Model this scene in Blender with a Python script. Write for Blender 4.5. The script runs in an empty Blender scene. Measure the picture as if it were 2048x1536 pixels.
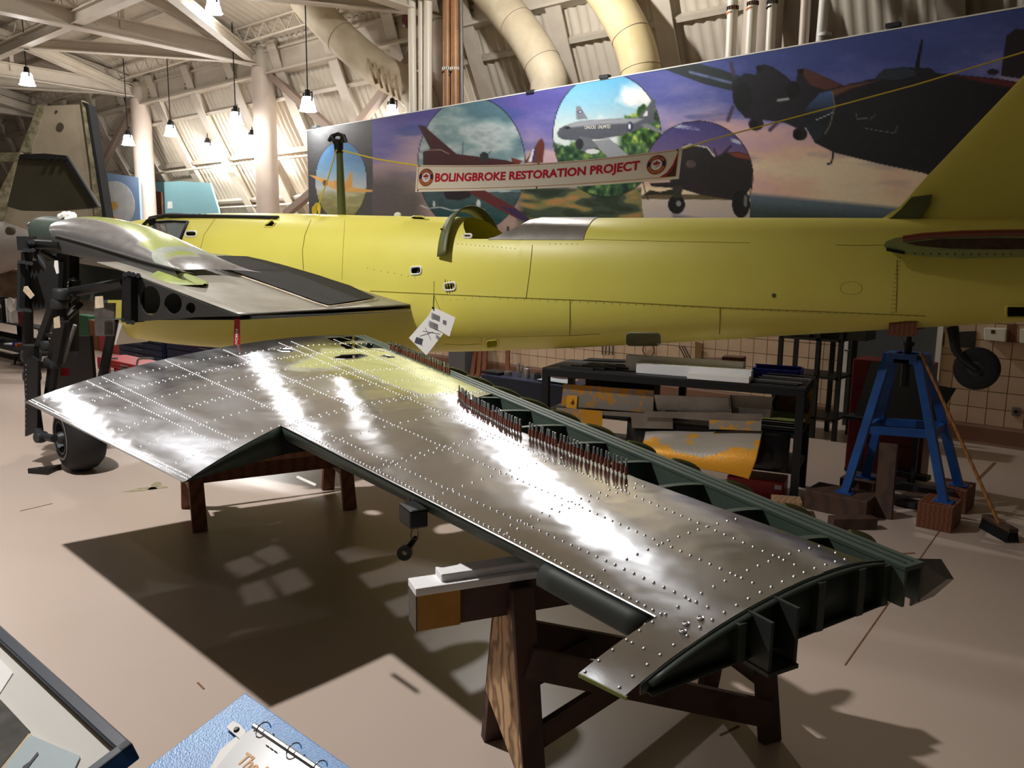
import bpy, bmesh, math, random
import numpy as np
from mathutils import Vector, Matrix
random.seed(7); rng = np.random.default_rng(7)

# ------------------------------------------------------------------ camera
# world: X runs along the mural wall, Y towards it, Z up; the eye is 2.15 m above the floor
FPX, CX, CY, EYE = 1597.0, 1024.0, 768.0, 2.15
_d = np.array([900.0 - CX, 10650.0 - CY, FPX]); _d /= np.linalg.norm(_d)        # down
_w = np.array([-870.0 - CX, 0.0, FPX]); _w[1] = -(_d[0]*_w[0] + _d[2]*_w[2]) / _d[1]
_X = -_w / np.linalg.norm(_w); _Z = -_d; _Y = np.cross(_Z, _X)
RM = np.array([_X, _Y, _Z]); C0 = np.array([0.0, 0.0, EYE])
scene = bpy.context.scene
COL = scene.collection
_right, _down, _fwd = RM @ [1, 0, 0], RM @ [0, 1, 0], RM @ [0, 0, 1]
cam = bpy.data.objects.new('camera', bpy.data.cameras.new('camera')); COL.objects.link(cam)
M4 = Matrix(((_right[0], -_down[0], -_fwd[0], 0), (_right[1], -_down[1], -_fwd[1], 0), (_right[2], -_down[2], -_fwd[2], EYE), (0, 0, 0, 1)))
cam.matrix_world = M4
cam.data.sensor_width = 36.0; cam.data.lens = FPX / 2048.0 * 36.0; cam.data.clip_end = 200
scene.camera = cam

# ------------------------------------------------------------------ world, exposure
world = bpy.data.worlds.new('world'); scene.world = world; world.use_nodes = True
world.node_tree.nodes['Background'].inputs[0].default_value = (1.0, 0.94, 0.86, 1)
world.node_tree.nodes['Background'].inputs[1].default_value = 0.035
vs = scene.view_settings
vs.view_transform = 'Standard'; vs.look = 'None'; vs.exposure = 0.0; vs.gamma = 1.0; vs.use_curve_mapping = False

# lamps over the floor: (x, y, z, watts); each gets a fixture in the lamp builder below
MAIN_LAMPS = [(-6.3, 1.15, 6.8, 2250), (-12.5, 6.0, 7.0, 600), (-15.5, -1.0, 7.0, 700), (-4.5, -8.5, 6.8, 160)]
WIDE_LAMPS = [(-7.8, 8.9, 6.4, 520), (-18.5, 4.0, 7.2, 340)]      # unseen lamps shining all round; the second added to brighten the wing root

# ------------------------------------------------------------------ pixel rays (2048 x 1536 photograph) to places
def ray(px, py): return RM @ np.array([px - CX, py - CY, FPX])
def PZ(px, py, z=0.0): r = ray(px, py); return C0 + (z - EYE) / r[2] * r
def PY(px, py, y): r = ray(px, py); return C0 + r * (y / r[1])
def PX(px, py, x): r = ray(px, py); return C0 + r * (x / r[0])
def PD(px, py, d): return C0 + ray(px, py) / FPX * d
# aircraft frame: s towards the nose from the tail jack, t towards the near side, z up
FO = np.array([-1.5, 7.15, 0.0]); TH = math.radians(13)
FA = np.array([-math.cos(TH), -math.sin(TH), 0]); FN = np.array([math.sin(TH), -math.cos(TH), 0])
def F(s, t, z): return FO + s*FA + t*FN + np.array([0, 0, z])
def PF(px, py, t):
    r = ray(px, py); k = (t - FN @ (C0 - FO)) / (FN @ r); p = C0 + k*r
    return p
def inF(p): q = np.asarray(p) - FO; return np.array([q @ FA, q @ FN, p[2]])
def V(*a): return np.array(a, float)

# ------------------------------------------------------------------ mesh helpers
class MB:
    def __init__(self): self.v = []; self.f = []
    def add(self, vs, fs):
        b = len(self.v); self.v += [tuple(map(float, p)) for p in vs]; self.f += [tuple(b + i for i in f) for f in fs]; return self
    def box(self, c, size, ax=None, ay=None, az=None):
        c = np.asarray(c, float)
        ax = V(1, 0, 0) if ax is None else np.asarray(ax, float) / np.linalg.norm(ax)
        az = V(0, 0, 1) if az is None else np.asarray(az, float) / np.linalg.norm(az)
        ay = np.cross(az, ax) if ay is None else np.asarray(ay, float)
        h = np.asarray(size, float) / 2
        p = [c + i*h[0]*ax + j*h[1]*ay + k*h[2]*az for k in (-1, 1) for j in (-1, 1) for i in (-1, 1)]
        return self.add(p, [(0, 2, 3, 1), (4, 5, 7, 6), (0, 1, 5, 4), (2, 6, 7, 3), (0, 4, 6, 2), (1, 3, 7, 5)])
    def bar(self, p0, p1, w, h, up=(0, 0, 1)):
        p0 = np.asarray(p0, float); p1 = np.asarray(p1, float); a = p1 - p0; L = np.linalg.norm(a); a = a / L
        u = np.asarray(up, float); u = u - a*(u @ a)
        if np.linalg.norm(u) < 1e-4: u = V(1, 0, 0) - a*a[0]
        u /= np.linalg.norm(u); s = np.cross(u, a)
        return self.box((p0 + p1) / 2, (L, w, h), a, s, u)
    def tube(self, pts, r, n=8, cap=True):
        pts = [np.asarray(p, float) for p in pts]; m = len(pts)
        rr = [r]*m if np.isscalar(r) else list(r)
        b = len(self.v); ref = None
        for i, p in enumerate(pts):
            a = pts[min(i+1, m-1)] - pts[max(i-1, 0)]; a = a / (np.linalg.norm(a) + 1e-12)
            if ref is None: ref = V(0, 0, 1) if abs(a[2]) < 0.9 else V(1, 0, 0)
            u = ref - a*(ref @ a); u /= (np.linalg.norm(u) + 1e-12); w = np.cross(a, u); ref = u
            for k in range(n):
                q = 2*math.pi*k/n; self.v.append(tuple(p + rr[i]*(math.cos(q)*u + math.sin(q)*w)))
        for i in range(m-1):
            for k in range(n):
                k2 = (k+1) % n; self.f.append((b+i*n+k, b+i*n+k2, b+(i+1)*n+k2, b+(i+1)*n+k))
        if cap:
            self.f.append(tuple(b+k for k in range(n))[::-1]); self.f.append(tuple(b+(m-1)*n+k for k in range(n)))
        return self
    def lathe(self, prof, o, ax, n=24, cap=False):
        o = np.asarray(o, float); ax = np.asarray(ax, float); ax = ax / np.linalg.norm(ax)
        u = V(0, 0, 1) if abs(ax[2]) < 0.9 else V(1, 0, 0); u = u - ax*(u @ ax); u /= np.linalg.norm(u); w = np.cross(ax, u)
        b = len(self.v); m = len(prof)
        for r, h in prof:
            for k in range(n):
                q = 2*math.pi*k/n; self.v.append(tuple(o + h*ax + r*(math.cos(q)*u + math.sin(q)*w)))
        for i in range(m-1):
            for k in range(n):
                k2 = (k+1) % n; self.f.append((b+i*n+k, b+i*n+k2, b+(i+1)*n+k2, b+(i+1)*n+k))
        if cap:
            self.f.append(tuple(b+k for k in range(n))[::-1]); self.f.append(tuple(b+(m-1)*n+k for k in range(n)))
        return self
    def prism(self, poly, off):
        poly = [np.asarray(p, float) for p in poly]; off = np.asarray(off, float); n = len(poly)
        return self.add(poly + [p + off for p in poly], [tuple(range(n))[::-1], tuple(range(n, 2*n))] + [(i, (i+1) % n, n + (i+1) % n, n + i) for i in range(n)])
    def grid(self, P, flip=False):
        P = np.asarray(P, float); m, n = P.shape[:2]; b = len(self.v)
        self.v += [tuple(p) for p in P.reshape(-1, 3)]
        for i in range(m-1):
            for j in range(n-1):
                q = (b+i*n+j, b+(i+1)*n+j, b+(i+1)*n+j+1, b+i*n+j+1); self.f.append(q[::-1] if flip else q)
        return self
    def ball(self, c, r, n=10, m=6, sc=(1, 1, 1)):
        P = [[np.asarray(c) + V(r*sc[0]*math.sin(math.pi*i/m)*math.cos(2*math.pi*j/n), r*sc[1]*math.sin(math.pi*i/m)*math.sin(2*math.pi*j/n), r*sc[2]*math.cos(math.pi*i/m)) for j in range(n+1)] for i in range(m+1)]
        return self.grid(P)
    def build(self, name, mat, parent=None, smooth=False, loc=None, bevel=0.0, ang=40):
        o3 = V(0, 0, 0)
        if parent is not None: o3 = np.array(ORG.get(parent.name, (0, 0, 0)), float)
        base = np.array(loc, float) if loc is not None else o3
        me = bpy.data.meshes.new(name)
        me.from_pydata([tuple(np.asarray(p) - base) for p in self.v], [], self.f)
        me.materials.append(mat)
        ob = bpy.data.objects.new(name, me); COL.objects.link(ob)
        ob.location = tuple(base - o3) if parent is not None else tuple(base)
        if parent is not None: ob.parent = parent
        ORG[ob.name] = tuple(base)
        if smooth:
            for p in me.polygons: p.use_smooth = True
            if ang < 180:
                bm = bmesh.new(); bm.from_mesh(me)
                lim = math.radians(ang)
                for e in bm.edges:
                    if len(e.link_faces) == 2 and e.calc_face_angle(0) > lim: e.smooth = False
                bm.to_mesh(me); bm.free()
        if bevel > 0:
            m = ob.modifiers.new('bevel', 'BEVEL'); m.width = bevel; m.segments = 2; m.limit_method = 'ANGLE'
        return ob
ORG = {}
def thing(name, label, cat, loc, group=None):
    o = bpy.data.objects.new(name, None); COL.objects.link(o); o.location = tuple(loc); o.empty_display_size = 0.1
    ORG[o.name] = tuple(loc); o['label'] = label; o['category'] = cat
    if group: o['group'] = group
    return o
def tag(o, label, cat, group=None):
    o['label'] = label; o['category'] = cat
    if group: o['group'] = group
    return o
def struct(o): o['kind'] = 'structure'; return o
def stuff(o): o['kind'] = 'stuff'; return o
def dup(root, loc, label=None, group=None):
    r = root.copy(); COL.objects.link(r); r.location = tuple(loc)
    if label: r['label'] = label
    if group: r['group'] = group
    for ch in root.children:
        c = ch.copy(); COL.objects.link(c); c.parent = r
        for g in ch.children:
            d = g.copy(); COL.objects.link(d); d.parent = c
    return r
def base_of(pts):
    P = np.array(pts); return V((P[:, 0].min()+P[:, 0].max())/2, (P[:, 1].min()+P[:, 1].max())/2, P[:, 2].min())

# ------------------------------------------------------------------ materials
def lin(c): return tuple(((x/255)/12.92 if x/255 <= 0.04045 else (((x/255)+0.055)/1.055)**2.4) for x in c)
def mat(name, c, rough=0.5, metal=0.0, c2=None, scale=6.0, amt=0.5, bump=0.0, bscale=40.0, stretch=None, emit=None, es=0.0, rvar=0.0, spec=0.5, coat=0.0, alpha=None, trans=0.0):
    m = bpy.data.materials.new(name); m.use_nodes = True; nt = m.node_tree; b = nt.nodes['Principled BSDF']
    L = nt.links.new
    b.inputs['Roughness'].default_value = rough; b.inputs['Metallic'].default_value = metal
    b.inputs['Specular IOR Level'].default_value = spec; b.inputs['Coat Weight'].default_value = coat
    if trans: b.inputs['Transmission Weight'].default_value = trans
    if alpha is not None: b.inputs['Alpha'].default_value = alpha
    cl = lin(c) + (1,); b.inputs['Base Color'].default_value = cl
    if c2 is not None or bump or rvar:
        tc = nt.nodes.new('ShaderNodeTexCoord'); mp = nt.nodes.new('ShaderNodeMapping'); L(tc.outputs['Object'], mp.inputs[0])
        if stretch: mp.inputs['Scale'].default_value = stretch
    if c2 is not None:
        n = nt.nodes.new('ShaderNodeTexNoise'); n.inputs['Scale'].default_value = scale; n.inputs['Detail'].default_value = 6; n.inputs['Roughness'].default_value = 0.6
        L(mp.outputs[0], n.inputs['Vector'])
        r = nt.nodes.new('ShaderNodeValToRGB'); r.color_ramp.elements[0].position = 0.5 - amt*0.3; r.color_ramp.elements[1].position = 0.5 + amt*0.3
        r.color_ramp.elements[0].color = cl; r.color_ramp.elements[1].color = lin(c2) + (1,)
        L(n.outputs['Fac'], r.inputs[0]); L(r.outputs[0], b.inputs['Base Color'])
    if rvar:
        n3 = nt.nodes.new('ShaderNodeTexNoise'); n3.inputs['Scale'].default_value = scale*1.7; n3.inputs['Detail'].default_value = 5; L(mp.outputs[0], n3.inputs['Vector'])
        ma = nt.nodes.new('ShaderNodeMath'); ma.operation = 'MULTIPLY_ADD'; ma.inputs[1].default_value = rvar; ma.inputs[2].default_value = rough - rvar/2
        L(n3.outputs['Fac'], ma.inputs[0]); L(ma.outputs[0], b.inputs['Roughness'])
    if bump:
        n2 = nt.nodes.new('ShaderNodeTexNoise'); n2.inputs['Scale'].default_value = bscale; n2.inputs['Detail'].default_value = 4; L(mp.outputs[0], n2.inputs['Vector'])
        bp = nt.nodes.new('ShaderNodeBump'); bp.inputs['Strength'].default_value = bump; bp.inputs['Distance'].default_value = 0.02
        L(n2.outputs['Fac'], bp.inputs['Height']); L(bp.outputs[0], b.inputs['Normal'])
    if emit: b.inputs['Emission Color'].default_value = lin(emit) + (1,); b.inputs['Emission Strength'].default_value = es
    return m
def woodmat(name, c, c2, scale=3.0, dist=6.0, rough=0.6, stretch=(1, 1, 1), bands='BANDS'):
    m = mat(name, c, rough); nt = m.node_tree; b = nt.nodes['Principled BSDF']; L = nt.links.new
    tc = nt.nodes.new('ShaderNodeTexCoord'); mp = nt.nodes.new('ShaderNodeMapping'); mp.inputs['Scale'].default_value = stretch
    w = nt.nodes.new('ShaderNodeTexWave'); w.wave_type = bands; w.inputs['Scale'].default_value = scale; w.inputs['Distortion'].default_value = dist; w.inputs['Detail'].default_value = 3; w.inputs['Detail Scale'].default_value = 1.2
    r = nt.nodes.new('ShaderNodeValToRGB'); r.color_ramp.elements[0].color = lin(c) + (1,); r.color_ramp.elements[1].color = lin(c2) + (1,)
    r.color_ramp.elements[0].position = 0.35
    L(tc.outputs['Object'], mp.inputs[0]); L(mp.outputs[0], w.inputs['Vector']); L(w.outputs['Fac'], r.inputs[0]); L(r.outputs[0], b.inputs['Base Color'])
    return m
def attrmat(name, rough=0.6, metal=0.0, bump=0.0):
    m = mat(name, (128, 128, 128), rough, metal, bump=bump); nt = m.node_tree; b = nt.nodes['Principled BSDF']
    a = nt.nodes.new('ShaderNodeAttribute'); a.attribute_name = 'paint'; nt.links.new(a.outputs['Color'], b.inputs['Base Color'])
    return m
def set_paint(ob, rgb):                       # rgb: (nverts,3) in 0..255 sRGB
    c = np.clip(np.asarray(rgb, float)/255, 0, 1); c = np.where(c <= 0.04045, c/12.92, ((c+0.055)/1.055)**2.4)
    at = ob.data.color_attributes.new('paint', 'FLOAT_COLOR', 'POINT')
    buf = np.ones((len(c), 4), np.float32); buf[:, :3] = c; at.data.foreach_set('color', buf.ravel())

m_yellow = mat('yellow_paint', (232, 224, 106), 0.4, c2=(225, 215, 96), scale=1.3, amt=0.9, rvar=0.12, bump=0.02, bscale=3)
m_olive = mat('olive_primer', (142, 150, 84), 0.5, c2=(120, 132, 70), scale=5)
m_oliveD = mat('olive_drab_paint', (92, 98, 52), 0.5, c2=(80, 84, 44), scale=5)
m_green = mat('dark_green_primer', (54, 64, 56), 0.5, c2=(46, 56, 49), scale=7, amt=0.8)
m_greenL = mat('grey_green_primer', (76, 90, 81), 0.45, c2=(66, 79, 71), scale=7, amt=0.8)
m_greenD = mat('very_dark_green', (38, 44, 40), 0.6)
m_black = mat('black_metal', (17, 18, 19), 0.5, 0.1)
m_blackM = mat('matt_black', (13, 13, 14), 0.85)
m_rubber = mat('rubber_tyre', (22, 22, 23), 0.75, bump=0.1, bscale=60)
m_dgrey = mat('dark_grey_metal', (48, 50, 52), 0.48, 0.3)
m_grey = mat('grey_metal_paint', (120, 120, 118), 0.45, 0.2, c2=(98, 97, 94), scale=4)
m_gun = mat('dull_metal_skin', (142, 138, 132), 0.42, 0.6, c2=(118, 114, 108), scale=3, rvar=0.2)
m_steel = mat('bare_steel', (190, 190, 192), 0.28, 0.95)
m_chrome = mat('chrome', (220, 220, 222), 0.1, 1.0)
m_foam = mat('white_foam', (246, 246, 246), 0.8, bump=0.3, bscale=160)
m_white = mat('white_paint', (232, 230, 224), 0.5)
m_paper = mat('paper', (236, 235, 232), 0.7)
m_ink = mat('print_ink', (70, 72, 80), 0.7)
m_tagm = mat('manila_tag', (214, 200, 176), 0.7, c2=(190, 170, 140), scale=12)
m_red = mat('red_paint', (168, 24, 30), 0.4)
m_redD = mat('dark_red_paint', (110, 22, 24), 0.4, c2=(92, 18, 20), scale=5)
m_blue = mat('blue_steel_paint', (20, 84, 160), 0.42, c2=(16, 70, 140), scale=6)
m_navy = mat('navy_paint', (18, 34, 66), 0.5)
m_brown = mat('brown_print_and_shade', (74, 44, 18), 0.7, c2=(46, 28, 12), scale=20)  # painted shade of the stub end; also banner corner and sticker print
m_wood = woodmat('aged_timber', (112, 78, 58), (84, 56, 40), 6, 5, 0.65, (1, 1, 4))
m_woodD = woodmat('dark_timber', (82, 58, 45), (66, 47, 37), 2.2, 4, 0.7, (1, 1, 3))
m_woodL = woodmat('pale_timber', (170, 138, 104), (140, 106, 76), 7, 5, 0.65, (1, 1, 4))
m_woodR = woodmat('red_brown_timber', (120, 70, 44), (96, 52, 32), 9, 3, 0.6, (1, 1, 5))
m_ply = woodmat('plywood_face', (196, 160, 118), (122, 86, 56), 1.6, 16, 0.6, (2.4, 2.4, 1.6))
m_beige = mat('beige_steel', (206, 196, 180), 0.5, c2=(196, 186, 170), scale=2)
m_beigeD = mat('taupe_steel', (150, 130, 116), 0.55)
m_col = mat('column_paint', (208, 192, 178), 0.45, c2=(198, 182, 168), scale=1.5)
m_sheet = mat('cream_corrugated_sheet', (214, 205, 188), 0.55, c2=(202, 192, 174), scale=1.2)
m_duct = mat('duct_wrap', (198, 186, 160), 0.6, c2=(180, 166, 140), scale=2.5, bump=0.2, bscale=6)
m_ductY = mat('duct_wrap_yellowed', (196, 174, 122), 0.6, c2=(206, 190, 150), scale=1.5, bump=0.15, bscale=6)
m_pipeW = mat('white_pipe', (226, 218, 202), 0.4)
m_pipeO = mat('tan_pipe', (164, 118, 74), 0.45, c2=(140, 98, 60), scale=4)
m_tile = mat('glazed_tile', (206, 182, 158), 0.28, c2=(196, 170, 146), scale=3)
m_grout = mat('tile_grout', (120, 84, 58), 0.8)
m_base = mat('brown_baseboard', (118, 84, 66), 0.5)
m_door = mat('grey_door_paint', (84, 88, 92), 0.5)
m_teal = mat('teal_board', (128, 176, 184), 0.6)
m_tealD = mat('deep_teal_board', (52, 112, 128), 0.6)
m_skyb = mat('pale_blue_board', (140, 168, 206), 0.6)
m_rope = mat('yellow_rope', (222, 196, 60), 0.7)
m_cream = mat('cream_banner_vinyl', (236, 226, 208), 0.28)
m_bred = mat('banner_red', (196, 22, 48), 0.3)
m_bnavy = mat('banner_navy', (34, 34, 84), 0.35)
m_borg = mat('banner_orange', (206, 120, 60), 0.35)
m_mat = mat('black_walkway_mat', (30, 29, 31), 0.9, bump=0.4, bscale=120)
m_glassd = mat('dusty_clear_plastic', (190, 200, 205), 0.12, trans=0.9)
m_bulb = mat('lamp_diffuser', (255, 255, 255), 0.4, emit=(248, 250, 255), es=14.0)
m_reflector = mat('lamp_reflector', (235, 238, 242), 0.25, emit=(244, 248, 255), es=1.6)
m_copper = mat('cleco_copper', (128, 78, 62), 0.42, 0.4)
m_brush = mat('black_bristle', (24, 22, 22), 0.9)
m_handle = woodmat('broom_handle_wood', (176, 122, 66), (150, 98, 50), 8, 3, 0.45)
m_oldY = mat('worn_yellow_paint', (212, 152, 40), 0.45, 0.1, c2=(150, 142, 132), scale=5, amt=0.12, bump=0.1, bscale=8)
m_oldG = mat('worn_bare_panel', (150, 142, 132), 0.38, 0.5, c2=(206, 146, 44), scale=6, amt=0.14, bump=0.1, bscale=8)
for _m in (m_oldG,):
    for _n in _m.node_tree.nodes:
        if _n.type == 'VALTORGB':
            _n.color_ramp.elements[1].position = 0.56; _n.color_ramp.elements[0].position = 0.48
m_bare = mat('bare_panel', (158, 150, 140), 0.34, 0.7, c2=(134, 126, 116), scale=3, rvar=0.2)
m_bluetray = mat('blue_plastic', (24, 40, 168), 0.35)
m_frame = mat('dark_slate_frame', (48, 56, 70), 0.4)
m_board = mat('blue_leatherette_board', (70, 142, 204), 0.3, c2=(58, 124, 192), scale=5, bump=0.15, bscale=220)
m_sleeve = mat('page_sleeve', (222, 224, 226), 0.18, coat=0.6)
m_orange = mat('orange_print', (214, 148, 42), 0.5)

# floor: worn glossy epoxy
m_floor = mat('epoxy_floor', (190, 173, 161), 0.34, c2=(182, 164, 151), scale=0.5, amt=1.0, rvar=0.05)
for _n in m_floor.node_tree.nodes:
    if _n.type == 'TEX_NOISE': _n.inputs['Detail'].default_value = 1.5
# aluminium of the loose wing: polished, streaked, dented; primer where the paint attribute says so
def wing_metal():
    m = mat('polished_aluminium', (205, 204, 202), 0.25, 1.0); nt = m.node_tree; b = nt.nodes['Principled BSDF']; L = nt.links.new; N = nt.nodes.new
    tc = N('ShaderNodeTexCoord')
    mp = N('ShaderNodeMapping'); mp.inputs['Rotation'].default_value = (0, 0, math.radians(-70)); mp.inputs['Scale'].default_value = (1, 5, 1); L(tc.outputs['Object'], mp.inputs[0])
    n1 = N('ShaderNodeTexNoise'); n1.inputs['Scale'].default_value = 1.1; n1.inputs['Detail'].default_value = 7; n1.inputs['Roughness'].default_value = 0.55; L(mp.outputs[0], n1.inputs['Vector'])
    r = N('ShaderNodeMapRange'); r.inputs['From Min'].default_value = 0.3; r.inputs['From Max'].default_value = 0.72; r.inputs['To Min'].default_value = 0.13; r.inputs['To Max'].default_value = 0.27; L(n1.outputs['Fac'], r.inputs[0])
    n2 = N('ShaderNodeTexNoise'); n2.inputs['Scale'].default_value = 2.2; n2.inputs['Detail'].default_value = 3; L(tc.outputs['Object'], n2.inputs['Vector'])
    bp = N('ShaderNodeBump'); bp.inputs['Strength'].default_value = 0.22; bp.inputs['Distance'].default_value = 0.06; L(n2.outputs['Fac'], bp.inputs['Height'])
    n4 = N('ShaderNodeTexNoise'); n4.inputs['Scale'].default_value = 60; n4.inputs['Detail'].default_value = 4; L(mp.outputs[0], n4.inputs['Vector'])
    bp2 = N('ShaderNodeBump'); bp2.inputs['Strength'].default_value = 0.015; bp2.inputs['Distance'].default_value = 0.01; L(n4.outputs['Fac'], bp2.inputs['Height']); L(bp.outputs[0], bp2.inputs['Normal'])
    L(bp2.outputs[0], b.inputs['Normal'])
    tg = N('ShaderNodeCombineXYZ'); tg.inputs[0].default_value = 0.938; tg.inputs[1].default_value = -0.347; L(tg.outputs[0], b.inputs['Tangent']); b.inputs['Anisotropic'].default_value = 0.72
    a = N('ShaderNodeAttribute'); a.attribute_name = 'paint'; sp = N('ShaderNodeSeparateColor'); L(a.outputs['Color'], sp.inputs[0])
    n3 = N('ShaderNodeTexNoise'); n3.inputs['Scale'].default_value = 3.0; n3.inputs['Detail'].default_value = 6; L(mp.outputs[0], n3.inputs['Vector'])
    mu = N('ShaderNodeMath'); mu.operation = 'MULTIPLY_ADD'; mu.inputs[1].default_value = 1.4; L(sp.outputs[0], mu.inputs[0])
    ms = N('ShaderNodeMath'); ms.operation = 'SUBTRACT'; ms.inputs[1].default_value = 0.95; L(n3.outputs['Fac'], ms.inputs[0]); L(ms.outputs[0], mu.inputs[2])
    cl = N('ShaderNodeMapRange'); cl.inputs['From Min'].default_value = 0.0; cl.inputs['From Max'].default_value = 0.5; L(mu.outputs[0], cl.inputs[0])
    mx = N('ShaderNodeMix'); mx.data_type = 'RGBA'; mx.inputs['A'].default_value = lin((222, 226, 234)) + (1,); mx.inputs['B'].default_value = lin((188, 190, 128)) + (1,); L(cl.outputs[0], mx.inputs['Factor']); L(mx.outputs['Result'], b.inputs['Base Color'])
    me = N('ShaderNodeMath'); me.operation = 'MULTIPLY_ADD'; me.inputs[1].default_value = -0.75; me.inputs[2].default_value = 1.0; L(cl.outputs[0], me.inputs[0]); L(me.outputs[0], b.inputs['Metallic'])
    ro = N('ShaderNodeMath'); ro.operation = 'MULTIPLY_ADD'; ro.inputs[1].default_value = 0.14; L(cl.outputs[0], ro.inputs[0]); L(r.outputs[0], ro.inputs[2]); L(ro.outputs[0], b.inputs['Roughness'])
    return m
m_wing = wing_metal()
def cowl_metal():
    m = mat('cowling_aluminium', (200, 200, 202), 0.3, 0.9, rvar=0.2, bump=0.08, bscale=6); nt = m.node_tree; b = nt.nodes['Principled BSDF']; L = nt.links.new; N = nt.nodes.new
    a = N('ShaderNodeAttribute'); a.attribute_name = 'paint'; sp = N('ShaderNodeSeparateColor'); L(a.outputs['Color'], sp.inputs[0])
    mx = N('ShaderNodeMix'); mx.data_type = 'RGBA'; mx.inputs['A'].default_value = lin((200, 200, 202)) + (1,); mx.inputs['B'].default_value = lin((140, 148, 78)) + (1,)
    L(sp.outputs[0], mx.inputs['Factor']); L(mx.outputs['Result'], b.inputs['Base Color'])
    me = N('ShaderNodeMath'); me.operation = 'MULTIPLY_ADD'; me.inputs[1].default_value = -0.8; me.inputs[2].default_value = 0.9; L(sp.outputs[0], me.inputs[0]); L(me.outputs[0], b.inputs['Metallic'])
    return m
m_cowl = cowl_metal()

# text as mesh outline: returns (verts2d, faces)
def text_mesh(s, size=1.0, bold=0.0, align='LEFT', shear=0.0):
    cu = bpy.data.curves.new('txt', 'FONT'); cu.body = s; cu.size = size; cu.align_x = align; cu.offset = bold; cu.shear = shear; cu.resolution_u = 3
    ob = bpy.data.objects.new('txt', cu); COL.objects.link(ob)
    dg = bpy.context.evaluated_depsgraph_get(); me = ob.evaluated_get(dg).to_mesh()
    v = np.array([list(x.co) for x in me.vertices]).reshape(-1, 3); f = [tuple(p.vertices) for p in me.polygons]
    ob.evaluated_get(dg).to_mesh_clear(); bpy.data.objects.remove(ob); bpy.data.curves.remove(cu)
    return v, f

# ================================================================== the hangar
YW = 10.66                                          # tiled wall and mural plane
b = MB(); b.grid([[V(x, y, 0) for y in np.linspace(-14, 16, 31)] for x in np.linspace(-46, 12, 59)], flip=True)
floor = struct(b.build('floor', m_floor))
# floor joints and scuffs, thin raised lines of grime
b = MB()
for p0, p1, w in [((1690, 1330), (1880, 1060), 0.008), ((1790, 1108), (1830, 1106), 0.02), ((1955, 960), (1990, 925), 0.03), ((40, 1022), (105, 1007), 0.012), ((1440, 1470), (1478, 1452), 0.012), ((1455, 1322), (1470, 1310), 0.012), ((395, 1365), (408, 1378), 0.01)]:
    P, Q = PZ(*p0, 0.0015), PZ(*p1, 0.0015); b.bar(P, Q, w, 0.002)
o = b.build('floor_scuff', m_grout, floor); stuff(o)
b = MB()
for (x, y, rx, ry) in [(290, 978, 42, 3), (313, 968, 10, 4), (305, 977, 9, 3), (420, 935, 6, 3)]:
    ce = PZ(x, y, 0.001); e = [PZ(x + rx*math.cos(q)*(1 + 0.25*math.sin(3*q)), y + ry*math.sin(q) - (x and 0.12*rx*math.cos(q)), 0.0015) for q in np.linspace(0, 2*math.pi, 14, endpoint=False)]
    b.prism(e, (0, 0, 0.0008))
stuff(b.build('floor_stain', mat('floor_stain_paint', (134, 128, 98), 0.6, c2=(170, 158, 130), scale=14), floor))

# back wall: tiled below, mural above
XL, XR = -15.0, 1.5
b = MB(); b.box(V((XL+XR)/2, YW+0.12, 2.36), (XR-XL, 0.2, 4.72)); wall_back = struct(b.build('wall_back', m_grout))
tw, thh, gap = 0.1935, 0.2, 0.008
tb = MB(); tb.box(V(0, 0, 0), (tw-gap, 0.012, thh-gap)); tile_me = None
x0 = PY(1900.0, 800, YW)[0]; z0 = 0.235
stuffb = MB()
for i in range(-62, 14):
    xc = x0 + (i+0.5)*tw
    if xc < XL+0.1 or xc > XR-0.1: continue
    for k in range(0, 11):
        zc = z0 + (k+0.5)*thh
        if PY(1684, 800, YW)[0] < xc < PY(1868, 800, YW)[0] and k < 10: continue        # door
        if xc > -2.75 or (xc > -6.6 and zc < 1.5 and zc > 0.9):
            if tile_me is None:
                t = tb.build('tile', m_tile, wall_back); tile_me = t
            else:
                t = tile_me.copy(); COL.objects.link(t)
            t.parent = wall_back; t.location = (xc, YW + 0.016, zc)
        else: stuffb.box(V(xc, YW+0.016, zc), (tw-gap, 0.012, thh-gap))
if stuffb.v: stuff(stuffb.build('tile_field', m_tile, wall_back))
b = MB(); b.prism([V(XL, YW-0.025, 0), V(XL, YW+0.02, 0), V(XL, YW+0.02, 0.235), V(XL, YW+0.005, 0.235), V(XL, YW-0.012, 0.2), V(XL, YW-0.012, 0.03)], (XR-XL, 0, 0))
struct(b.build('baseboard_back', m_base))
# grey door in the tiled wall
dx0, dx1 = PY(1690, 800, YW)[0], PY(1862, 800, YW)[0]
b = MB(); b.box(V((dx0+dx1)/2, YW+0.005, 1.05), (dx1-dx0, 0.045, 2.1)); door = struct(b.build('door_1', m_door))
b = MB()
for xx in (dx0-0.035, dx1+0.035): b.box(V(xx, YW-0.0, 1.07), (0.06, 0.07, 2.14))
b.box(V((dx0+dx1)/2, YW, 2.14), (dx1-dx0+0.13, 0.07, 0.07)); b.build('door_frame', m_white, door)
hp = PY(1692, 700, YW-0.04); b = MB(); b.tube([hp, hp+V(0, -0.05, 0), hp+V(0.12, -0.05, 0)], 0.011); b.lathe([(0.03, 0), (0.03, 0.02), (0.0, 0.02)], hp+V(0, 0.03, 0), (0, -1, 0), 12); b.build('door_handle', m_chrome, door)

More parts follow.
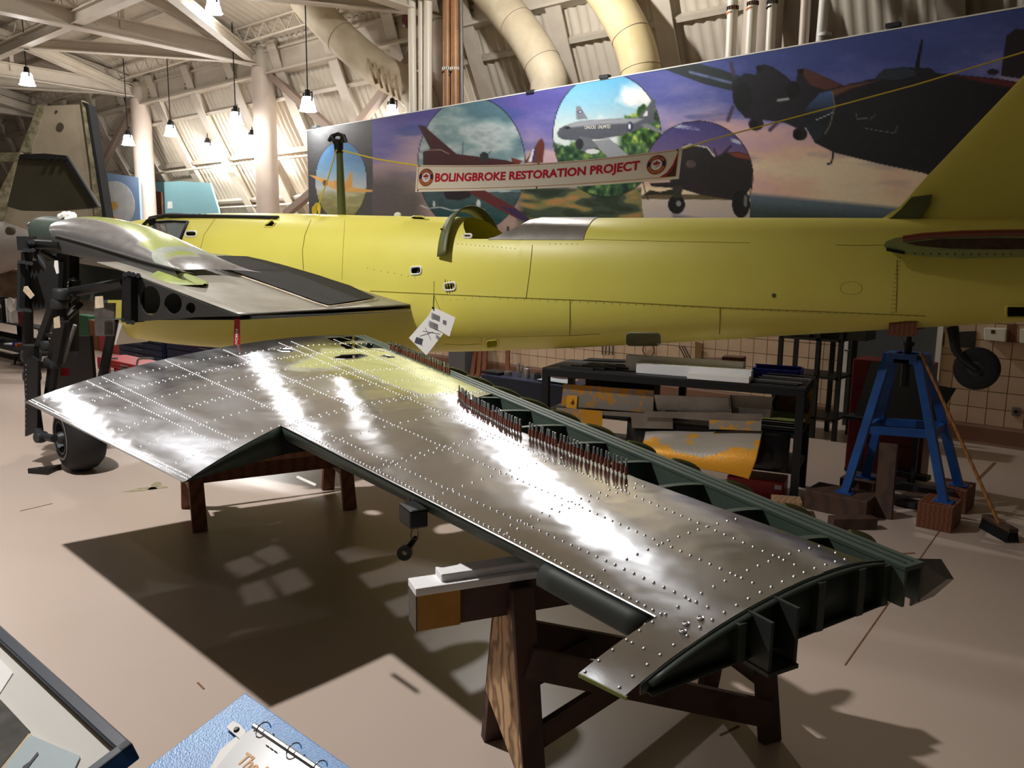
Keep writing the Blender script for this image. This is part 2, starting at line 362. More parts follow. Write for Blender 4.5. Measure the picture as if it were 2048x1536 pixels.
# ---- columns, longitudinal beam
YB, ZB = 12.0, 6.8
COLX = [-12.1, -18.65, -25.4, -32.1, -5.4, 1.3]
for x in COLX:
    b = MB(); b.tube([V(x, YB, 0), V(x, YB, 6.72)], 0.29, 24); b.build('column', m_col, smooth=True)['kind'] = 'structure'
    b = MB(); b.tube([V(x, YB, 6.66), V(x, YB, 7.2)], 0.25, 20); b.build('column_head', m_beige, smooth=True)['kind'] = 'structure'
b = MB(); x0b, x1b = -44, 6
b.box(V((x0b+x1b)/2, YB, ZB+0.02), (x1b-x0b, 0.10, 0.5)); b.box(V((x0b+x1b)/2, YB, ZB+0.28), (x1b-x0b, 0.3, 0.05)); b.box(V((x0b+x1b)/2, YB, ZB-0.24), (x1b-x0b, 0.3, 0.05))
beam = struct(b.build('roof_girder', m_beige))
b = MB()
for x in np.arange(-40, 2, 2.2):
    for dx in (-0.09, 0.09):
        for dz in (-0.1, 0.02, 0.14): b.box(V(x+dx, YB-0.065, ZB+dz), (0.05, 0.03, 0.05))
stuff(b.build('girder_bolts', m_beigeD, beam))
# ---- arched outer wall profile (Y, Z) and nave roof profile
ARC = [(15.0, 0.0), (14.85, 1.1), (14.45, 2.3), (13.9, 3.4), (13.1, 4.75), (12.35, 6.2), (11.9, 7.3)]
NAVE = [(11.9, 7.3), (10.2, 7.85), (7.5, 8.6), (4.0, 9.3), (-1.0, 9.9), (-7.0, 10.0), (-14.0, 9.4)]
def smoothprof(P, n):
    P = np.array(P); d = np.r_[0, np.cumsum(np.linalg.norm(np.diff(P, axis=0), axis=1))]
    q = np.linspace(0, d[-1], n); k = np.polyfit(d, P, 4)
    out = np.stack([np.polyval(k[:, 0], q), np.polyval(k[:, 1], q)], 1); out[0] = P[0]; out[-1] = P[-1]; return out
ARCS = smoothprof(ARC, 13)
NAVS = np.array(NAVE)
def corr(prof, x0, x1, pitch, amp, name):
    xs = np.arange(x0, x1, pitch/4); ph = np.array([0, 1, 0, -1.0])
    P = []
    tang = np.gradient(prof, axis=0); nrm = np.stack([-tang[:, 1], tang[:, 0]], 1); nrm /= np.linalg.norm(nrm, axis=1)[:, None]
    for i, x in enumerate(xs):
        a = ph[i % 4]*amp
        P.append([V(x, p[0] + a*n_[0], p[1] + a*n_[1]) for p, n_ in zip(prof, nrm)])
    mb = MB(); mb.grid(P); return struct(mb.build(name, m_sheet, smooth=True, ang=180))
wall_outer = corr(ARCS, -44, 4, 0.2, 0.032, 'wall_outer')
ceiling = corr(NAVS, -44, 10, 0.24, 0.03, 'ceiling')
# ribs of the arch
def inset(prof, d):
    prof = np.asarray(prof); tang = np.gradient(prof, axis=0); nrm = np.stack([-tang[:, 1], tang[:, 0]], 1); nrm /= np.linalg.norm(nrm, axis=1)[:, None]
    if nrm[0][0] > 0: nrm = -nrm
    return prof + nrm*d
IN1, IN2 = inset(ARCS, 0.03), inset(ARCS, 0.22)
ri = None
for k, x in enumerate(np.arange(-41.3, 3, 2.13)):
    if ri is None:
        b = MB(); w = 0.17
        for wv, A, B in ((0.17, inset(ARCS, 0.2), inset(ARCS, 0.23)), (0.035, IN1, IN2)):
            P = [[V(-wv, p[0], p[1]) for p in A], [V(wv, p[0], p[1]) for p in A], [V(wv, p[0], p[1]) for p in B], [V(-wv, p[0], p[1]) for p in B], [V(-wv, p[0], p[1]) for p in A]]
            b.grid(P)
        ri = b.build('arch_rib', m_beige, smooth=True, ang=30); ri['kind'] = 'structure'; r_ = ri
    else: r_ = ri.copy(); COL.objects.link(r_)
    r_.location = (x, 0, 0)
# purlins and conduits along the arch
for j, (dd, rr, mm) in enumerate([(0.24, 0.06, m_beige)]):
    Q = inset(ARCS, 0.08)
    for idx in (4, 6, 8, 10):
        b = MB(); b.box(V(-19, Q[idx][0], Q[idx][1]), (48, 0.14, 0.09), az=(0, -0.6, 0.8)); struct(b.build('arch_purlin', m_beige))
Q = inset(ARCS, 0.3)
b = MB(); b.tube([V(-43, Q[8][0], Q[8][1]-0.12), V(5, Q[8][0], Q[8][1]-0.12)], 0.035, 8); struct(b.build('conduit', m_beige, smooth=True))
b = MB(); b.tube([V(-43, Q[6][0], Q[6][1]-0.1), V(5, Q[6][0], Q[6][1]-0.1)], 0.03, 8); struct(b.build('conduit', m_beige, smooth=True))
# nave purlins (open-web bar joists along X)
def joist(y, z, h=0.35, name='bar_joist'):
    mb = MB(); mb.bar(V(-44, y, z), V(8, y, z), 0.07, 0.04); mb.bar(V(-44, y, z-h), V(8, y, z-h), 0.07, 0.04)
    xs = np.arange(-44, 8, 0.3)
    for i in range(len(xs)-1): mb.bar(V(xs[i], y, z if i % 2 else z-h), V(xs[i+1], y, z-h if i % 2 else z), 0.022, 0.022, (0, 1, 0))
    return struct(mb.build(name, m_beige))
for y in (11.2, 8.6, 5.6, 2.2):
    zz = np.interp(-y, -NAVS[:, 0], NAVS[:, 1]); joist(y, zz - 0.06)
for y in (10.0, 7.2, 4.0):
    zz = np.interp(-y, -NAVS[:, 0], NAVS[:, 1]); b = MB(); b.bar(V(-44, y, zz-0.07), V(8, y, zz-0.07), 0.08, 0.12); struct(b.build('roof_purlin', m_beige))
# trusses from the columns across the nave, and horizontal K bracing
def ibeam(p0, p1, w, h, name):
    mb = MB(); p0 = np.asarray(p0, float); p1 = np.asarray(p1, float)
    mb.bar(p0, p1, 0.03, h); mb.bar(p0+V(0, 0, h/2), p1+V(0, 0, h/2), w, 0.03); mb.bar(p0-V(0, 0, h/2), p1-V(0, 0, h/2), w, 0.03)
    return struct(mb.build(name, m_beige))
ZT = 6.95
for x in COLX[:5]:
    ibeam(V(x, YB-0.2, ZT), V(x, -10, ZT), 0.3, 0.36, 'truss_chord')
    ibeam(V(x, YB-0.2, ZT+0.25), V(x, 0, 9.5), 0.2, 0.2, 'truss_rafter')
    for y in (8.5, 5, 1.5): 
        zt = ZT+0.25 + (9.5-ZT-0.25)*(YB-0.2-y)/(YB-0.2); b = MB(); b.bar(V(x, y, ZT), V(x, y, zt), 0.1, 0.1, (1, 0, 0)); b.bar(V(x, y+3, ZT), V(x, y, zt), 0.08, 0.08, (1, 0, 0)); struct(b.build('truss_web', m_beige))
J = PZ(45, 84, ZT)
for k in range(4):
    xa, xb = sorted(COLX)[k], sorted(COLX)[k+1]; xm = J[0] + (xa - (-25.4)); yj = J[1]
    ibeam(V(xb, YB-0.3, ZT-0.02), V(xm, yj, ZT-0.02), 0.2, 0.22, 'roof_brace'); ibeam(V(xa, YB-0.3, ZT-0.02), V(xm, yj, ZT-0.02), 0.2, 0.22, 'roof_brace')
    ibeam(V(xa, yj, ZT), V(xb, yj, ZT), 0.2, 0.24, 'roof_strut')
# knee braces between columns, in the column plane
for (p0, p1) in [((540, 148), (680, 275)), ((890, 30), (720, 245)), ((262, 222), (198, 345)), ((640, 372), (572, 428))]:
    b = MB(); b.bar(PY(*p0, YB), PY(*p1, YB), 0.17, 0.17); struct(b.build('knee_brace', m_beigeD))

# ---- lamps: pendant high-bay with prismatic shade
def make_lamp(loc, label, watts, group):
    loc = np.asarray(loc, float); zr = float(np.interp(-loc[1], -NAVS[:, 0], NAVS[:, 1])) if loc[1] < 11.9 else float(np.interp(loc[1], ARCS[::-1, 0], ARCS[::-1, 1])); cord = max(0.15, (zr - 0.02 - loc[2] - 0.42)/0.58); off = 'above the floor' in group; t = thing('pendant_lamp_offscreen' if off else 'pendant_lamp', label, 'lamp', loc, group)
    if make_lamp.proto is None:
        p = V(0, 0, 0)
        b = MB(); b.lathe([(0.10, 0.28), (0.125, 0.24), (0.13, 0.16), (0.155, 0.1), (0.165, 0.03), (0.19, 0.0), (0.18, 0.0), (0.15, 0.08), (0.12, 0.16)], p, (0, 0, 1), 20)
        a = b.build('lamp_shade', m_reflector, smooth=True, ang=50)
        b = MB(); b.lathe([(0.0, 0.03), (0.12, 0.035), (0.14, 0.06), (0.10, 0.12), (0.0, 0.14)], p, (0, 0, 1), 16)
        d = b.build('lamp_diffuser', m_bulb, smooth=True)
        b = MB(); b.lathe([(0.0, 0.42), (0.05, 0.42), (0.06, 0.3), (0.10, 0.28), (0.0, 0.27)], p, (0, 0, 1), 14); b.bar(V(-0.15, 0, 0.2), V(-0.15, 0, 0.36), 0.02, 0.02); b.bar(V(0.15, 0, 0.2), V(0.15, 0, 0.36), 0.02, 0.02); b.bar(V(-0.16, 0, 0.36), V(0.16, 0, 0.36), 0.02, 0.02); b.bar(V(-0.15, 0, 0.2), V(0.15, 0, 0.2), 0.02, 0.02)
        h = b.build('lamp_housing', m_blackM)
        b = MB(); b.tube([p+V(0, 0, 0.42), p+V(0.004, 0, 0.9), p+V(0, 0, 1.0)], 0.012, 6); c = b.build('lamp_cord', m_blackM)
        make_lamp.proto = [a, d, h, c]
        for x in make_lamp.proto: x.parent = t; x.location = (0, 0, 0)
    else:
        for x in make_lamp.proto:
            y = x.copy(); COL.objects.link(y); y.parent = t; y.location = (0, 0, 0)
            if 'cord' in x.name: y.scale = (1, 1, 1); 
    for ch in t.children:
        if ch.name.startswith('lamp_cord'): ch.scale = (1, 1, cord); ch.location = (0, 0, 0.42*(1-cord))
    if watts:
        spot = group == 'lamps above the floor'; l = bpy.data.lights.new('lamp_light', 'SPOT' if spot else 'POINT'); l.energy = watts; l.color = (1.0, 0.97, 0.94); l.shadow_soft_size = 0.10
        if spot: l.spot_size = math.radians(124); l.spot_blend = 0.8
        lo = bpy.data.objects.new('lamp_light', l); COL.objects.link(lo); lo.parent = t; lo.location = (0, 0, -0.08)
        if off: lo.name = 'lamp_light_offscreen'; l.name = 'lamp_light_offscreen'
    return t
make_lamp.proto = None
YL = 11.0
for k, (x, y) in enumerate([(616, 222), (472, 248), (342, 272), (257, 290)]):
    p = PY(x, y, YL if k else 10.35); make_lamp(p, ['long-corded pendant lamp hanging beside the grey end of the mural', 'long-corded pendant lamp between the two round columns', 'long-corded pendant lamp above the teal booth', 'long-corded pendant lamp beside the parked aircraft fin'][k], 110, 'lamps along the girder')
for (x, y, dpt) in [(427, 26, 16.5), (55, 170, 19.5)]:
    p = PD(x, y, dpt); make_lamp(p, 'dark-topped pendant lamp among the trusses ' + ('over the parked aircraft' if x < 100 else 'above the roof brace joint at the column'), 120, 'lamps among the trusses')
for (x, y, w) in [(416, 306, 260), (505, 292, 560), (785, 236, 90)]:
    p = PY(x, y, 12.45); make_lamp(p, {416: 'short pendant lamp by the curved wall, above the teal booth', 505: 'short pendant lamp by the curved wall, beside the round column', 785: 'short pendant lamp by the curved wall, over the mural edge'}[x], w, 'lamps by the curved wall')
for k, (x, y, z, w) in enumerate(MAIN_LAMPS):
    make_lamp(V(x, y, z+0.08), 'pendant lamp high above the open floor', w, 'lamps above the floor')
for k, (x, y, z, w) in enumerate(WIDE_LAMPS):
    make_lamp(V(x, y, z+0.08), 'unseen pendant lamp high above the floor, shining all round', w, 'globe lamps above the floor')
# small floodlights clipped along the mural top
for (x, y) in [(632, 258), (1063, 188), (1210, 158), (1787, 55)]:
    p = PY(x, y-4, YW-0.02)
    b = MB(); b.box(p, (0.16, 0.1, 0.05)); b.tube([p+V(0, 0.02, 0), p+V(0, 0.12, 0.03), p+V(0, 0.14, -0.25)], 0.012, 6)
    tag(b.build('flood_lamp', m_dgrey), 'small grey floodlight clipped to the top edge of the mural', 'lamp', 'floodlights on the mural edge')

# ---- ducts and pipes that come down behind the mural
def bez(P, n=14):
    P = [np.asarray(p, float) for p in P]; out = []
    for i in range(len(P)-1):
        p0, p1, p2, p3 = P[max(i-1, 0)], P[i], P[i+1], P[min(i+2, len(P)-1)]
        for q in np.linspace(0, 1, n, endpoint=(i == len(P)-2)):
            out.append(0.5*((2*p1) + (-p0+p2)*q + (2*p0-5*p1+4*p2-p3)*q*q + (-p0+3*p1-3*p2+p3)*q**3))
    return out
YD = 11.5
def duct(pts, r, name, label, m, bands, ys=None):
    P = [PY(x, y, (ys[i] if ys else YD)) for i, (x, y) in enumerate(pts)]; P.append(np.array([P[-1][0], P[-1][1], P[-1][2]-1.2]))
    t = thing(name, label, 'duct', P[-1])
    path = bez(P, 10); b = MB(); b.tube(path, r, 24); b.build('duct_body', m, t, smooth=True)
    for q in bands:
        i = int(q*(len(path)-2)); b = MB(); b.tube([path[i], path[i+1] * 0.12 + path[i]*0.88], r+0.008, 24); b.build('duct_band', m_beigeD, t, smooth=True)
    return t
duct([(560, -60), (640, 32), (700, 92), (760, 140), (822, 178), (848, 225)], 0.345, 'ventilation_duct', 'long cream ventilation duct slanting down with torn brown insulation', m_duct, (0.12, 0.3), [10.6, 10.9, 11.1, 11.35, 11.5, 11.55])
duct([(940, -60), (1010, 20), (1062, 88), (1094, 150), (1098, 190)], 0.33, 'ventilation_duct', 'plain cream ventilation duct bending down behind the mural', m_duct, (0.3, 0.55))
duct([(1180, -60), (1228, 10), (1262, 72), (1280, 130), (1282, 170)], 0.32, 'ventilation_duct', 'yellowed ventilation duct bending down behind the mural', m_ductY, (0.42, 0.7))
b = MB()
for k in range(5): b.tube(bez([PY(735+k*14, 118+k*8, 11.02), PY(742+k*13, 140+k*9, 10.96), PY(752+k*12, 168+k*8, 11.1)], 4), 0.03, 6)
tag(b.build('torn_insulation', mat('torn_duct_insulation', (150, 122, 94), 0.9, c2=(176, 156, 128), scale=6, bump=0.6, bscale=30)), 'torn brown insulation hanging off the slanting duct', 'insulation')
for (xt, xb, wpx, yb, m, lab, band) in [(823.5, 826.5, 14, 228, m_pipeW, 'cream pipe, the outer of three side by side', 0), (842, 843, 10, 225, m_pipeW, 'thin cream pipe between two thicker cream pipes', 0), (856, 855.5, 15, 222, m_pipeW, 'cream pipe beside the two tan pipes', 0),
        (894, 894, 15, 216, m_pipeO, 'tan pipe with a black stripe band beside the cream pipes', 1), (910, 911, 16, 212, m_pipeO, 'tan pipe with a black stripe band beside a thin grey pipe', 1), (922, 924, 7, 206, m_grey, 'thin grey pipe beside the two tan pipes', 0),
        (1466, 1461, 24, 115, m_pipeW, 'white pipe with an orange and black band set low', 2), (1506, 1500, 24, 107, m_pipeW, 'white pipe with an orange and black band set high', 3), (1545, 1540, 22, 101, m_pipeW, 'white pipe with a black and white band near its top', 4), (1612, 1607, 24, 88, m_col, 'plain cream-pink pipe standing apart behind the mural', 0), (1649, 1642, 25, 82, m_white, 'pale grey pipe with a collar behind the mural', 5)]:
    y0 = 11.02; A = PY(xt, 0, y0); B = PY(xb, yb, y0); B = B + (B - A)*0.4; A = A + (A - B)*0.35; A = B + (A - B)*min(1.0, (7.45 - B[2])/(A[2] - B[2])); r = abs(PY(xt - wpx/2, 60, y0)[0] - PY(xt + wpx/2, 60, y0)[0])*0.5*0.8
    t = thing('pipe', lab, 'pipe', B); b = MB(); b.tube([A, B], r, 16); b.build('pipe_body', m, t, smooth=True)
    if band:
        yb_ = {1: 138, 2: 17, 3: 8, 4: 5, 5: 70}[band]; q = PY(xt, yb_, y0)
        col = {1: m_blackM, 2: m_borg, 3: m_borg, 4: m_white, 5: m_white}[band]
        b = MB(); b.tube([q - V(0, 0, 0.02), q + V(0, 0, 0.02)], r+0.004 + (0.02 if band == 5 else 0), 16); b.build('pipe_band', col, t, smooth=True)
        if band in (1, 2, 3, 4):
            b = MB()
            for k in range(8):
                an = math.pi + k*math.pi/7; b.box(q + V(r*1.03*math.cos(an), r*1.03*math.sin(an), 0), (0.018, 0.018, 0.05))
            b.build('band_checks', m_blackM if band != 1 else m_white, t)
            q2 = q - V(0, 0, 0.075); b = MB()
            for k in range(5):
                an = math.pi*1.15 + k*0.25; b.box(q2 + V(r*1.02*math.cos(an), r*1.02*math.sin(an), 0.004*k), (0.03, 0.014, 0.02))
            b.build('band_lettering', m_borg if band in (2, 3) else m_blackM, t)
# white rail pieces on the ledge behind the mural
for k, (x, y) in enumerate([(1534, 104), (1590, 92)]):
    q = PY(x, y, 10.86); q[2] = 4.79; b = MB(); b.box(q - V(0, 0, 0.01), (0.32, 0.1, 0.1)); tag(b.build('ledge_rail', m_white), ['short white ledge rail behind the mural between the white pipes', 'short white ledge rail behind the mural beside the cream-pink pipe'][k], 'rail')
# fire bell on the girder
q = PY(817, 40, 11.85); b = MB(); b.lathe([(0.0, 0.1), (0.1, 0.1), (0.15, 0.06), (0.16, 0.0), (0.0, 0.0)], q, (0, -1, 0), 18); tag(b.build('fire_bell', m_redD, smooth=True), 'round dark red alarm bell on the roof girder by the cream pipes', 'bell')

# ================================================================== the mural
def project(P):
    c = (np.asarray(P, float) - C0) @ RM                # world -> camera (rows of RM are world axes)
    return CX + FPX*c[..., 0]/c[..., 2], CY + FPX*c[..., 1]/c[..., 2]
def vnoise(x, y, sx, sy, seed=0, oct=4):
    out = 0; amp = 1; tot = 0
    for k in range(oct):
        r = np.random.default_rng(seed*17 + k).random((64, 64)); u = x/sx*2**k; v = y/sy*2**k
        i = np.floor(u).astype(int); j = np.floor(v).astype(int); fu = u-i; fv = v-j; fu = fu*fu*(3-2*fu); fv = fv*fv*(3-2*fv)
        g = lambda a, b_: r[a % 64, b_ % 64]
        out = out + amp*((g(i, j)*(1-fu)+g(i+1, j)*fu)*(1-fv) + (g(i, j+1)*(1-fu)+g(i+1, j+1)*fu)*fv); tot += amp; amp *= 0.5
    return out/tot
class Canvas:
    def __init__(s, x, y): s.x = x; s.y = y; s.c = np.zeros(x.shape + (3,))
    def mix(s, m, col):
        col = np.asarray(col, float); m = np.clip(m, 0, 1)[..., None]; s.c = s.c*(1-m) + col*m
    def ramp(s, v, stops):
        v = np.asarray(v); k = [a for a, _ in stops]; return np.stack([np.interp(v, k, [c[i] for _, c in stops]) for i in range(3)], -1)
    def ell(s, cx, cy, rx, ry, soft=1.0, rot=0.0):
        dx, dy = s.x-cx, s.y-cy
        if rot: q = math.radians(rot); dx, dy = dx*math.cos(q)+dy*math.sin(q), -dx*math.sin(q)+dy*math.cos(q)
        d = np.sqrt((dx/rx)**2 + (dy/ry)**2); return np.clip((1-d)*min(rx, ry)/soft + 0.5, 0, 1)
    def poly(s, P, soft=1.2):
        P = np.array(P, float); inside = np.zeros(s.x.shape, bool); dist = np.full(s.x.shape, 1e9); n = len(P)
        for i in range(n):
            (x1, y1), (x2, y2) = P[i], P[(i+1) % n]
            cnd = ((y1 > s.y) != (y2 > s.y)); xi = (x2-x1)*(s.y-y1)/((y2-y1) if y2 != y1 else 1e-9) + x1; inside ^= cnd & (s.x < xi)
            L2 = (x2-x1)**2+(y2-y1)**2 + 1e-9; q = np.clip(((s.x-x1)*(x2-x1)+(s.y-y1)*(y2-y1))/L2, 0, 1); dist = np.minimum(dist, np.hypot(s.x-x1-q*(x2-x1), s.y-y1-q*(y2-y1)))
        sd = np.where(inside, dist, -dist); return np.clip(sd/soft + 0.5, 0, 1)
    def line(s, P, w, soft=1.0):
        dist = np.full(s.x.shape, 1e9)
        for (x1, y1), (x2, y2) in zip(P[:-1], P[1:]):
            L2 = (x2-x1)**2+(y2-y1)**2 + 1e-9; q = np.clip(((s.x-x1)*(x2-x1)+(s.y-y1)*(y2-y1))/L2, 0, 1); dist = np.minimum(dist, np.hypot(s.x-x1-q*(x2-x1), s.y-y1-q*(y2-y1)))
        return np.clip((w/2-dist)/soft + 0.5, 0, 1)
def paint_mural(x, y):
    k = Canvas(x, y); top = 262 - 0.1725*(x-613); v = (y-top)/(440-top)
    n = vnoise(x, y*1.8, 170, 120, 1, 5); n2 = vnoise(x, y*2, 60, 40, 2, 4); n3 = vnoise(x, y*1.4, 22, 14, 3, 3)
    right = np.clip((x-1040)/350, 0, 1)
    vv = np.clip(v + (n-0.5)*0.75, 0, 1.2)
    skyR = k.ramp(vv, [(0, (66, 78, 140)), (0.22, (92, 100, 168)), (0.4, (150, 144, 190)), (0.55, (208, 172, 184)), (0.72, (226, 190, 172)), (0.9, (232, 214, 188)), (1.2, (226, 214, 196))])
    skyL = k.ramp(vv, [(0, (88, 82, 150)), (0.3, (112, 106, 168)), (0.55, (186, 160, 172)), (0.75, (198, 168, 160)), (1.2, (120, 104, 104))])
    k.c = skyL*(1-right[..., None]) + skyR*right[..., None]
    k.mix(np.clip((vnoise(x, y*2.4, 120, 70, 8, 5)-0.55)*5, 0, 0.75)*np.clip(1.2-v*1.3, 0, 1), (70, 84, 148))
    # left smoke bank, grey end panel
    k.mix(np.clip((850-x)/60, 0, 1)*np.clip((v-0.42)*4, 0, 1), (104, 98, 98)); k.mix((x < 745)*1.0, (84, 84, 86)); k.mix(np.clip((x-700)/120, 0, 1)*np.clip((860-x)/30, 0, 1)*np.clip((v-0.55)*4, 0, 1)*0.9, (96, 90, 88))
    # dark sea and ground at the right, field patchwork in the middle
    hz = 383 + (x-1500)*0.095; k.mix(np.clip((y-hz)/9, 0, 1)*np.clip((x-1470)/20, 0, 1), (92, 108, 124)); k.mix(np.clip((y-hz-14)/26, 0, 1)*np.clip((x-1470)/20, 0, 1), (58, 70, 72))
    fm = np.clip((y-372)/8, 0, 1)*np.clip((x-1030)/20, 0, 1)*np.clip((1300-x)/10, 0, 1); k.mix(fm, (62, 74, 60))
    f2 = vnoise(x + y*1.5, y*3 - x*0.6, 60, 50, 5, 2); k.mix(fm*np.clip((f2-0.52)*9, 0, 0.85), (134, 128, 78)); k.mix(fm*np.clip((0.4-f2)*9, 0, 0.8), (40, 50, 40)); k.mix(fm*np.clip((f2-0.66)*12, 0, 0.9), (168, 124, 80))
    # small oval with the yellow trainer
    e = k.ell(682, 362, 51, 79, 1); vy = (y-283)/158
    pic = k.ramp(vy, [(0, (62, 104, 150)), (0.35, (126, 164, 196)), (0.6, (206, 210, 208)), (0.68, (178, 176, 132)), (1, (132, 128, 72))]) + (n3[..., None]-0.5)*np.where(vy > 0.63, 60, 8)[..., None]
    k.c = np.where(e[..., None] > 0.5, pic, k.c); k.mix(k.ell(682, 362, 52.5, 80.5)-e, (60, 60, 62))
    Y = (226, 176, 106)
    k.mix(k.poly([(618, 350), (628, 351), (660, 362), (685, 366), (712, 376), (746, 380), (744, 384), (712, 385), (690, 384), (668, 378), (645, 366)]), Y)
    k.mix(k.poly([(668, 360), (690, 366), (700, 346), (704, 342), (704, 372), (690, 382), (672, 378)]), (214, 160, 92)); k.mix(k.ell(650, 366, 5, 6), (120, 84, 60)); k.mix(k.ell(679, 371, 5, 5), (150, 100, 60))
    # first big oval: dark red bomber over the sea
    e = k.ell(943, 330, 107, 135, 1); vy = (y-197)/250; cl = vnoise(x, y*1.5, 70, 55, 11, 5)
    pic = k.ramp(np.clip(vy+(cl-0.5)*1.5, 0, 1), [(0, (84, 116, 130)), (0.3, (130, 156, 160)), (0.5, (176, 188, 192)), (0.75, (104, 126, 132)), (1, (60, 96, 96))])
    pic = np.where((y > 384)[..., None], k.ramp((y-384)/70, [(0, (70, 88, 92)), (1, (22, 66, 68))]) + (n3[..., None]-0.5)*24, pic)
    k.c = k.c*(1-e[..., None]) + pic*e[..., None]; k.mix(np.clip(k.ell(943, 330, 108.5, 136.5)-e, 0, 1), (26, 34, 36))
    D = (66, 36, 38); D2 = (104, 50, 48)
    k.mix(k.poly([(836, 250), (848, 252), (884, 283), (920, 314), (866, 308), (845, 268)]), D); k.mix(k.poly([(846, 304), (862, 296), (882, 298), (898, 306), (930, 310), (1010, 320), (1040, 328), (1040, 345), (846, 345)]), D); k.mix(k.line([(852, 301), (880, 299), (898, 308)], 1.6), (150, 140, 130))
    k.mix(k.ell(968, 314, 9, 10), (44, 50, 54)); k.mix(k.line([(972, 312), (982, 302)], 1.6), (40, 44, 48)); k.mix(k.line([(925, 284), (925, 313)], 1.3), (40, 40, 44))
    k.mix(k.poly([(1048, 326), (1066, 300), (1078, 280), (1084, 276), (1089, 288), (1086, 326)]), (96, 52, 44)); k.mix(k.poly([(1056, 324), (1066, 298), (1069, 298), (1064, 324)]), (226, 224, 226)); k.mix(k.poly([(1063, 324), (1068, 300), (1071, 298), (1068, 324)]), (50, 54, 110)); k.mix(k.poly([(1022, 315), (1046, 322), (1036, 330), (1024, 324)]), D2)
    k.mix(k.poly([(886, 380), (945, 380), (940, 394), (918, 401), (892, 398)]), (40, 34, 38)); k.mix(k.poly([(930, 380), (968, 380), (1030, 415), (1068, 445), (1040, 440), (985, 412)]), (92, 44, 46)); k.mix(k.poly([(1000, 412), (1030, 418), (1068, 446), (1045, 440)]), (54, 44, 84))
    k.mix(k.line([(842, 411), (856, 417), (880, 414), (905, 421), (940, 418), (968, 420)], 2.6)*np.clip(0.3+n3*1.2, 0, 1), (196, 204, 204)); k.mix(k.ell(957, 408, 4, 9)*n3*1.6, (206, 212, 212)); k.mix(k.ell(868, 408, 3, 6)*n3*1.6, (190, 200, 200)); k.mix(k.poly([(877, 414), (879, 396), (885, 394), (890, 414)]), (58, 72, 78))
    # second big oval: grey transport over forest
    e = k.ell(1214, 270, 107, 123, 1); vy = (y-150)/240; cl = vnoise(x, y, 80, 60, 21, 5)
    sk = k.ramp(np.clip(vy*1.6, 0, 1), [(0, (84, 158, 200)), (0.4, (140, 190, 212)), (0.7, (206, 220, 222)), (1, (210, 220, 220))]); k2 = Canvas(x, y); k2.c = sk
    k2.mix(np.clip((cl-0.47)*7, 0, 1)*np.clip((y-160)/25, 0, 1)*np.clip((x-1150)/40, 0, 1), (240, 240, 238)); fr = vnoise(x, y, 9, 12, 23, 3); edge = 235 - (x-1240)*0.55 + (fr-0.5)*20
    forest = np.clip((y-edge)/5, 0, 1)*np.clip((x-1232)/14, 0, 1); g = k.ramp(fr, [(0.2, (28, 52, 26)), (0.5, (70, 112, 52)), (0.62, (142, 168, 78)), (0.8, (196, 200, 110))])
    k2.c = k2.c*(1-forest[..., None]) + g*forest[..., None]; lo = np.clip((y-286+(fr-0.5)*26)/6, 0, 1); g2 = k.ramp(fr, [(0.2, (22, 42, 32)), (0.55, (52, 84, 58)), (0.8, (120, 150, 80))]); k2.c = k2.c*(1-lo[..., None]) + g2*lo[..., None]
    k.c = k.c*(1-e[..., None]) + k2.c*e[..., None]; k.mix(np.clip(k.ell(1214, 270, 108.6, 124.6)-e, 0, 1), (22, 28, 30))
    G = (124, 128, 138); Gd = (84, 88, 98)
    k.mix(k.poly([(1152, 213), (1160, 212), (1176, 238), (1153, 239)]), G); k.mix(k.poly([(1114, 266), (1119, 257), (1130, 251), (1160, 242), (1237, 237), (1275, 237), (1300, 233), (1314, 243), (1290, 254), (1240, 272), (1200, 278), (1150, 281), (1125, 279), (1116, 273)]), Gd); k.mix(k.poly([(1131, 251), (1160, 242), (1237, 237), (1290, 236), (1270, 246), (1200, 249), (1140, 255)], 4), (152, 156, 164)); k.mix(k.poly([(1128, 256), (1136, 252), (1142, 256), (1134, 259)]), (36, 40, 46))
    k.mix(k.poly([(1275, 236), (1291, 219), (1305, 198), (1311, 200), (1308, 240)]), Gd); k.mix(k.poly([(1286, 232), (1292, 222), (1296, 222), (1295, 232)]), (220, 220, 224)); k.mix(k.poly([(1280, 250), (1294, 247), (1330, 264), (1318, 266)]), G); k.mix(k.ell(1160, 224, 5, 3.4), (40, 44, 90)); k.mix(k.ell(1160, 224, 2.5, 1.8), (230, 230, 232))
    k.mix(k.poly([(1181, 282), (1219, 277), (1262, 316), (1218, 316)]), (142, 146, 154)); k.mix(k.poly([(1150, 284), (1160, 272), (1180, 276), (1196, 292), (1180, 304), (1162, 302)]), (104, 108, 116)); k.mix(k.ell(1159, 288, 8, 11), (46, 48, 54)); k.mix(k.ell(1185, 303, 14, 5), (206, 210, 212)); k.mix(k.ell(1260, 253, 5.5, 9.5), (34, 38, 78)); k.mix(k.ell(1259, 253, 3, 5.5), (232, 232, 232))
    # third oval: bomber at rest on the apron
    e = np.clip(np.maximum(k.ell(1396, 352, 109, 109, 1), ((y > 352) & (x > 1283) & (x < 1500))*k.ell(1396, 392, 113, 150, 1)), 0, 1); vy = (y-243)/200
    sk = k.ramp(vy, [(0, (66, 62, 120)), (0.25, (96, 84, 132)), (0.5, (150, 100, 120)), (0.68, (222, 200, 168)), (0.75, (224, 212, 184)), (0.78, (196, 182, 172)), (1, (182, 172, 172))]); k2 = Canvas(x, y); k2.c = sk
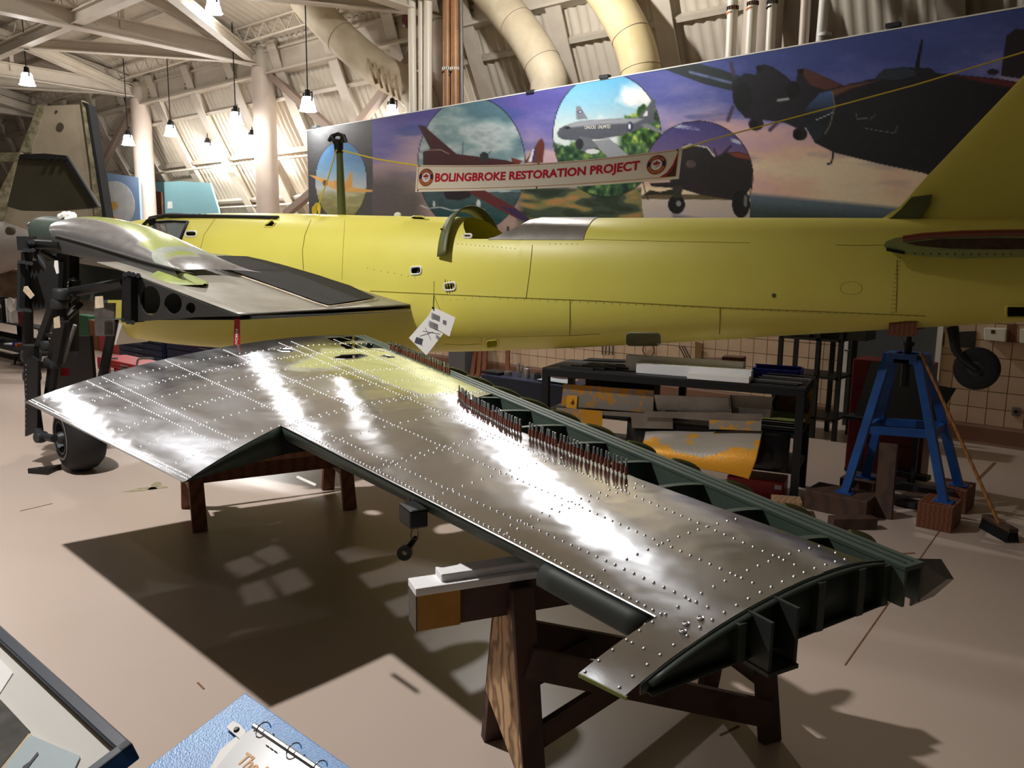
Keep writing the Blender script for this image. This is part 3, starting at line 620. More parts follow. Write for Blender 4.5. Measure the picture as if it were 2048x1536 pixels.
    k2.mix(k.line([(1350, 252), (1385, 256), (1420, 262), (1445, 274), (1482, 286)], 7)*np.clip((n3-0.35)*3, 0, 1), (176, 186, 214)); k2.mix(k.poly([(1283, 392), (1300, 380), (1320, 384), (1345, 378), (1352, 392)]), (40, 38, 32)); k2.mix(k.poly([(1283, 390), (1480, 388), (1480, 400), (1283, 398)]), (96, 84, 60))
    B = (34, 32, 34); k2.mix(k.poly([(1360, 300), (1370, 288), (1418, 294), (1431, 314), (1450, 304), (1480, 304), (1512, 314), (1512, 362), (1490, 392), (1465, 400), (1403, 390), (1360, 377), (1303, 373), (1299, 366), (1340, 364)]), B); k2.mix(k.line([(1364, 296), (1380, 289), (1415, 295), (1428, 312)], 3)*np.clip(n3*2, 0, 1), (196, 196, 180)); k2.mix(k.poly([(1455, 306), (1480, 305), (1510, 315), (1510, 322), (1470, 314)], 3), (120, 60, 44))
    k2.mix(k.ell(1353, 409, 17, 19), (22, 22, 24)); k2.mix(k.ell(1357, 407, 5, 6), (130, 130, 130)); k2.mix(k.ell(1482, 408, 18, 28), (22, 22, 24)); k2.mix(k.ell(1491, 402, 4, 12), (110, 110, 112)); k2.mix(k.poly([(1345, 372), (1366, 372), (1362, 396), (1348, 396)]), (48, 46, 46)); k2.mix(k.line([(1436, 318), (1428, 298)], 3, 2), (50, 40, 50)); k2.mix(k.line([(1440, 314), (1462, 292)], 4, 2), (50, 40, 50)); k2.mix(k.poly([(1345, 428), (1420, 440), (1345, 446)], 8), (120, 116, 132)); k2.mix(k.ell(1382, 328, 10, 8)*n3*0.9, (120, 96, 90))
    k.c = k.c*(1-e[..., None]) + k2.c*e[..., None]; k.mix(np.clip(k.ell(1396, 352, 110.8, 110.8)-k.ell(1396, 352, 109, 109), 0, 1)*(y < 400), (22, 22, 26))
    # the great bomber at the right
    K = (34, 34, 40); K2 = (86, 54, 50)
    k.mix(k.poly([(1322, 136), (1360, 128), (1400, 128), (1440, 138), (1490, 156), (1475, 184), (1440, 176), (1408, 168)]), (44, 52, 54)); k.mix(k.line([(1380, 144), (1470, 168)], 5, 3)*np.clip(n3*1.6, 0, 1), (110, 124, 168))
    k.mix(k.poly([(1464, 166), (1490, 146), (1512, 150), (1514, 136), (1526, 128), (1545, 133), (1572, 152), (1590, 170), (1595, 148), (1608, 136), (1640, 150), (1690, 172), (1660, 190), (1622, 236), (1606, 262), (1570, 246), (1530, 240), (1490, 236), (1466, 205)]), K); k.mix(k.poly([(1600, 140), (1612, 137), (1645, 152), (1690, 173), (1650, 180), (1620, 170)], 4), K2)
    for (cx, cy, r) in [(1512, 248, 15), (1600, 268, 15)]: k.mix(k.ell(cx, cy, r, r*0.9), (40, 32, 36)); k.mix(k.ell(cx-4, cy+1, r*0.5, r*0.6), (18, 18, 22))
    k.mix(k.ell(1486, 195, 18, 30), (22, 26, 28)); k.mix(k.ell(1519, 136, 7, 6), (16, 18, 20)); k.mix(k.ell(1601, 143, 7, 6), (22, 18, 20)); k.mix(k.ell(1586, 180, 14, 18), (24, 24, 28)); k.mix(k.line([(1556, 201), (1576, 198)], 5, 2), (150, 158, 160))
    for P in ([(1462, 126), (1468, 150)], [(1456, 240), (1466, 214)], [(1540, 260), (1556, 244)]): k.mix(k.line(P, 7, 4), (76, 60, 86))
    k.mix(k.poly([(1610, 214), (1640, 186), (1680, 172), (1750, 157), (1768, 138), (1800, 134), (1862, 136), (1872, 146), (1990, 156), (2060, 168), (2160, 186), (2160, 440), (1980, 390), (1846, 346), (1760, 328), (1668, 305), (1630, 286), (1610, 252)]), K); k.mix(k.poly([(1650, 184), (1700, 170), (1760, 160), (1700, 178), (1664, 194)], 4), (100, 66, 54)); k.mix(k.poly([(1900, 150), (1990, 158), (2080, 172), (2160, 196), (2060, 184)], 5), (92, 40, 44))
    gl = k.poly([(1611, 216), (1640, 186), (1664, 182), (1670, 212), (1654, 262), (1630, 284), (1610, 252)]); gc = k.ramp((y-182)/100, [(0, (70, 98, 150)), (0.3, (52, 66, 92)), (0.5, (26, 30, 38)), (1, (40, 52, 60))]); k.c = k.c*(1-gl[..., None]) + gc*gl[..., None]; k.mix(k.line([(1664, 182), (1670, 212), (1660, 250), (1650, 268)], 2), (120, 116, 100)); k.mix(k.line([(1632, 240), (1664, 226)], 2)*0.8, (180, 190, 200))
    k.mix(k.poly([(1748, 158), (1768, 138), (1800, 134), (1830, 140), (1832, 152), (1790, 160)]), (44, 54, 66)); k.mix(k.poly([(1829, 136), (1842, 80), (1847, 78), (1838, 136)]), (24, 24, 28)); k.mix(k.poly([(2002, 152), (2012, 72), (2030, 58), (2160, 58), (2160, 172)]), (42, 38, 44)); k.mix(k.ell(1986, 144, 12, 6), (40, 36, 40)); k.mix(k.line([(1667, 304), (1663, 326), (1656, 328)], 4), (34, 30, 34))
    for P in ([(1712, 226), (1714, 238), (1735, 236)], [(1740, 238), (1750, 230)], [(1728, 256), (1760, 262), (1790, 266), (1796, 250)]): k.mix(k.line(P, 1.6)*0.7, (130, 132, 138))
    # grain of the print
    k.c = k.c + (vnoise(x, y, 7, 5, 31, 2)[..., None]-0.5)*8
    return k.c
cols = np.r_[np.arange(613, 2060, 2.2), np.arange(2060, 2600, 8)]; Xs = np.array([PY(c, 250, YW-0.05)[0] for c in cols]); nr = 165
G = np.zeros((len(Xs), nr, 3)); ZTOP = 4.72 + 0.16*(Xs+15)/13.2
for j, q in enumerate(np.linspace(0, 1, nr)): G[:, j, 0] = Xs; G[:, j, 1] = YW-0.045; G[:, j, 2] = 2.32 + (ZTOP-2.32)*q
ux, uy = project(G); b = MB(); b.grid(G, flip=True)
mural_t = thing('wall_mural', 'long painted mural of bombers and ovals across a purple sky, above the tiled wall', 'mural', V(-8, YW-0.03, 2.3))
m_mural = attrmat('mural_print', 0.6); m_mural.node_tree.nodes['Principled BSDF'].inputs['Specular IOR Level'].default_value = 0.2
mo = b.build('painted_face', m_mural, mural_t, smooth=True, ang=180); set_paint(mo, paint_mural(ux, uy).reshape(-1, 3))
b = MB(); b.add([V(Xs[0], YW-0.042, 2.32), V(Xs[-1], YW-0.042, 2.32), V(Xs[-1], YW-0.042, ZTOP[-1]-0.002), V(Xs[0], YW-0.042, ZTOP[0]-0.002), V(Xs[0], YW+0.015, 2.32), V(Xs[-1], YW+0.015, 2.32), V(Xs[-1], YW+0.015, ZTOP[-1]-0.002), V(Xs[0], YW+0.015, ZTOP[0]-0.002)], [(0, 1, 2, 3), (7, 6, 5, 4), (0, 4, 5, 1), (3, 2, 6, 7), (0, 3, 7, 4), (1, 5, 6, 2)]); b.build('backing_board', m_dgrey, mural_t)
b = MB(); b.bar(V(Xs[0], YW-0.02, ZTOP[0]+0.008), V(Xs[-1], YW-0.02, ZTOP[-1]+0.008), 0.06, 0.016); b.build('top_edge_strip', m_white, mural_t)
# lettering on the transport's side
tv, tf = text_mesh('CANUCKS   UNLIMITED', 1.0, 0.01); tw_ = tv[:, 0].max()
A = PY(1169, 258, YW-0.05); B = PY(1221, 256.5, YW-0.05); sc = (B[0]-A[0])/tw_
b = MB(); b.add([V(A[0] + p[0]*sc, YW-0.05, A[2] + p[0]/tw_*(B[2]-A[2]) + p[1]*sc*1.6) for p in tv], tf); b.build('painted_lettering', m_white, mural_t)

# ================================================================== mast, ropes, banner above the fuselage
def Rope(pts, r, name, label, mt=m_rope):
    b = MB(); b.tube(pts, r, 6); return tag(b.build(name, mt, smooth=True), label, 'rope')
mtop = PF(679, 300, 0.0); mbot = PF(684, 445, 0.0)
banner_t = thing('banner', 'long cream banner with red lettering and two round emblems, strung over the fuselage', 'banner', PF(1095, 384, 0.0))
BA, BB, BC, BD = PF(834, 330, 0.0), PF(1365, 297, 0.0), PF(831, 384, 0.0), PF(1358, 358, 0.0)     # tl tr bl br
def BN(u, v, off=0.0):
    p = (BA*(1-u) + BB*u)*(1-v) + (BC*(1-u) + BD*u)*v
    return p - V(0, 0, 0.055*math.sin(math.pi*u)*(1-0.55*v)) + FN*(off + 0.015*math.sin(2*math.pi*u+0.4)*v)
b = MB(); b.grid([[BN(u, v) for v in np.linspace(0, 1, 9)] for u in np.linspace(0, 1, 61)]); b.build('banner_cloth', m_cream, banner_t, smooth=True, ang=180)
b = MB()
for v in (0.045, 0.9): b.tube([BN(u, v, 0.002) for u in np.linspace(0.008, 0.985, 40)], 0.0022, 4)
for u in (0.008, 0.988): b.tube([BN(u, v, 0.002) for v in np.linspace(0.045, 0.9, 6)], 0.0022, 4)
b.build('banner_border_line', m_borg, banner_t)
tv, tf = text_mesh('BOLINGBROKE RESTORATION PROJECT', 1.0, 0.032); tw_ = tv[:, 0].max(); chh = 0.72
b = MB(); b.add([BN(0.083 + p[0]/tw_*0.782, 0.615 - 0.06*(p[0]/tw_) - p[1]/chh*0.315, 0.003) for p in tv], tf); b.build('banner_lettering', m_bred, banner_t)
wB, hB = np.linalg.norm(BB-BA), np.linalg.norm(BC-BA)
LEAF = [(0, 1), (0.13, 0.68), (0.3, 0.77), (0.24, 0.3), (0.52, 0.58), (0.6, 0.4), (0.92, 0.42), (0.8, 0.16), (0.95, 0.06), (0.5, -0.36), (0.54, -0.52), (0.06, -0.44), (0.05, -0.9)]; LEAF = LEAF + [(-a, c) for a, c in LEAF[::-1][:-1]]
for (uc, vc) in ((0.045, 0.46), (0.921, 0.45)):
    def EP(x, z, off): return BN(uc + x/wB, vc - z/hB, off)
    def disc(r0, r1, off, n=36):
        m = MB(); m.grid([[EP(r*math.cos(q), r*math.sin(q), off) for r in (r0, r1)] for q in np.linspace(0, 2*math.pi, n+1)]); return m
    R0 = hB*0.335
    disc(R0*0.94, R0, 0.004).build('emblem_rim', m_borg, banner_t); disc(R0*0.57, R0*0.94, 0.0035).build('emblem_ring', m_bnavy, banner_t); disc(R0*0.54, R0*0.6, 0.004).build('emblem_rim', m_borg, banner_t); disc(0.0, R0*0.56, 0.003).build('emblem_face', m_white, banner_t)
    b = MB(); b.add([EP(a*R0*0.42, c*R0*0.42 + R0*0.05, 0.0055) for a, c in LEAF] + [EP(0, R0*0.02, 0.0055)], [(i, (i+1) % len(LEAF), len(LEAF)) for i in range(len(LEAF))]); b.build('maple_leaf', m_red, banner_t)
    b = MB(); b.add([EP(a*R0*0.5, c*R0*0.5, 0.0058) for a, c in [(-0.9, -0.15), (-0.3, -0.28), (0.2, -0.22), (0.85, 0.2), (0.9, 0.28), (0.2, -0.02), (-0.3, -0.08), (-0.6, 0.08)]], [tuple(range(8))]); b.build('emblem_aircraft', m_white, banner_t)
    for word, up, a0, a1 in (('CANADIAN', 1, 145, 35), ('WARPLANE HERITAGE', -1, 202, 338)):
        b = MB()
        for i, ch in enumerate(word):
            if ch == ' ': continue
            q = math.radians(a0 + (a1-a0)*i/(len(word)-1)); tv2, tf2 = text_mesh(ch, R0*0.3, 0.002, 'CENTER')
            rad = V(math.cos(q), math.sin(q)); tan = V(math.sin(q), -math.cos(q)) if up > 0 else V(-math.sin(q), math.cos(q)); rd = rad if up > 0 else -rad; r_ = R0*(0.66 if up > 0 else 0.87)
            b.add([EP(*(rad*r_ + tan*p[0] + rd*p[1]), 0.0055) for p in tv2], tf2)
        b.build('emblem_lettering', m_borg, banner_t)
b = MB(); b.add([BN(u, v, 0.0025) for u, v in [(0.987, 0.1), (0.987, 0.89), (0.935, 0.89), (0.958, 0.75), (0.975, 0.5)]], [(0, 1, 2, 3, 4)]); b.build('red_corner', m_red, banner_t)
b = MB(); b.add([BN(u, v, 0.0032) for u, v in [(0.987, 0.28), (0.987, 0.89), (0.955, 0.89), (0.972, 0.72), (0.982, 0.5)]], [(0, 1, 2, 3, 4)]); b.build('dark_corner', m_brown, banner_t)
b = MB()
for (u, v) in ((0.012, 0.95), (0.5, 0.96), (0.012, 0.03), (0.985, 0.03), (0.5, 0.015)): b.lathe([(0.0, 0.004), (0.008, 0.004), (0.008, 0.0)], BN(u, v), FN, 10)
b.build('grommet', m_blackM, banner_t)
Rope([mtop + V(0, 0, 0.0), (mtop*0.5+BA*0.5) - V(0, 0, 0.02), BN(0.006, 0.03)], 0.008, 'rope', 'yellow rope tied from the mast to the end of the banner')
kn = PF(632, 424, 0.12); Rope([mtop + FN*0.05, PF(655, 360, 0.08), kn], 0.007, 'rope', 'yellow rope slanting down from the mast to a knot on the fuselage')
b = MB()
for k in range(3): b.tube(bez([kn + V(-0.06+0.03*k, 0, -0.02), kn + V(-0.03+0.03*k, -0.02, 0.05+0.02*k), kn + V(0.02+0.03*k, 0, 0.06), kn + V(0.06, 0.0, -0.03)], 6), 0.008, 6)
tag(b.build('rope_knot', m_rope, smooth=True), 'yellow rope knot resting on top of the fuselage', 'rope')
Rope([BN(0.994, 0.03), PF(1420, 280, 0.0), PF(1830, 170, 0.0), PF(2048, 104, 0.0), F(-0.75, 0.0, 3.86)], 0.006, 'rope', 'thin yellow rope running from the banner up to the tail fin')

# ================================================================== the yellow aircraft
AC = thing('aircraft', 'yellow twin-engined aircraft without its outer wings, propped on a blue tail stand', 'aircraft', F(4.5, 0.3, 0.0))
KS = [-2.8, -1.5, -0.5, 0.34, 1.5, 2.64, 4.06, 6.0, 8.0, 9.2, 9.7]
KT = [2.44, 2.455, 2.465, 2.475, 2.49, 2.51, 2.535, 2.565, 2.60, 2.60, 2.50]
KB = [1.96, 1.80, 1.685, 1.59, 1.445, 1.33, 1.16, 1.02, 0.95, 0.93, 0.97]
KW = [0.10, 0.19, 0.27, 0.34, 0.44, 0.51, 0.57, 0.60, 0.60, 0.56, 0.50]
def _poly(k, deg=5): c = np.polyfit(KS, k, deg); return lambda s: np.polyval(c, s)
fzt, fzb, fw = _poly(KT, 5), _poly(KB, 6), _poly(KW, 5)
SE = 2.35
def fhalf(s, z):
    zt, zb = fzt(s), fzb(s); hz = (zt-zb)/2; q = abs((z-(zt+zb)/2)/hz); q = min(q, 0.999); return float(fw(s)*(1-q**SE)**(1/SE))
def SF(px, py, off=0.0):
    t = 0.45
    for _ in range(25):
        p = PF(px, py, t); s, _t, z = inF(p); t = 0.5*t + 0.5*fhalf(s, z)
    p = PF(px, py, t); s, _, z = inF(p)
    zt, zb = fzt(s), fzb(s); up = (z-(zt+zb)/2)/((zt-zb)/2); nrm = FN*math.sqrt(max(0.05, 1-up*up)) + V(0, 0, up); nrm /= np.linalg.norm(nrm)
    return p + nrm*off
# skin: open along the top over the turret well
def zcut(s):                                     # height of the opening edge, None when closed
    if 3.62 < s < 4.42: return float(np.interp(s, [3.62, 3.74, 3.95, 4.2, 4.32, 4.42], [2.515, 2.40, 2.30, 2.30, 2.42, 2.53]))
    return None
ns, na = 420, 220
P = []
for s in np.linspace(-2.8, 9.62, ns):
    zt, zb, w = fzt(s), fzb(s), fw(s); hz = (zt-zb)/2; zc = (zt+zb)/2; c = zcut(s); q0 = 0.0
    if c is not None: up = min(0.999, (c-zc)/hz); q0 = math.asin(math.sqrt(max(0.0, 1-up**SE)))  # superellipse angle of the edge
    row = []
    for k in range(na+1):
        q = q0 + (2*math.pi-2*q0)*k/na; cs, sn = math.cos(q), math.sin(q)
        tt = w*math.copysign(abs(sn)**(2/SE), sn); z = zc + hz*math.copysign(abs(cs)**(2/SE), cs); row.append(F(s, tt, z))
    P.append(row)
def rrect(x, y, w, h, r=0.35, skew=0.0):
    out = []
    for (sx, sy) in ((1, 1), (-1, 1), (-1, -1), (1, -1)):
        a0 = {(1, 1): 0, (-1, 1): 90, (-1, -1): 180, (1, -1): 270}[(sx, sy)]; rr = r*min(w, h)
        for a in (0, 30, 60, 90): q = math.radians(a0+a); px = sx*(w/2-rr) + rr*math.cos(q); py = sy*(h/2-rr) + rr*math.sin(q); out.append((x + px, y + py + skew*px))
    return out
# real openings in the near side skin: outline, rim material, rim name
HOLES = [(rrect(832, 541, 21, 15, 0.3, -0.08), m_white, 'opening_rim'), (rrect(900, 573, 22, 15, 0.3, -0.08), m_white, 'opening_rim'), (rrect(984, 687, 24, 15, 0.3, -0.08), m_yellow, 'opening_rim'),
    ([(529, 451), (545, 440), (551, 447), (545, 454), (530, 454)], m_yellow, 'hatch_rim'), (rrect(382, 468, 23, 11, 0.5), m_white, 'side_port_rim'), (rrect(935, 472, 17, 7, 0.5), m_white, 'slot_rim'),
    (rrect(2034, 623, 44, 24, 0.2), m_yellow, 'tail_slot_rim'), ([(820, 436), (828, 433), (845, 433.5), (858, 440), (845, 441), (826, 440)], m_yellow, 'top_hatch_rim'), ([(302, 448), (340, 446), (374, 446), (368, 462), (362, 480), (356, 497), (330, 480), (306, 464)], None, '')]
b = MB(); b.grid(P); Vv = np.array(b.v); Fc = Vv[np.array(b.f)].mean(1); cs_ = Canvas(*project(Fc)); cut = np.zeros(len(Fc), bool)
for poly_, _m, _n in HOLES: cut |= cs_.poly(poly_, 0.01) > 0.5
cut &= ((Fc - FO) @ FN) > 0.0; b.f = [f for f, c_ in zip(b.f, cut) if not c_]
b.build('fuselage_skin', m_yellow, AC, smooth=True, ang=60)
for poly_, _m, _n in HOLES:
    if _m is not None: r_ = MB(); r_.tube([SF(*p, 0.001) for p in poly_ + poly_[:2]], 0.011, 6); r_.build(_n, _m, AC, smooth=True)
# inner bulkheads keep the open ends from being see-through
for s, k in ((9.45, 0.97), (4.75, 0.95), (3.4, 0.95), (-2.75, 0.96)):
    zt, zb, w = fzt(s), fzb(s), fw(s); hz = (zt-zb)/2*k; zc = (zt+zb)/2; ring = []
    for q in np.linspace(0, 2*math.pi, 40, endpoint=False):
        cs, sn = math.cos(q), math.sin(q); ring.append(F(s, w*k*math.copysign(abs(sn)**(2/SE), sn), zc + hz*math.copysign(abs(cs)**(2/SE), cs)))
    b = MB(); b.prism(ring, -FA*0.02); b.build('bulkhead', m_oliveD, AC)
# seams and rivet lines
m_seam = mat('seam_line', (128, 118, 40), 0.6)
def seam(pts, r=0.0035, n=10):
    Q = []
    for (a, c) in zip(pts[:-1], pts[1:]):
        for q in np.linspace(0, 1, n, endpoint=False): Q.append(SF(a[0]*(1-q)+c[0]*q, a[1]*(1-q)+c[1]*q, 0.001))
    Q.append(SF(*pts[-1], 0.001)); b = MB(); b.tube(Q, r, 5); return b.build('skin_seam', m_seam, AC)
seam([(740, 582), (1000, 594), (1200, 602), (1440, 615), (1640, 623), (1850, 632)])
seam([(885, 673), (1000, 674), (1140, 671), (1200, 668)])
seam([(1065, 490), (1060, 540), (1052, 598)]); seam([(1140, 601), (1140, 640), (1139, 671)]); seam([(1440, 615), (1440, 640), (1439, 668)])
seam([(622, 440), (610, 470), (605, 500), (607, 540)], 0.004); seam([(690, 440), (686, 500), (684, 560)], 0.002); seam([(430, 438), (408, 470), (398, 510)], 0.003); seam([(1160, 478), (1250, 481), (1400, 484), (1500, 486)], 0.0018); seam([(868, 562), (868, 610), (866, 630)], 0.003); seam([(1794, 520), (1794, 570), (1792, 625)], 0.003)
seam([(1672, 490), (1720, 491), (1765, 490)], 0.002); seam([(963, 674), (963, 690)], 0.002); seam([(888, 688), (925, 690), (960, 688)], 0.002)
b = MB()
def rivet(mb, p, nrm, r=0.006, h=0.003):
    nrm = np.asarray(nrm)/np.linalg.norm(nrm); mb.lathe([(r, -0.002), (r*0.75, h*0.8), (0.0001, h)], p, nrm, 6)
for (x0, y0, x1, y1, n) in [(1800, 515, 1788, 625, 14), (1795, 515, 1783, 625, 14), (1000, 597, 1400, 615, 26), (735, 536, 830, 555, 8), (900, 600, 990, 592, 7), (1445, 617, 1850, 633, 26), (1100, 488, 1155, 488, 6), (1141, 606, 1139, 668, 9), (880, 485, 1030, 497, 18)]:
    for q in np.linspace(0, 1, n): p = SF(x0+(x1-x0)*q, y0+(y1-y0)*q, 0.0); rivet(b, p, FN, 0.005, 0.004)
for q in np.linspace(0, 2*math.pi, 22, endpoint=False): p = SF(1702+22*math.cos(q), 576+13*math.sin(q)); rivet(b, p, FN, 0.0045, 0.004)
stuff(b.build('skin_rivets', m_seam, AC))
# surface patches from outlines
def spatch(poly, off, name, m, parent=AC, rings=4):
    poly = np.array(poly, float); n = len(poly); cen = poly.mean(0); rows = []
    for r in np.linspace(0.001, 1, rings): rows.append([SF(*(cen + (p-cen)*r), off) for p in list(poly) + [poly[0]]])
    mb = MB(); mb.grid(rows); edge0 = rows[-1]; mb.grid([[SF(*p, off) for p in list(poly) + [poly[0]]], [SF(*p, -0.01) for p in list(poly) + [poly[0]]]])
    return mb.build(name, m, parent, smooth=True, ang=50)
def rrect(x, y, w, h, r=0.35, skew=0.0):
    out = []
    for (sx, sy) in ((1, 1), (-1, 1), (-1, -1), (1, -1)):
        a0 = {(1, 1): 0, (-1, 1): 90, (-1, -1): 180, (1, -1): 270}[(sx, sy)]; rr = r*min(w, h)
        for a in (0, 30, 60, 90): q = math.radians(a0+a); px = sx*(w/2-rr) + rr*math.cos(q); py = sy*(h/2-rr) + rr*math.sin(q); out.append((x + px, y + py + skew*px))
    return out
for (x, y, w, h, rim) in [(832, 541, 21, 15, 1), (900, 573, 22, 15, 1), (984, 687, 24, 15, 0)]:
    pass
spatch(rrect(1287, 678, 71, 27, 0.3), 0.004, 'panel_rim', m_white); spatch(rrect(1287, 678, 69, 25, 0.3), 0.008, 'lower_side_panel', m_oliveD)
spatch(rrect(1548, 591, 9, 9, 0.5), 0.002, 'scuff_mark', m_oliveD)
# turret hoop, grey fairing and the small stay
hb, ht = inF(PF(884, 490, 0.6)), inF(PF(938, 420, 0.0)); Q = []
for ds, ro in ((0.07, 0.02), (-0.06, 0.075)):
    row = []
    for q in np.linspace(-1.22, 1.22, 40):
        sq = ht[0] + (hb[0]-ht[0])*(abs(q)/1.22)**1.6 + ds; zt, zb, w = fzt(sq), fzb(sq), fw(sq); hz = (zt-zb)/2; zc = (zt+zb)/2; cs, sn = math.cos(q), math.sin(q)
        row.append(F(sq, (w+ro)*math.copysign(abs(sn)**(2/SE), sn), zc + (hz+ro+0.035*(1-abs(q)/1.22))*abs(cs)**(2/SE)))
    Q.append(row)
b = MB(); b.grid(Q); ob = b.build('turret_hoop', m_oliveD, AC, smooth=True, ang=180); md = ob.modifiers.new('thick', 'SOLIDIFY'); md.thickness = 0.012
rows = []
for s in np.linspace(3.0, 3.98, 16):
    zt, zb, w = fzt(s), fzb(s), fw(s); hz = (zt-zb)/2; zc = (zt+zb)/2; c = zcut(s) or zt; up = min(0.9995, (c-zc)/hz); q0 = math.asin(math.sqrt(max(0.0, 1-abs(up)**SE))); q1 = 0.93 - 0.02*(s-3)
    q1 = max(q1, q0+0.02); rows.append([F(s, (w+0.006)*math.sin(q)**(2/SE) if q > 0 else 0.0, zc + (hz+0.006)*math.cos(q)**(2/SE)) for q in np.linspace(q0, q1, 12)])
b = MB(); b.grid(rows); b.build('turret_fairing_panel', m_gun, AC, smooth=True, ang=180)
b = MB(); p = PF(1016, 478, 0.1); b.tube([p, PF(1016, 453, 0.1)], 0.012, 8); b.bar(p, p + FA*-0.15, 0.02, 0.02); b.build('turret_stay', m_steel, AC)
b = MB(); b.lathe([(0.04, 0), (0.04, 0.03), (0.0, 0.035)], PF(797, 432, 0.0), FN, 12); b.build('top_eyebolt', m_white, AC)
b = MB(); b.tube([SF(883, 458, 0.0), SF(886, 466, 0.05), SF(889, 464, 0.0)], 0.01, 6); b.build('side_cleat', m_blackM, AC)
# cockpit: side window, windscreen frame, top rail
spatch([(302, 448), (340, 446), (374, 446), (368, 462), (362, 480), (356, 497), (330, 480), (306, 464)], 0.004, 'cockpit_window', mat('dusty_window', (150, 160, 162), 0.2, c2=(180, 188, 188), scale=9, amt=0.9, alpha=0.4))
def sline(pts, r, name, m=m_black, off=0.008):
    Q = []
    for (a, c) in zip(pts[:-1], pts[1:]):
        for q in np.linspace(0, 1, 6, endpoint=False): Q.append(SF(a[0]*(1-q)+c[0]*q, a[1]*(1-q)+c[1]*q, off))
    Q.append(SF(*pts[-1], off)); b = MB(); b.tube(Q, r, 6); return b.build(name, m, AC)
sline([(304, 446), (340, 444), (376, 445), (368, 464), (360, 486), (356, 500)], 0.018, 'window_frame'); sline([(304, 446), (330, 478), (356, 500)], 0.012, 'window_frame')
sline([(330, 447), (336, 470), (334, 482)], 0.006, 'cockpit_pipe', m_copper); sline([(318, 448), (322, 466)], 0.006, 'cockpit_pipe', m_copper)
b = MB(); b.tube([PF(300, 437, 0.2), PF(330, 431, 0.25), PF(420, 433, 0.28), PF(556, 436, 0.3)], 0.028, 8); b.build('canopy_rail', m_black, AC)
b = MB(); b.tube([PF(312, 434, 0.1), PF(340, 428, 0.05), PF(365, 429, 0.1), PF(380, 433, 0.2)], 0.016, 6)
for x in (388, 400, 412): b.tube([PF(x, 433, 0.28), PF(x-1, 428, 0.28)], 0.012, 5)
b.tube([PF(420, 433, 0.0), PF(450, 428, -0.1), PF(500, 427, -0.1), PF(560, 433, 0.0)], 0.014, 6); b.build('canopy_frame', m_black, AC)
b = MB()
for A_, B_ in [((281, 456), (296, 441)), ((296, 441), (312, 437)), ((284, 455), (300, 457)), ((300, 457), (308, 440)), ((296, 441), (301, 448)), ((296, 468), (303, 458))]: b.tube([PF(*A_, 0.35), PF(*B_, 0.35)], 0.022, 6)
b.build('windscreen_frame', m_black, AC)
# nose bottom lip, white inner edge
b = MB(); b.prism([PF(230, 632, 0.42), PF(237, 630, 0.42), PF(244, 650, 0.42), PF(231, 690, 0.42), PF(219, 688, 0.42), PF(228, 660, 0.42)], -FN*0.5); b.build('nose_lip', m_white, AC)

# fin
zl = np.linspace(2.40, 4.45, 26); LEs = np.interp(zl, [2.38, 2.46, 2.50, 2.58, 2.68, 2.79, 3.52, 4.06, 4.45], [0.72, 0.62, 0.50, 0.42, 0.345, 0.265, -0.33, -0.76, -1.07])
for sd in (1,):
    rows = []
    for z, le in zip(zl, LEs):
        te = -2.75 + 0.1*(z-2.4); ch = le-te; row = []
        for u in np.r_[np.linspace(1, 0, 14)**1.6, -(np.linspace(0, 1, 14)[1:]**1.6)]:
            x = abs(u); th = 0.085*(1.6*math.sqrt(x)*(1-x)**0.9)*math.copysign(1, u if u else 1); row.append(F(le - x*ch, th + (0.0 if x else 0.0), z))
        rows.append(row)
    b = MB(); b.grid(rows); b.build('tail_fin', m_yellow, AC, smooth=True, ang=60)
def fpatch(poly, t, name, m):
    b = MB(); b.prism([PF(*p, t) for p in poly], -FN*0.06); return b.build(name, m, AC)
fpatch([(1768, 441), (1784, 434), (1802, 418), (1823, 394), (1864, 389), (1860, 410), (1846, 428), (1832, 446), (1822, 456), (1800, 447), (1782, 442)], 0.092, 'fin_root_fillet', m_oliveD)
# tailplane stub with a wooden-coloured cap
top = [(1767, 491), (1772, 483), (1790, 476), (1830, 470), (1900, 465), (2000, 462), (2110, 462)]; bot = [(1767, 491), (1776, 500), (1800, 507), (1850, 513), (1930, 517), (2030, 515), (2110, 510)]
ring = [PF(*p, 0.47) for p in top] + [PF(*p, 0.47) for p in bot[::-1][:-1]]
b = MB(); b.prism(ring, -FN*0.3); b.build('tailplane_stub', m_olive, AC, smooth=True, ang=35)
b = MB(); b.prism([PF(*p, 0.475) for p in [(1812, 486), (1880, 478), (1980, 476), (2110, 477), (2110, 497), (2000, 499), (1900, 497), (1840, 492)]], -FN*0.02); b.build('stub_end_shade_panel', m_brown, AC)  # solid panel coloured dark in place of the shaded open end
b = MB(); b.tube([PF(*p, 0.46) for p in [(1806, 478), (1850, 472), (1920, 468), (2000, 466), (2110, 466)]], 0.026, 8); b.build('stub_cap_strip', mat('varnished_red_brown', (112, 48, 24), 0.2), AC, smooth=True)
b = MB(); b.prism([PF(*p, 0.48) for p in [(1772, 495), (1809, 502), (1809, 509), (1773, 502)]], -FN*0.03); b.build('stub_bracket', m_blackM, AC)
b = MB()
for k in range(13): rivet(b, PF(1830+k*16, 507+0.25*min(k, 6), 0.472), FN, 0.006)
stuff(b.build('stub_rivets', m_blackM, AC))
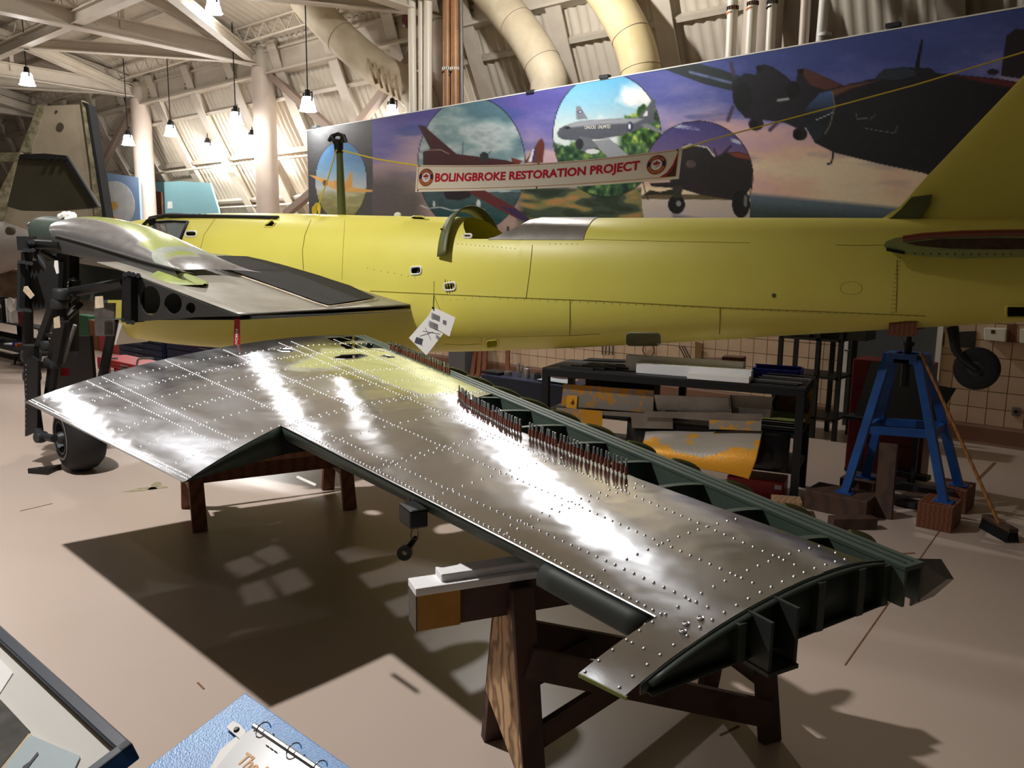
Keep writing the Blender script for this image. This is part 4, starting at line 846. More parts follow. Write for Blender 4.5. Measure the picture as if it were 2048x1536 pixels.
# tail wheel
wc = PF(1953, 737, 0.02); b = MB(); ax = FN + FA*0.25 + V(0, 0, 0.12)
b.lathe([(0.05, -0.05), (0.12, -0.06), (0.155, -0.045), (0.17, 0), (0.155, 0.045), (0.12, 0.06), (0.05, 0.05)], wc, ax, 30); tw1 = b.build('tail_wheel', m_rubber, AC, smooth=True)
b = MB(); b.lathe([(0.0, 0.07), (0.02, 0.07), (0.03, 0.055), (0.065, 0.05), (0.07, 0.04)], wc, ax, 20); b.build('wheel_hub', m_dgrey, tw1, smooth=True)
b = MB(); b.tube([PF(1905, 655, 0.0), PF(1912, 700, 0.06), PF(1925, 718, 0.09), wc + FN*0.09], [0.045, 0.035, 0.03, 0.025], 8); b.build('tail_wheel_fork', m_black, AC, smooth=True)
# tail jacking point, oxide red block
b = MB(); b.box((PF(1806, 655, 0.1)+F(0, 0, 0)*0), (0.2, 0.24, 0.12), FA); b.build('jacking_pad', m_woodR, AC)

# ---- centre section of the wing
USs = [8.95, 8.85, 8.6, 8.2, 7.8, 7.2, 6.47, 5.8, 5.18]; UZ = [1.78, 1.92, 2.03, 2.10, 2.11, 2.07, 1.93, 1.775, 1.63]
cu = np.polyfit(USs[2:], UZ[2:], 4)
def te_s(t): return 4.82 + 0.36*(t-0.58)/1.92
def zuf(s):
    return float(np.polyval(cu, s)) if s < 8.6 else float(np.interp(s, USs[::-1], UZ[::-1]))
def zu(s, t):                                     # same section, stretched to the local trailing edge
    te = te_s(t); x = (s-te)/(8.95-te); return zuf(5.18 + min(max(x, 0), 1)*(8.95-5.18))
def WU(px, py, off=0.0):
    r = ray(px, py)/FPX; lo = hi = None; d_ = 5.0
    def above(d): p = C0 + r*d; s, t, z = inF(p); return z - zu(s, min(max(t, 0.3), 2.7))
    while d_ < 14:
        p = C0 + r*d_; s, t, z = inF(p)
        if t < 2.75 and above(d_) < 0: hi = d_; lo = d_-0.03; break
        d_ += 0.03
    if hi is None: return PZ(px, py, 1.95)
    for _ in range(20):
        m_ = (lo+hi)/2
        if above(m_) < 0: hi = m_
        else: lo = m_
    return C0 + r*hi + V(0, 0, off)
CWp = MB()
CWp.grid([[F(s, t, zu(s, t)) for s in np.linspace(te_s(t), 6.95, 40)] for t in np.linspace(0.4, 2.5, 14)])
CWp.grid([[F(s, t, zu(s, t)) for s in np.linspace(6.95, 8.95, 40)] for t in np.linspace(0.4, 1.75, 8)])
cw = CWp.build('centre_wing', mat('dull_wing_skin', (150, 146, 136), 0.42, 0.2, c2=(130, 124, 114), scale=2.2, rvar=0.15), AC, smooth=True, ang=180); md = cw.modifiers.new('thick', 'SOLIDIFY'); md.thickness = 0.012; md.offset = -1
b = MB(); rows = [[F(s, t, np.interp(s, [te_s(t), 6.5, 8.0, 8.95], [1.60, 1.53, 1.46, 1.76])) for s in np.linspace(te_s(t), 7.0, 12)] for t in np.linspace(0.4, 2.5, 6)]; b.grid(rows); b.build('centre_wing_underside', m_green, cw, smooth=True, ang=180)
up_ = [(392, 518), (450, 517), (520, 519), (562, 527), (640, 557), (700, 577), (752, 601)]; lo_ = [(396, 527), (440, 540), (500, 561), (540, 575), (590, 593), (630, 608), (657, 616)]
b = MB(); b.grid([[WU(a_[0]*(1-f_)+c_[0]*f_, a_[1]*(1-f_)+c_[1]*f_, 0.03 + 0.003*random.random()) for f_ in np.linspace(0, 1, 6)] for i in range(6) for g_ in np.linspace(0, 1, 5, endpoint=(i == 5)) for a_, c_ in [((up_[i][0]*(1-g_)+up_[i+1][0]*g_, up_[i][1]*(1-g_)+up_[i+1][1]*g_), (lo_[i][0]*(1-g_)+lo_[i+1][0]*g_, lo_[i][1]*(1-g_)+lo_[i+1][1]*g_))]]); b.build('walkway_mat', m_mat, cw, smooth=True, ang=180)
b = MB(); b.tube([WU(*p, 0.028) for p in [(392, 528), (440, 543), (500, 564), (540, 578), (590, 596), (630, 611), (657, 619), (700, 613), (757, 603)]], 0.007, 5); b.build('mat_border', m_tagm, cw)
# end rib aft of the rear spar with lightening holes
def plate(poly, holes, t, th, name, m, parent):
    bm = bmesh.new(); loops = [poly] + holes; edges = []
    for L_ in loops:
        vs = [bm.verts.new(tuple(PF(x, y, t) - np.array(ORG[parent.name]))) for x, y in L_]
        for i in range(len(vs)): edges.append(bm.edges.new((vs[i], vs[(i+1) % len(vs)])))
    bmesh.ops.triangle_fill(bm, use_beauty=True, use_dissolve=False, edges=edges)
    me = bpy.data.meshes.new(name); bm.to_mesh(me); bm.free(); me.materials.append(m)
    ob = bpy.data.objects.new(name, me); COL.objects.link(ob); ob.parent = parent; md = ob.modifiers.new('thick', 'SOLIDIFY'); md.thickness = th; return ob
def ov(x, y, rx, ry, n=22): return [(x + rx*math.cos(q), y + ry*math.sin(q)) for q in np.linspace(0, 2*math.pi, n, endpoint=False)]
plate([(276, 556), (300, 562), (370, 590), (430, 614), (482, 632), (400, 634), (276, 643)], [ov(304, 601, 20.5, 29), ov(350, 607, 17.5, 20.5), ov(385, 616, 9.5, 11)], 2.5, 0.02, 'end_rib', mat('rib_dark_grey', (50, 50, 48), 0.5, 0.2), cw)
b = MB(); b.prism([F(5.5, 2.1, 1.58), F(6.9, 2.1, 1.55), F(6.9, 2.1, 1.95), F(6.3, 2.1, 1.84), F(5.5, 2.1, 1.66)], -FN*0.02); b.build('inner_rib', m_green, cw)
b = MB(); b.bar(PF(268, 553, 2.52), PF(268, 643, 2.52), 0.14, 0.1, FA); b.bar(PF(255, 553, 2.5), PF(253, 640, 2.5), 0.03, 0.03); b.bar(PF(248, 553, 2.5), PF(246, 640, 2.5), 0.02, 0.02); sp1 = b.build('rear_spar_end', m_black, cw)
b = MB()
for (x, y) in [(250, 549), (258, 547), (266, 549), (276, 551), (247, 640), (256, 644), (265, 645)]: b.tube([PF(x, y, 2.46), PF(x, y, 2.6)], 0.022, 8)
b.build('spar_bolt', m_dgrey, sp1)
b = MB(); b.prism([PF(*p, 2.4) for p in [(280, 640), (480, 633), (820, 622), (480, 640)]], -FN*0.03); b.build('lower_skin_edge', m_dgrey, cw)

# ---- engine nacelle: cowling hump, skirt, tail fairings, oil tank
NAC = []
near = [PF(x, y, 2.32) for x, y in [(102, 470), (170, 487), (240, 508), (318, 530), (388, 547)]]; ridge = [PF(x, y, 1.92) for x, y in [(156, 438), (214, 437), (288, 454), (354, 496), (398, 538)]]
def resample(L_, n): 
    L_ = np.array(L_); q = np.linspace(0, 1, len(L_)); c = np.polyfit(q, L_, 3); qq = np.linspace(0, 1, n); return np.stack([np.polyval(c[:, i], qq) for i in range(3)], 1)
nr_, rg_ = resample(near, 24), resample(ridge, 24); rows = []; pr = []
for i in range(24):
    far = nr_[i] - FN*0.8; c = (nr_[i]+far)/2; row = []
    rv = rg_[i] - c; rv = rv - FN*(rv @ FN)
    for q in np.linspace(0, math.pi, 22):
        p = c + math.cos(q)*(nr_[i]-c) + abs(math.sin(q))**0.85*rv; row.append(p)
        f = i/23; band = (0.35 < q/math.pi < 0.62 and 0.12 < f < 0.8) or (f > 0.62 and 0.2 < q/math.pi < 0.6 and f < 0.84); pr.append((255 if band else 0,)*3)
    rows.append(row)
b = MB(); b.grid(rows); cowl = b.build('nacelle_cowling', m_cowl, AC, smooth=True, ang=180); set_paint(cowl, pr)
b = MB(); b.grid([[p for p in nr_[:21]], [p + V(0, 0, -0.012) + FN*0.01 for p in nr_[:21]], [p - V(0, 0, 0.17*(1-0.45*i/20)) - FN*0.03 for i, p in enumerate(nr_[:21])]]); b.build('cowling_skirt', mat('skirt_metal', (118, 118, 118), 0.35, 0.8, rvar=0.2), cowl, smooth=True, ang=180)
b = MB(); b.tube([p + FN*0.012 + V(0, 0, 0.005) for p in nr_[1:22]], 0.009, 6); b.build('cowling_trim_strip', m_steel, cowl)
b = MB(); rows = []
for i in range(17, 24):
    far = nr_[i]-FN*0.8; c = (nr_[i]+far)/2; rv = rg_[i]-c; rv = rv-FN*(rv @ FN); rows.append([c + 1.012*(math.cos(q)*(nr_[i]-c) + abs(math.sin(q))**0.85*rv) for q in np.linspace(0, math.pi, 20)])
b.grid(rows); b.build('cowling_rear_panel', mat('grey_green_cowl', (130, 138, 122), 0.4, 0.2, c2=(164, 166, 160), scale=3), cowl, smooth=True, ang=180)
rows = []
for f, w, z in ((0, 0.24, 0.0), (0.3, 0.25, 0.03), (0.7, 0.17, 0.015), (1, 0.02, -0.02)):
    c = PF(338, 568, 2.2)*(1-f) + PF(410, 567, 2.2)*f + V(0, 0, 0.0); rows.append([c + FN*w*math.cos(q) + V(0, 0, (0.14*(1-f)+0.01)*math.sin(q) - 0.01) for q in np.linspace(0, math.pi, 12)])
b = MB(); b.grid(rows); b.build('nacelle_tail_fairing', m_olive, AC, smooth=True, ang=180)
c0, c1 = PF(72, 462, 1.9), PF(140, 468, 1.9); b = MB(); L_ = np.linalg.norm(c1-c0); b.lathe([(0.0, 0), (0.1, 0.02), (0.15, 0.1), (0.17, 0.2), (0.17, L_), (0, L_)], c0, c1-c0, 20); b.build('oil_tank', m_greenL, AC, smooth=True)
b = MB(); b.lathe([(0.0, 0.0), (0.045, 0.0), (0.045, 0.05), (0.03, 0.07), (0.03, 0.14), (0, 0.14)], PF(62, 452, 1.95), c1-c0, 12); b.tube([PF(70, 470, 2.0), PF(80, 482, 2.0), PF(84, 470, 2.0)], 0.02, 6); b.build('tank_fitting', m_steel, AC, smooth=True)

# ---- firewall frame, engine mount and undercarriage
def strut(A_, B_, r, name='mount_tube', m=m_black, ta=2.4, tb=None, par=None, n=8):
    b = MB(); b.tube([PF(*A_, ta), PF(*B_, ta if tb is None else tb)], r, n); return b.build(name, m, par or AC, smooth=True)
strut((56, 487), (122, 491), 0.045, ta=2.3); strut((66, 500), (124, 578), 0.03, ta=2.35, tb=2.2, m=m_dgrey); strut((75, 498), (118, 520), 0.04, ta=2.2, tb=1.9); strut((124, 490), (124, 592), 0.05, ta=2.2); strut((54, 505), (56, 690), 0.055, ta=2.3)
strut((122, 588), (250, 566), 0.05, ta=2.25, tb=2.4); strut((120, 590), (148, 560), 0.03, ta=2.2, tb=1.8); strut((112, 622), (150, 590), 0.028, ta=2.3, m=m_dgrey); strut((150, 560), (145, 650), 0.06, ta=1.9); strut((145, 500), (145, 700), 0.07, ta=1.75)
b = MB(); b.box(PF(54, 487, 2.3), (0.14, 0.12, 0.14), FA)
for (x, y) in [(50, 500), (58, 501), (66, 500), (60, 484), (66, 484)]: b.tube([PF(x, y, 2.25), PF(x, y, 2.4)], 0.022, 8)
b.build('mount_lug', m_dgrey, AC)
b = MB(); b.prism([PF(*p, 2.3) for p in [(62, 522), (118, 524), (114, 610), (58, 622)]], -FN*0.05); b.build('firewall_panel', m_blackM, AC)
b = MB(); b.bar(PF(43, 526, 2.45), PF(41, 618, 2.45), 0.05, 0.05); 
for (x, y) in [(40, 524), (47, 524), (54, 526), (62, 527), (36, 618), (44, 620), (52, 620), (60, 621)]: b.tube([PF(x, y, 2.38), PF(x, y, 2.5)], 0.02, 8)
b.build('front_spar_end', m_dgrey, AC)
b = MB(); b.prism([PF(*p, 1.55) for p in [(112, 520), (262, 545), (262, 600), (112, 600)]], -FN*0.03); b.build('nacelle_inner_side', m_green, AC)
b = MB(); b.prism([PF(*p, 1.55) for p in [(112, 672), (180, 672), (190, 800), (112, 800)]], -FN*0.04); b.build('inner_gear_door', m_black, AC)
# undercarriage legs, braces, wheel
strut((118, 605), (122, 640), 0.06, 'gear_leg', ta=2.4); strut((124, 640), (108, 725), 0.07, 'gear_leg', ta=2.42); strut((108, 725), (98, 800), 0.055, 'gear_leg', ta=2.42); strut((62, 690), (66, 790), 0.075, 'gear_leg', ta=2.5); strut((66, 790), (76, 865), 0.055, 'gear_leg', ta=2.55)
strut((112, 598), (80, 690), 0.05, 'gear_brace', ta=2.45); strut((128, 640), (160, 610), 0.035, 'gear_brace', ta=2.3, tb=1.9); strut((150, 650), (125, 728), 0.018, 'gear_brace', m_grey, ta=2.35); strut((80, 660), (110, 676), 0.025, 'gear_brace', ta=2.45); strut((228, 640), (205, 755), 0.05, 'gear_brace', ta=1.9); strut((140, 610), (120, 640), 0.03, 'gear_brace', ta=2.3)
for (x, y, w) in [(122, 588, 0.13), (118, 606, 0.14), (106, 725, 0.15), (62, 712, 0.17), (64, 752, 0.15), (96, 690, 0.12)]:
    b = MB(); b.lathe([(w/2, -0.05), (w/2+0.012, -0.03), (w/2+0.012, 0.03), (w/2, 0.05), (0, 0.05)], PF(x, y, 2.42), (0.1, 0, 1), 12); b.build('leg_collar', m_dgrey, AC, smooth=True)
b = MB(); b.prism([PF(*p, 2.62) for p in [(50, 722), (62, 712), (76, 722), (74, 862), (50, 873)]], -FN*0.03); gd = b.build('gear_door', m_black, AC)
b = MB()
for k in range(14): rivet(b, PF(52, 730+k*9.8, 2.625), FN, 0.008, 0.006)
stuff(b.build('door_rivets', m_grey, gd))
wc = PF(120, 872, 2.62); wc[2] = 0.345; wq = inF(wc)
wax = FN*0.86 + FA*0.28; wax = wax/np.linalg.norm(wax)
b = MB(); b.lathe([(0.15, -0.02), (0.2, 0.0), (0.28, -0.015), (0.33, -0.07), (0.352, -0.15), (0.352, -0.2), (0.33, -0.28), (0.28, -0.335), (0.2, -0.35), (0.1, -0.35)], wc, wax, 44); wheel = b.build('main_wheel', m_rubber, AC, smooth=True, ang=180)
b = MB(); b.lathe([(0.155, -0.02), (0.165, 0.0), (0.15, 0.0), (0.145, -0.05), (0.06, -0.06), (0.06, 0.0), (0.045, 0.03), (0.0, 0.03)], wc, wax, 28); b.build('wheel_hub', m_dgrey, wheel, smooth=True, ang=35)
b = MB(); b.lathe([(0.2, 0.004), (0.215, 0.008), (0.225, 0.002)], wc, wax, 40); b.build('rim_ring', m_grey, wheel, smooth=True)
b = MB(); b.tube([PF(76, 862, 2.6), PF(82, 872, 2.66), wc + wax*0.05], 0.04, 8); b.lathe([(0.0, 0.05), (0.05, 0.05), (0.06, 0.0), (0.05, -0.05)], PF(82, 874, 2.68), FN, 12); b.build('axle_fitting', m_dgrey, AC, smooth=True)
b = MB(); p = PF(95, 935, 2.75); p[2] = 0; b.prism([p, p + FA*0.22 + FN*0.06, p + FA*0.1 - FN*0.2], V(0, 0, 0.05)); p2 = PF(165, 937, 2.7); p2[2] = 0
tag(b.build('wheel_chock', m_black), 'low black wedge chock under the main wheel', 'chock')
# parts tags and patches hanging on the structure
def hang(poly, t, name, m, label, cat='tag', th=0.006):
    b = MB(); b.prism([PF(*p, t) for p in poly], -FN*th); o_ = b.build(name, m); return tag(o_, label, cat)
hang([(48, 573), (54, 572), (68, 591), (61, 598), (46, 582)], 2.56, 'parts_tag', m_tagm, 'cream paper tag tied to the front spar end')
hang([(109, 521), (115, 521), (117, 546), (113, 548), (108, 532)], 2.42, 'parts_tag', m_white, 'narrow white tag hanging below the engine mount tube')
hang([(190, 593), (205, 592), (207, 615), (190, 617)], 2.42, 'parts_tag', m_tagm, 'square cream tag wired to the horizontal mount tube'); hang([(107, 636), (118, 632), (120, 655), (108, 657)], 2.56, 'parts_tag', m_tagm, 'rust-stained tag hanging on the undercarriage leg')
hang([(121, 736), (138, 736), (138, 752), (120, 752)], 2.3, 'rag', m_red, 'small square red flag hanging behind the undercarriage leg', 'flag'); hang([(188, 606), (230, 606), (228, 672), (190, 672)], 2.3, 'metal_plate', mat('grimy_plate', (104, 98, 92), 0.5, 0.4, c2=(70, 66, 62), scale=5), 'grimy square metal plate hanging behind the nacelle frame', 'plate', 0.01)
b = MB(); P = [PF(121, 436, 1.95), PF(128, 431, 1.95), PF(138, 430, 1.9), PF(146, 433, 1.9), PF(142, 440, 1.95), PF(130, 442, 2.0)]; b.tube(bez(P, 4), [0.03+0.015*abs(math.sin(i)) for i in range(len(bez(P, 4)))], 8); tag(b.build('rag', m_white, smooth=True), 'crumpled white rag on top of the grey-green tank', 'rag')
# red remove-before-flight ribbon
rb = thing('warning_ribbon', 'red warning ribbon with white lettering hanging from the wing trailing edge', 'ribbon', PF(477, 690, 2.45)); RA, RB_ = PF(479, 634, 2.45), PF(477, 692, 2.45); wv = FA*-0.055
b = MB(); b.prism([RA + wv*0.1, RA - wv*1.0, RB_ - wv, RB_ + wv*0.3], FN*0.003); b.build('ribbon_cloth', m_red, rb)
tv, tf = text_mesh('REMOVE BEFORE FLIGHT', 1.0, 0.01); L_ = np.linalg.norm(RB_-RA)*1.7; tw_ = tv[:, 0].max(); dn = (RB_-RA)/np.linalg.norm(RB_-RA)
keep = [(RA + dn*(0.1 + p[0]/tw_*L_) - wv*(0.12 + p[1]*0.75) + FN*0.005) for p in tv]; lim = np.linalg.norm(RB_-RA)-0.005
b = MB(); b.add(keep, [f for f in tf if all(((keep[i]-RA) @ dn) < lim for i in f)]); b.build('ribbon_lettering', m_white, rb)
# inspection sheets hanging on the fuselage
t1 = thing('inspection_sheet', 'pair of printed white paper sheets hanging by a string on the fuselage side', 'paper', PF(860, 708, 0.72)); 
b = MB(); b.prism([PF(*p, 0.70) for p in [(866, 614), (911, 635), (899, 673), (868, 655)]] , FN*0.002); b.build('paper_page', m_paper, t1)
b = MB(); b.prism([PF(*p, 0.69) for p in [(858, 630), (866, 614), (890, 655), (886, 668), (853, 711), (818, 676)]], FN*0.002); b.build('paper_page', m_paper, t1)
b = MB()
for (x, y, n, l) in [(863, 626, 5, 17), (858, 642, 5, 18), (886, 640, 4, 7), (872, 670, 3, 6)]:
    for k in range(n): b.bar(PF(x - k*0.2, y + k*2.2, 0.704), PF(x + l - k*0.2, y + 8*l/18 + k*2.2, 0.704), 0.002, 0.006, (0, 0, 1))
for (A_, B_) in [((845, 662), (880, 668)), ((840, 672), (866, 664)), ((850, 655), (862, 680)), ((830, 678), (845, 692))]: b.bar(PF(*A_, 0.694), PF(*B_, 0.694), 0.002, 0.004)
b.prism([PF(*p, 0.694) for p in [(833, 674), (846, 678), (843, 690), (829, 685)]], FN*0.002); b.build('page_print', m_ink, t1)
b = MB(); b.tube([SF(868, 590, 0.004), PF(866, 614, 0.70)], 0.003, 5); b.tube([PF(866, 616, 0.70), PF(866, 616, 0.715)], 0.012, 8); b.build('hanging_string', m_blackM, t1)
# radio mast on the spine
t2 = thing('mast', 'olive radio mast with a black clamp head standing on the fuselage spine', 'mast', mbot)
b = MB(); ax_ = mtop-mbot; b.tube([mbot, mbot+ax_*0.5, mtop], [0.052, 0.045, 0.036], 12); b.build('mast_pole', m_oliveD, t2, smooth=True)
b = MB(); c = PF(676, 282, 0.0); b.tube([PF(678, 306, 0.0), PF(677, 290, 0.0), c], [0.05, 0.055, 0.06], 10); b.tube([PF(658, 282, 0.0), PF(664, 272, 0.0), PF(676, 268, 0.0), PF(688, 272, 0.0), PF(692, 284, 0.0)], 0.022, 8); b.tube([PF(664, 272, 0.0), PF(670, 284, 0.0), c], 0.03, 8); b.tube([PF(688, 274, 0.0), PF(682, 284, 0.0)], 0.03, 8); b.build('mast_clamp', m_black, t2, smooth=True)

# ================================================================== the loose outer wing on trestles
WO = np.array([-5.69, 4.47]); ES = np.array([0.938, -0.347]); EC = np.array([0.347, 0.938]); ES3 = V(*ES, 0); EC3 = V(*EC, 0)
gx = np.array([0, 0.2, 0.4, 0.6, 0.8, 1.0, 1.1, 1.25]); gy = np.array([0, 0.45, 0.74, 0.97, 1.06, 1.0, 0.9, 0.52]); gc = np.polyfit(gx, gy, 5)
def cTE(s): return -2.51 + (s-0.4)*0.302
def zTE(s): return 1.09 - 0.0186*(s-0.4)
def zSP(s): return 1.42 - 0.041*s
def wz(s, c): xi = (c - cTE(s))/(-cTE(s)); return zTE(s) + (zSP(s)-zTE(s))*(np.polyval(gc, xi) - np.polyval(gc, 0)*(1-xi))
def wl(s, c): xi = np.clip((c - cTE(s))/(-cTE(s)), 0, 1.3); th = 0.28 - 0.026*s; return zTE(s) - 0.004 + (zSP(s)-th-zTE(s))*xi
def W(s, c, off=0.0): x, y = WO + s*ES + c*EC; return V(x, y, wz(s, c) + off)
def WL(s, c, off=0.0): x, y = WO + s*ES + c*EC; return V(x, y, wl(s, c) + off)
def Wz(s, c, z): x, y = WO + s*ES + c*EC; return V(x, y, z)
def WH(px, py):                                   # pixel -> (s, c) on the upper skin
    z = 1.2
    for _ in range(40):
        p = PZ(px, py, z); q = p[:2]-WO; s, c = q @ ES, q @ EC; z = 0.5*z + 0.5*wz(min(max(s, -0.3), 5.6), min(max(c, cTE(s)), 0.3))
    return s, c
WG = thing('aircraft_wing', 'polished bare aluminium wing panel with rivet rows, lying on wooden trestles', 'wing', V(-3.4, 2.9, 0.9))
def sroot(c): return -0.16*c
def snotch(c): return 2.59 + max(0.0, -1.24-c)*0.49
def cfront(s): return 0.06 if s < 2.62 else float(np.interp(s, [2.62, 2.85, 3.5, 4.4, 5.33], [0.05, -0.26, -0.30, -0.22, -0.07]))
def cail(s): return float(np.interp(s, [2.59, 5.19], [-1.24, -0.78]))
def patch(mb, sl, sr, c0, c1, ns_, nc_, fn):
    rows = []
    for u in np.linspace(0, 1, ns_):
        row = []
        for v in np.linspace(0, 1, nc_):
            # two-step: s from the mean line, then c range there, then s limits at that c
            s = sl(0)*(1-u) + sr(0)*u; c = c0(s)*(1-v) + c1(s)*v
            for _ in range(3): s = sl(c)*(1-u) + sr(c)*u; c = c0(s)*(1-v) + c1(s)*v
            row.append(fn(s, c))
        rows.append(row)
    mb.grid(rows, flip=True)
sk = MB()
patch(sk, sroot, snotch, cTE, cfront, 170, 170, W)
patch(sk, lambda c: 2.59, lambda c: 5.19, cail, cfront, 90, 50, W)
patch(sk, lambda c: 5.19, lambda c: 5.34, lambda s: cTE(s)+0.02, cfront, 8, 50, W)
# open root bays: four cut-outs ahead of the skin, the light falls through them to the floor
BAYS = [[(652, 677), (680, 674.5), (706, 682), (676, 684.5)], [(684, 674), (708, 673), (742, 681), (712, 682)], [(678, 689), (708, 687), (728, 697), (694, 698.5)], [(714, 687), (740, 686), (784, 697), (736, 697)], [(556, 701), (566, 698.5), (580, 698.5), (588, 701), (580, 703.5), (564, 703.5)], [(668, 715), (680, 711), (722, 709), (735, 712), (718, 717), (690, 719), (672, 719)], [(760, 713), (770, 711), (785, 713), (789, 715), (775, 716)]]
BSC = [[WH(*p) for p in q] for q in BAYS]
def in_poly(s, c, P):
    r_ = False
    for i in range(len(P)):
        (x1, y1), (x2, y2) = P[i], P[(i+1) % len(P)]
        if (y1 > c) != (y2 > c) and s < (x2-x1)*(c-y1)/(y2-y1)+x1: r_ = not r_
    return r_
keepf = []
for f in sk.f:
    m_ = np.mean([sk.v[i] for i in f], axis=0); q = m_[:2]-WO; s_, c_ = q @ ES, q @ EC
    if not any(in_poly(s_, c_, P) for P in BSC): keepf.append(f)
sk.f = keepf
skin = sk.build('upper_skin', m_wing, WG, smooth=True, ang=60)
# zinc-chromate haze near the root leading edge
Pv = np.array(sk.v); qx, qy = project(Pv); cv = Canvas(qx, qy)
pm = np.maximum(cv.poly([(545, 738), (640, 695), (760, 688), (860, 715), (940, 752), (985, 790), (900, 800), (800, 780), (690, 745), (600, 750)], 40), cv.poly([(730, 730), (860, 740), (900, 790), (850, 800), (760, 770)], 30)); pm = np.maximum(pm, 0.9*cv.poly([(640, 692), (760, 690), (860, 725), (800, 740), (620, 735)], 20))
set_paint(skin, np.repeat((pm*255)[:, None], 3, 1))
b = MB(); patch(b, sroot, snotch, cTE, lambda s: 0.0, 24, 24, WL); b.f = [f for f in b.f if not (lambda q: q @ ES < 1.35 and q @ EC > -0.75)(np.mean([b.v[i] for i in f], axis=0)[:2]-WO)]; patch(b, lambda c: 2.59, lambda c: 5.34, lambda s: cail(s)+0.22, lambda s: 0.0, 14, 10, WL); b.build('lower_skin', m_green, WG, smooth=True, ang=180)
def wall(pts_sc, name, m, top=0.0, bot=0.0):
    mb = MB(); mb.grid([[W(s, c, top - 0.002) for s, c in pts_sc], [WL(s, c, bot) for s, c in pts_sc]]); o_ = mb.build(name, m, WG, smooth=True, ang=60); md = o_.modifiers.new('thick', 'SOLIDIFY'); md.thickness = 0.006; return o_
wall([(sroot(c), c) for c in np.linspace(-2.5, 0.0, 20)], 'root_rib', m_green)
wall([(snotch(c), c) for c in np.linspace(-1.78, -1.24, 8)], 'notch_rib', m_green)
b = MB(); b.grid([[W(s, cail(s), -0.002) for s in np.linspace(2.59, 5.19, 20)], [W(s, cail(s)+0.01, -0.115+0.014*s) for s in np.linspace(2.59, 5.19, 20)]]); o_ = b.build('aileron_spar', m_green, WG, smooth=True, ang=60); md = o_.modifiers.new('thick', 'SOLIDIFY'); md.thickness = 0.006
tr = wall([(5.345, c) for c in np.linspace(-0.95, 0.02, 24)], 'tip_rib', m_green)
# bare edge strip along the trailing edge
b = MB(); b.tube([W(s, cTE(s), 0.0) for s in np.linspace(0.4, 2.85, 20)], 0.005, 6); b.build('trailing_edge_strip', m_steel, WG)
b = MB(); b.tube([W(s, cail(s), 0.001) for s in np.linspace(2.6, 5.19, 20)], 0.003, 5); b.build('aileron_edge_strip', m_steel, WG)
b = MB(); p0, p1 = W(5.19, cTE(5.19)+0.02), W(5.345, cTE(5.345)+0.02); b.bar(p0-V(0, 0, 0.006), p1-V(0, 0, 0.006), 0.008, 0.011); b.build('tip_edge_strip', m_olive, WG)
# tip rib flanges, stiffeners and the bracket over the trestle
b = MB()
for fn, dz in ((W, -0.006), (WL, 0.006)):
    b.grid([[fn(5.34, c, dz) for c in np.linspace(-0.93, 0.02, 20)], [fn(5.368, c, dz) for c in np.linspace(-0.93, 0.02, 20)]]); 
o_ = b.build('tip_rib_flange', m_green, WG, smooth=True, ang=60); md = o_.modifiers.new('thick', 'SOLIDIFY'); md.thickness = 0.004
for c in (-0.62, -0.3, -0.12, 0.0): b = MB(); b.bar(WL(5.36, c, 0.005), W(5.36, c, -0.008), 0.03, 0.03, EC3); b.build('rib_stiffener', m_green, WG)
s_, c_ = 5.39, -0.52; b = MB(); b.bar(WL(s_, c_-0.05, -0.02), W(s_, c_-0.05, 0.0), 0.012, 0.09, ES3); b.bar(WL(s_, c_+0.05, -0.02), W(s_, c_+0.05, 0.0), 0.012, 0.09, ES3); b.box(WL(s_, c_, -0.02), (0.1, 0.12, 0.012), ES3); b.build('tip_bracket', m_greenD, WG)
# front spar, cap and channel lines
th = lambda s: 0.28-0.026*s
b = MB(); S_ = np.linspace(0.0, 5.42, 24)
for (ca, cb, za, zb_) in [(0.02, 0.115, 0.0, -0.012), (0.02, 0.032, -0.012, -9), (0.10, 0.112, -0.012, -9)]:
    for i in range(23):
        sa, sb = S_[i], S_[i+1]; zl1, zl2 = (zSP(sa)-th(sa)*0.92, zSP(sb)-th(sb)*0.92) if zb_ == -9 else (zSP(sa)+zb_, zSP(sb)+zb_)
        Q = [Wz(sa, ca, zSP(sa)+za+0.004), Wz(sb, ca, zSP(sb)+za+0.004), Wz(sb, cb, zSP(sb)+za+0.004), Wz(sa, cb, zSP(sa)+za+0.004), Wz(sa, ca, zl1), Wz(sb, ca, zl2), Wz(sb, cb, zl2), Wz(sa, cb, zl1)]
        b.add(Q, [(0, 1, 2, 3), (7, 6, 5, 4), (0, 4, 5, 1), (1, 5, 6, 2), (2, 6, 7, 3), (3, 7, 4, 0)])
spar = b.build('front_spar', m_greenL, WG)
b = MB()
for c in (0.05, 0.085): b.bar(Wz(0.02, c, zSP(0)+0.005), Wz(5.4, c, zSP(5.4)+0.005), 0.006, 0.004)
b.build('spar_cap_lip', m_green, spar)
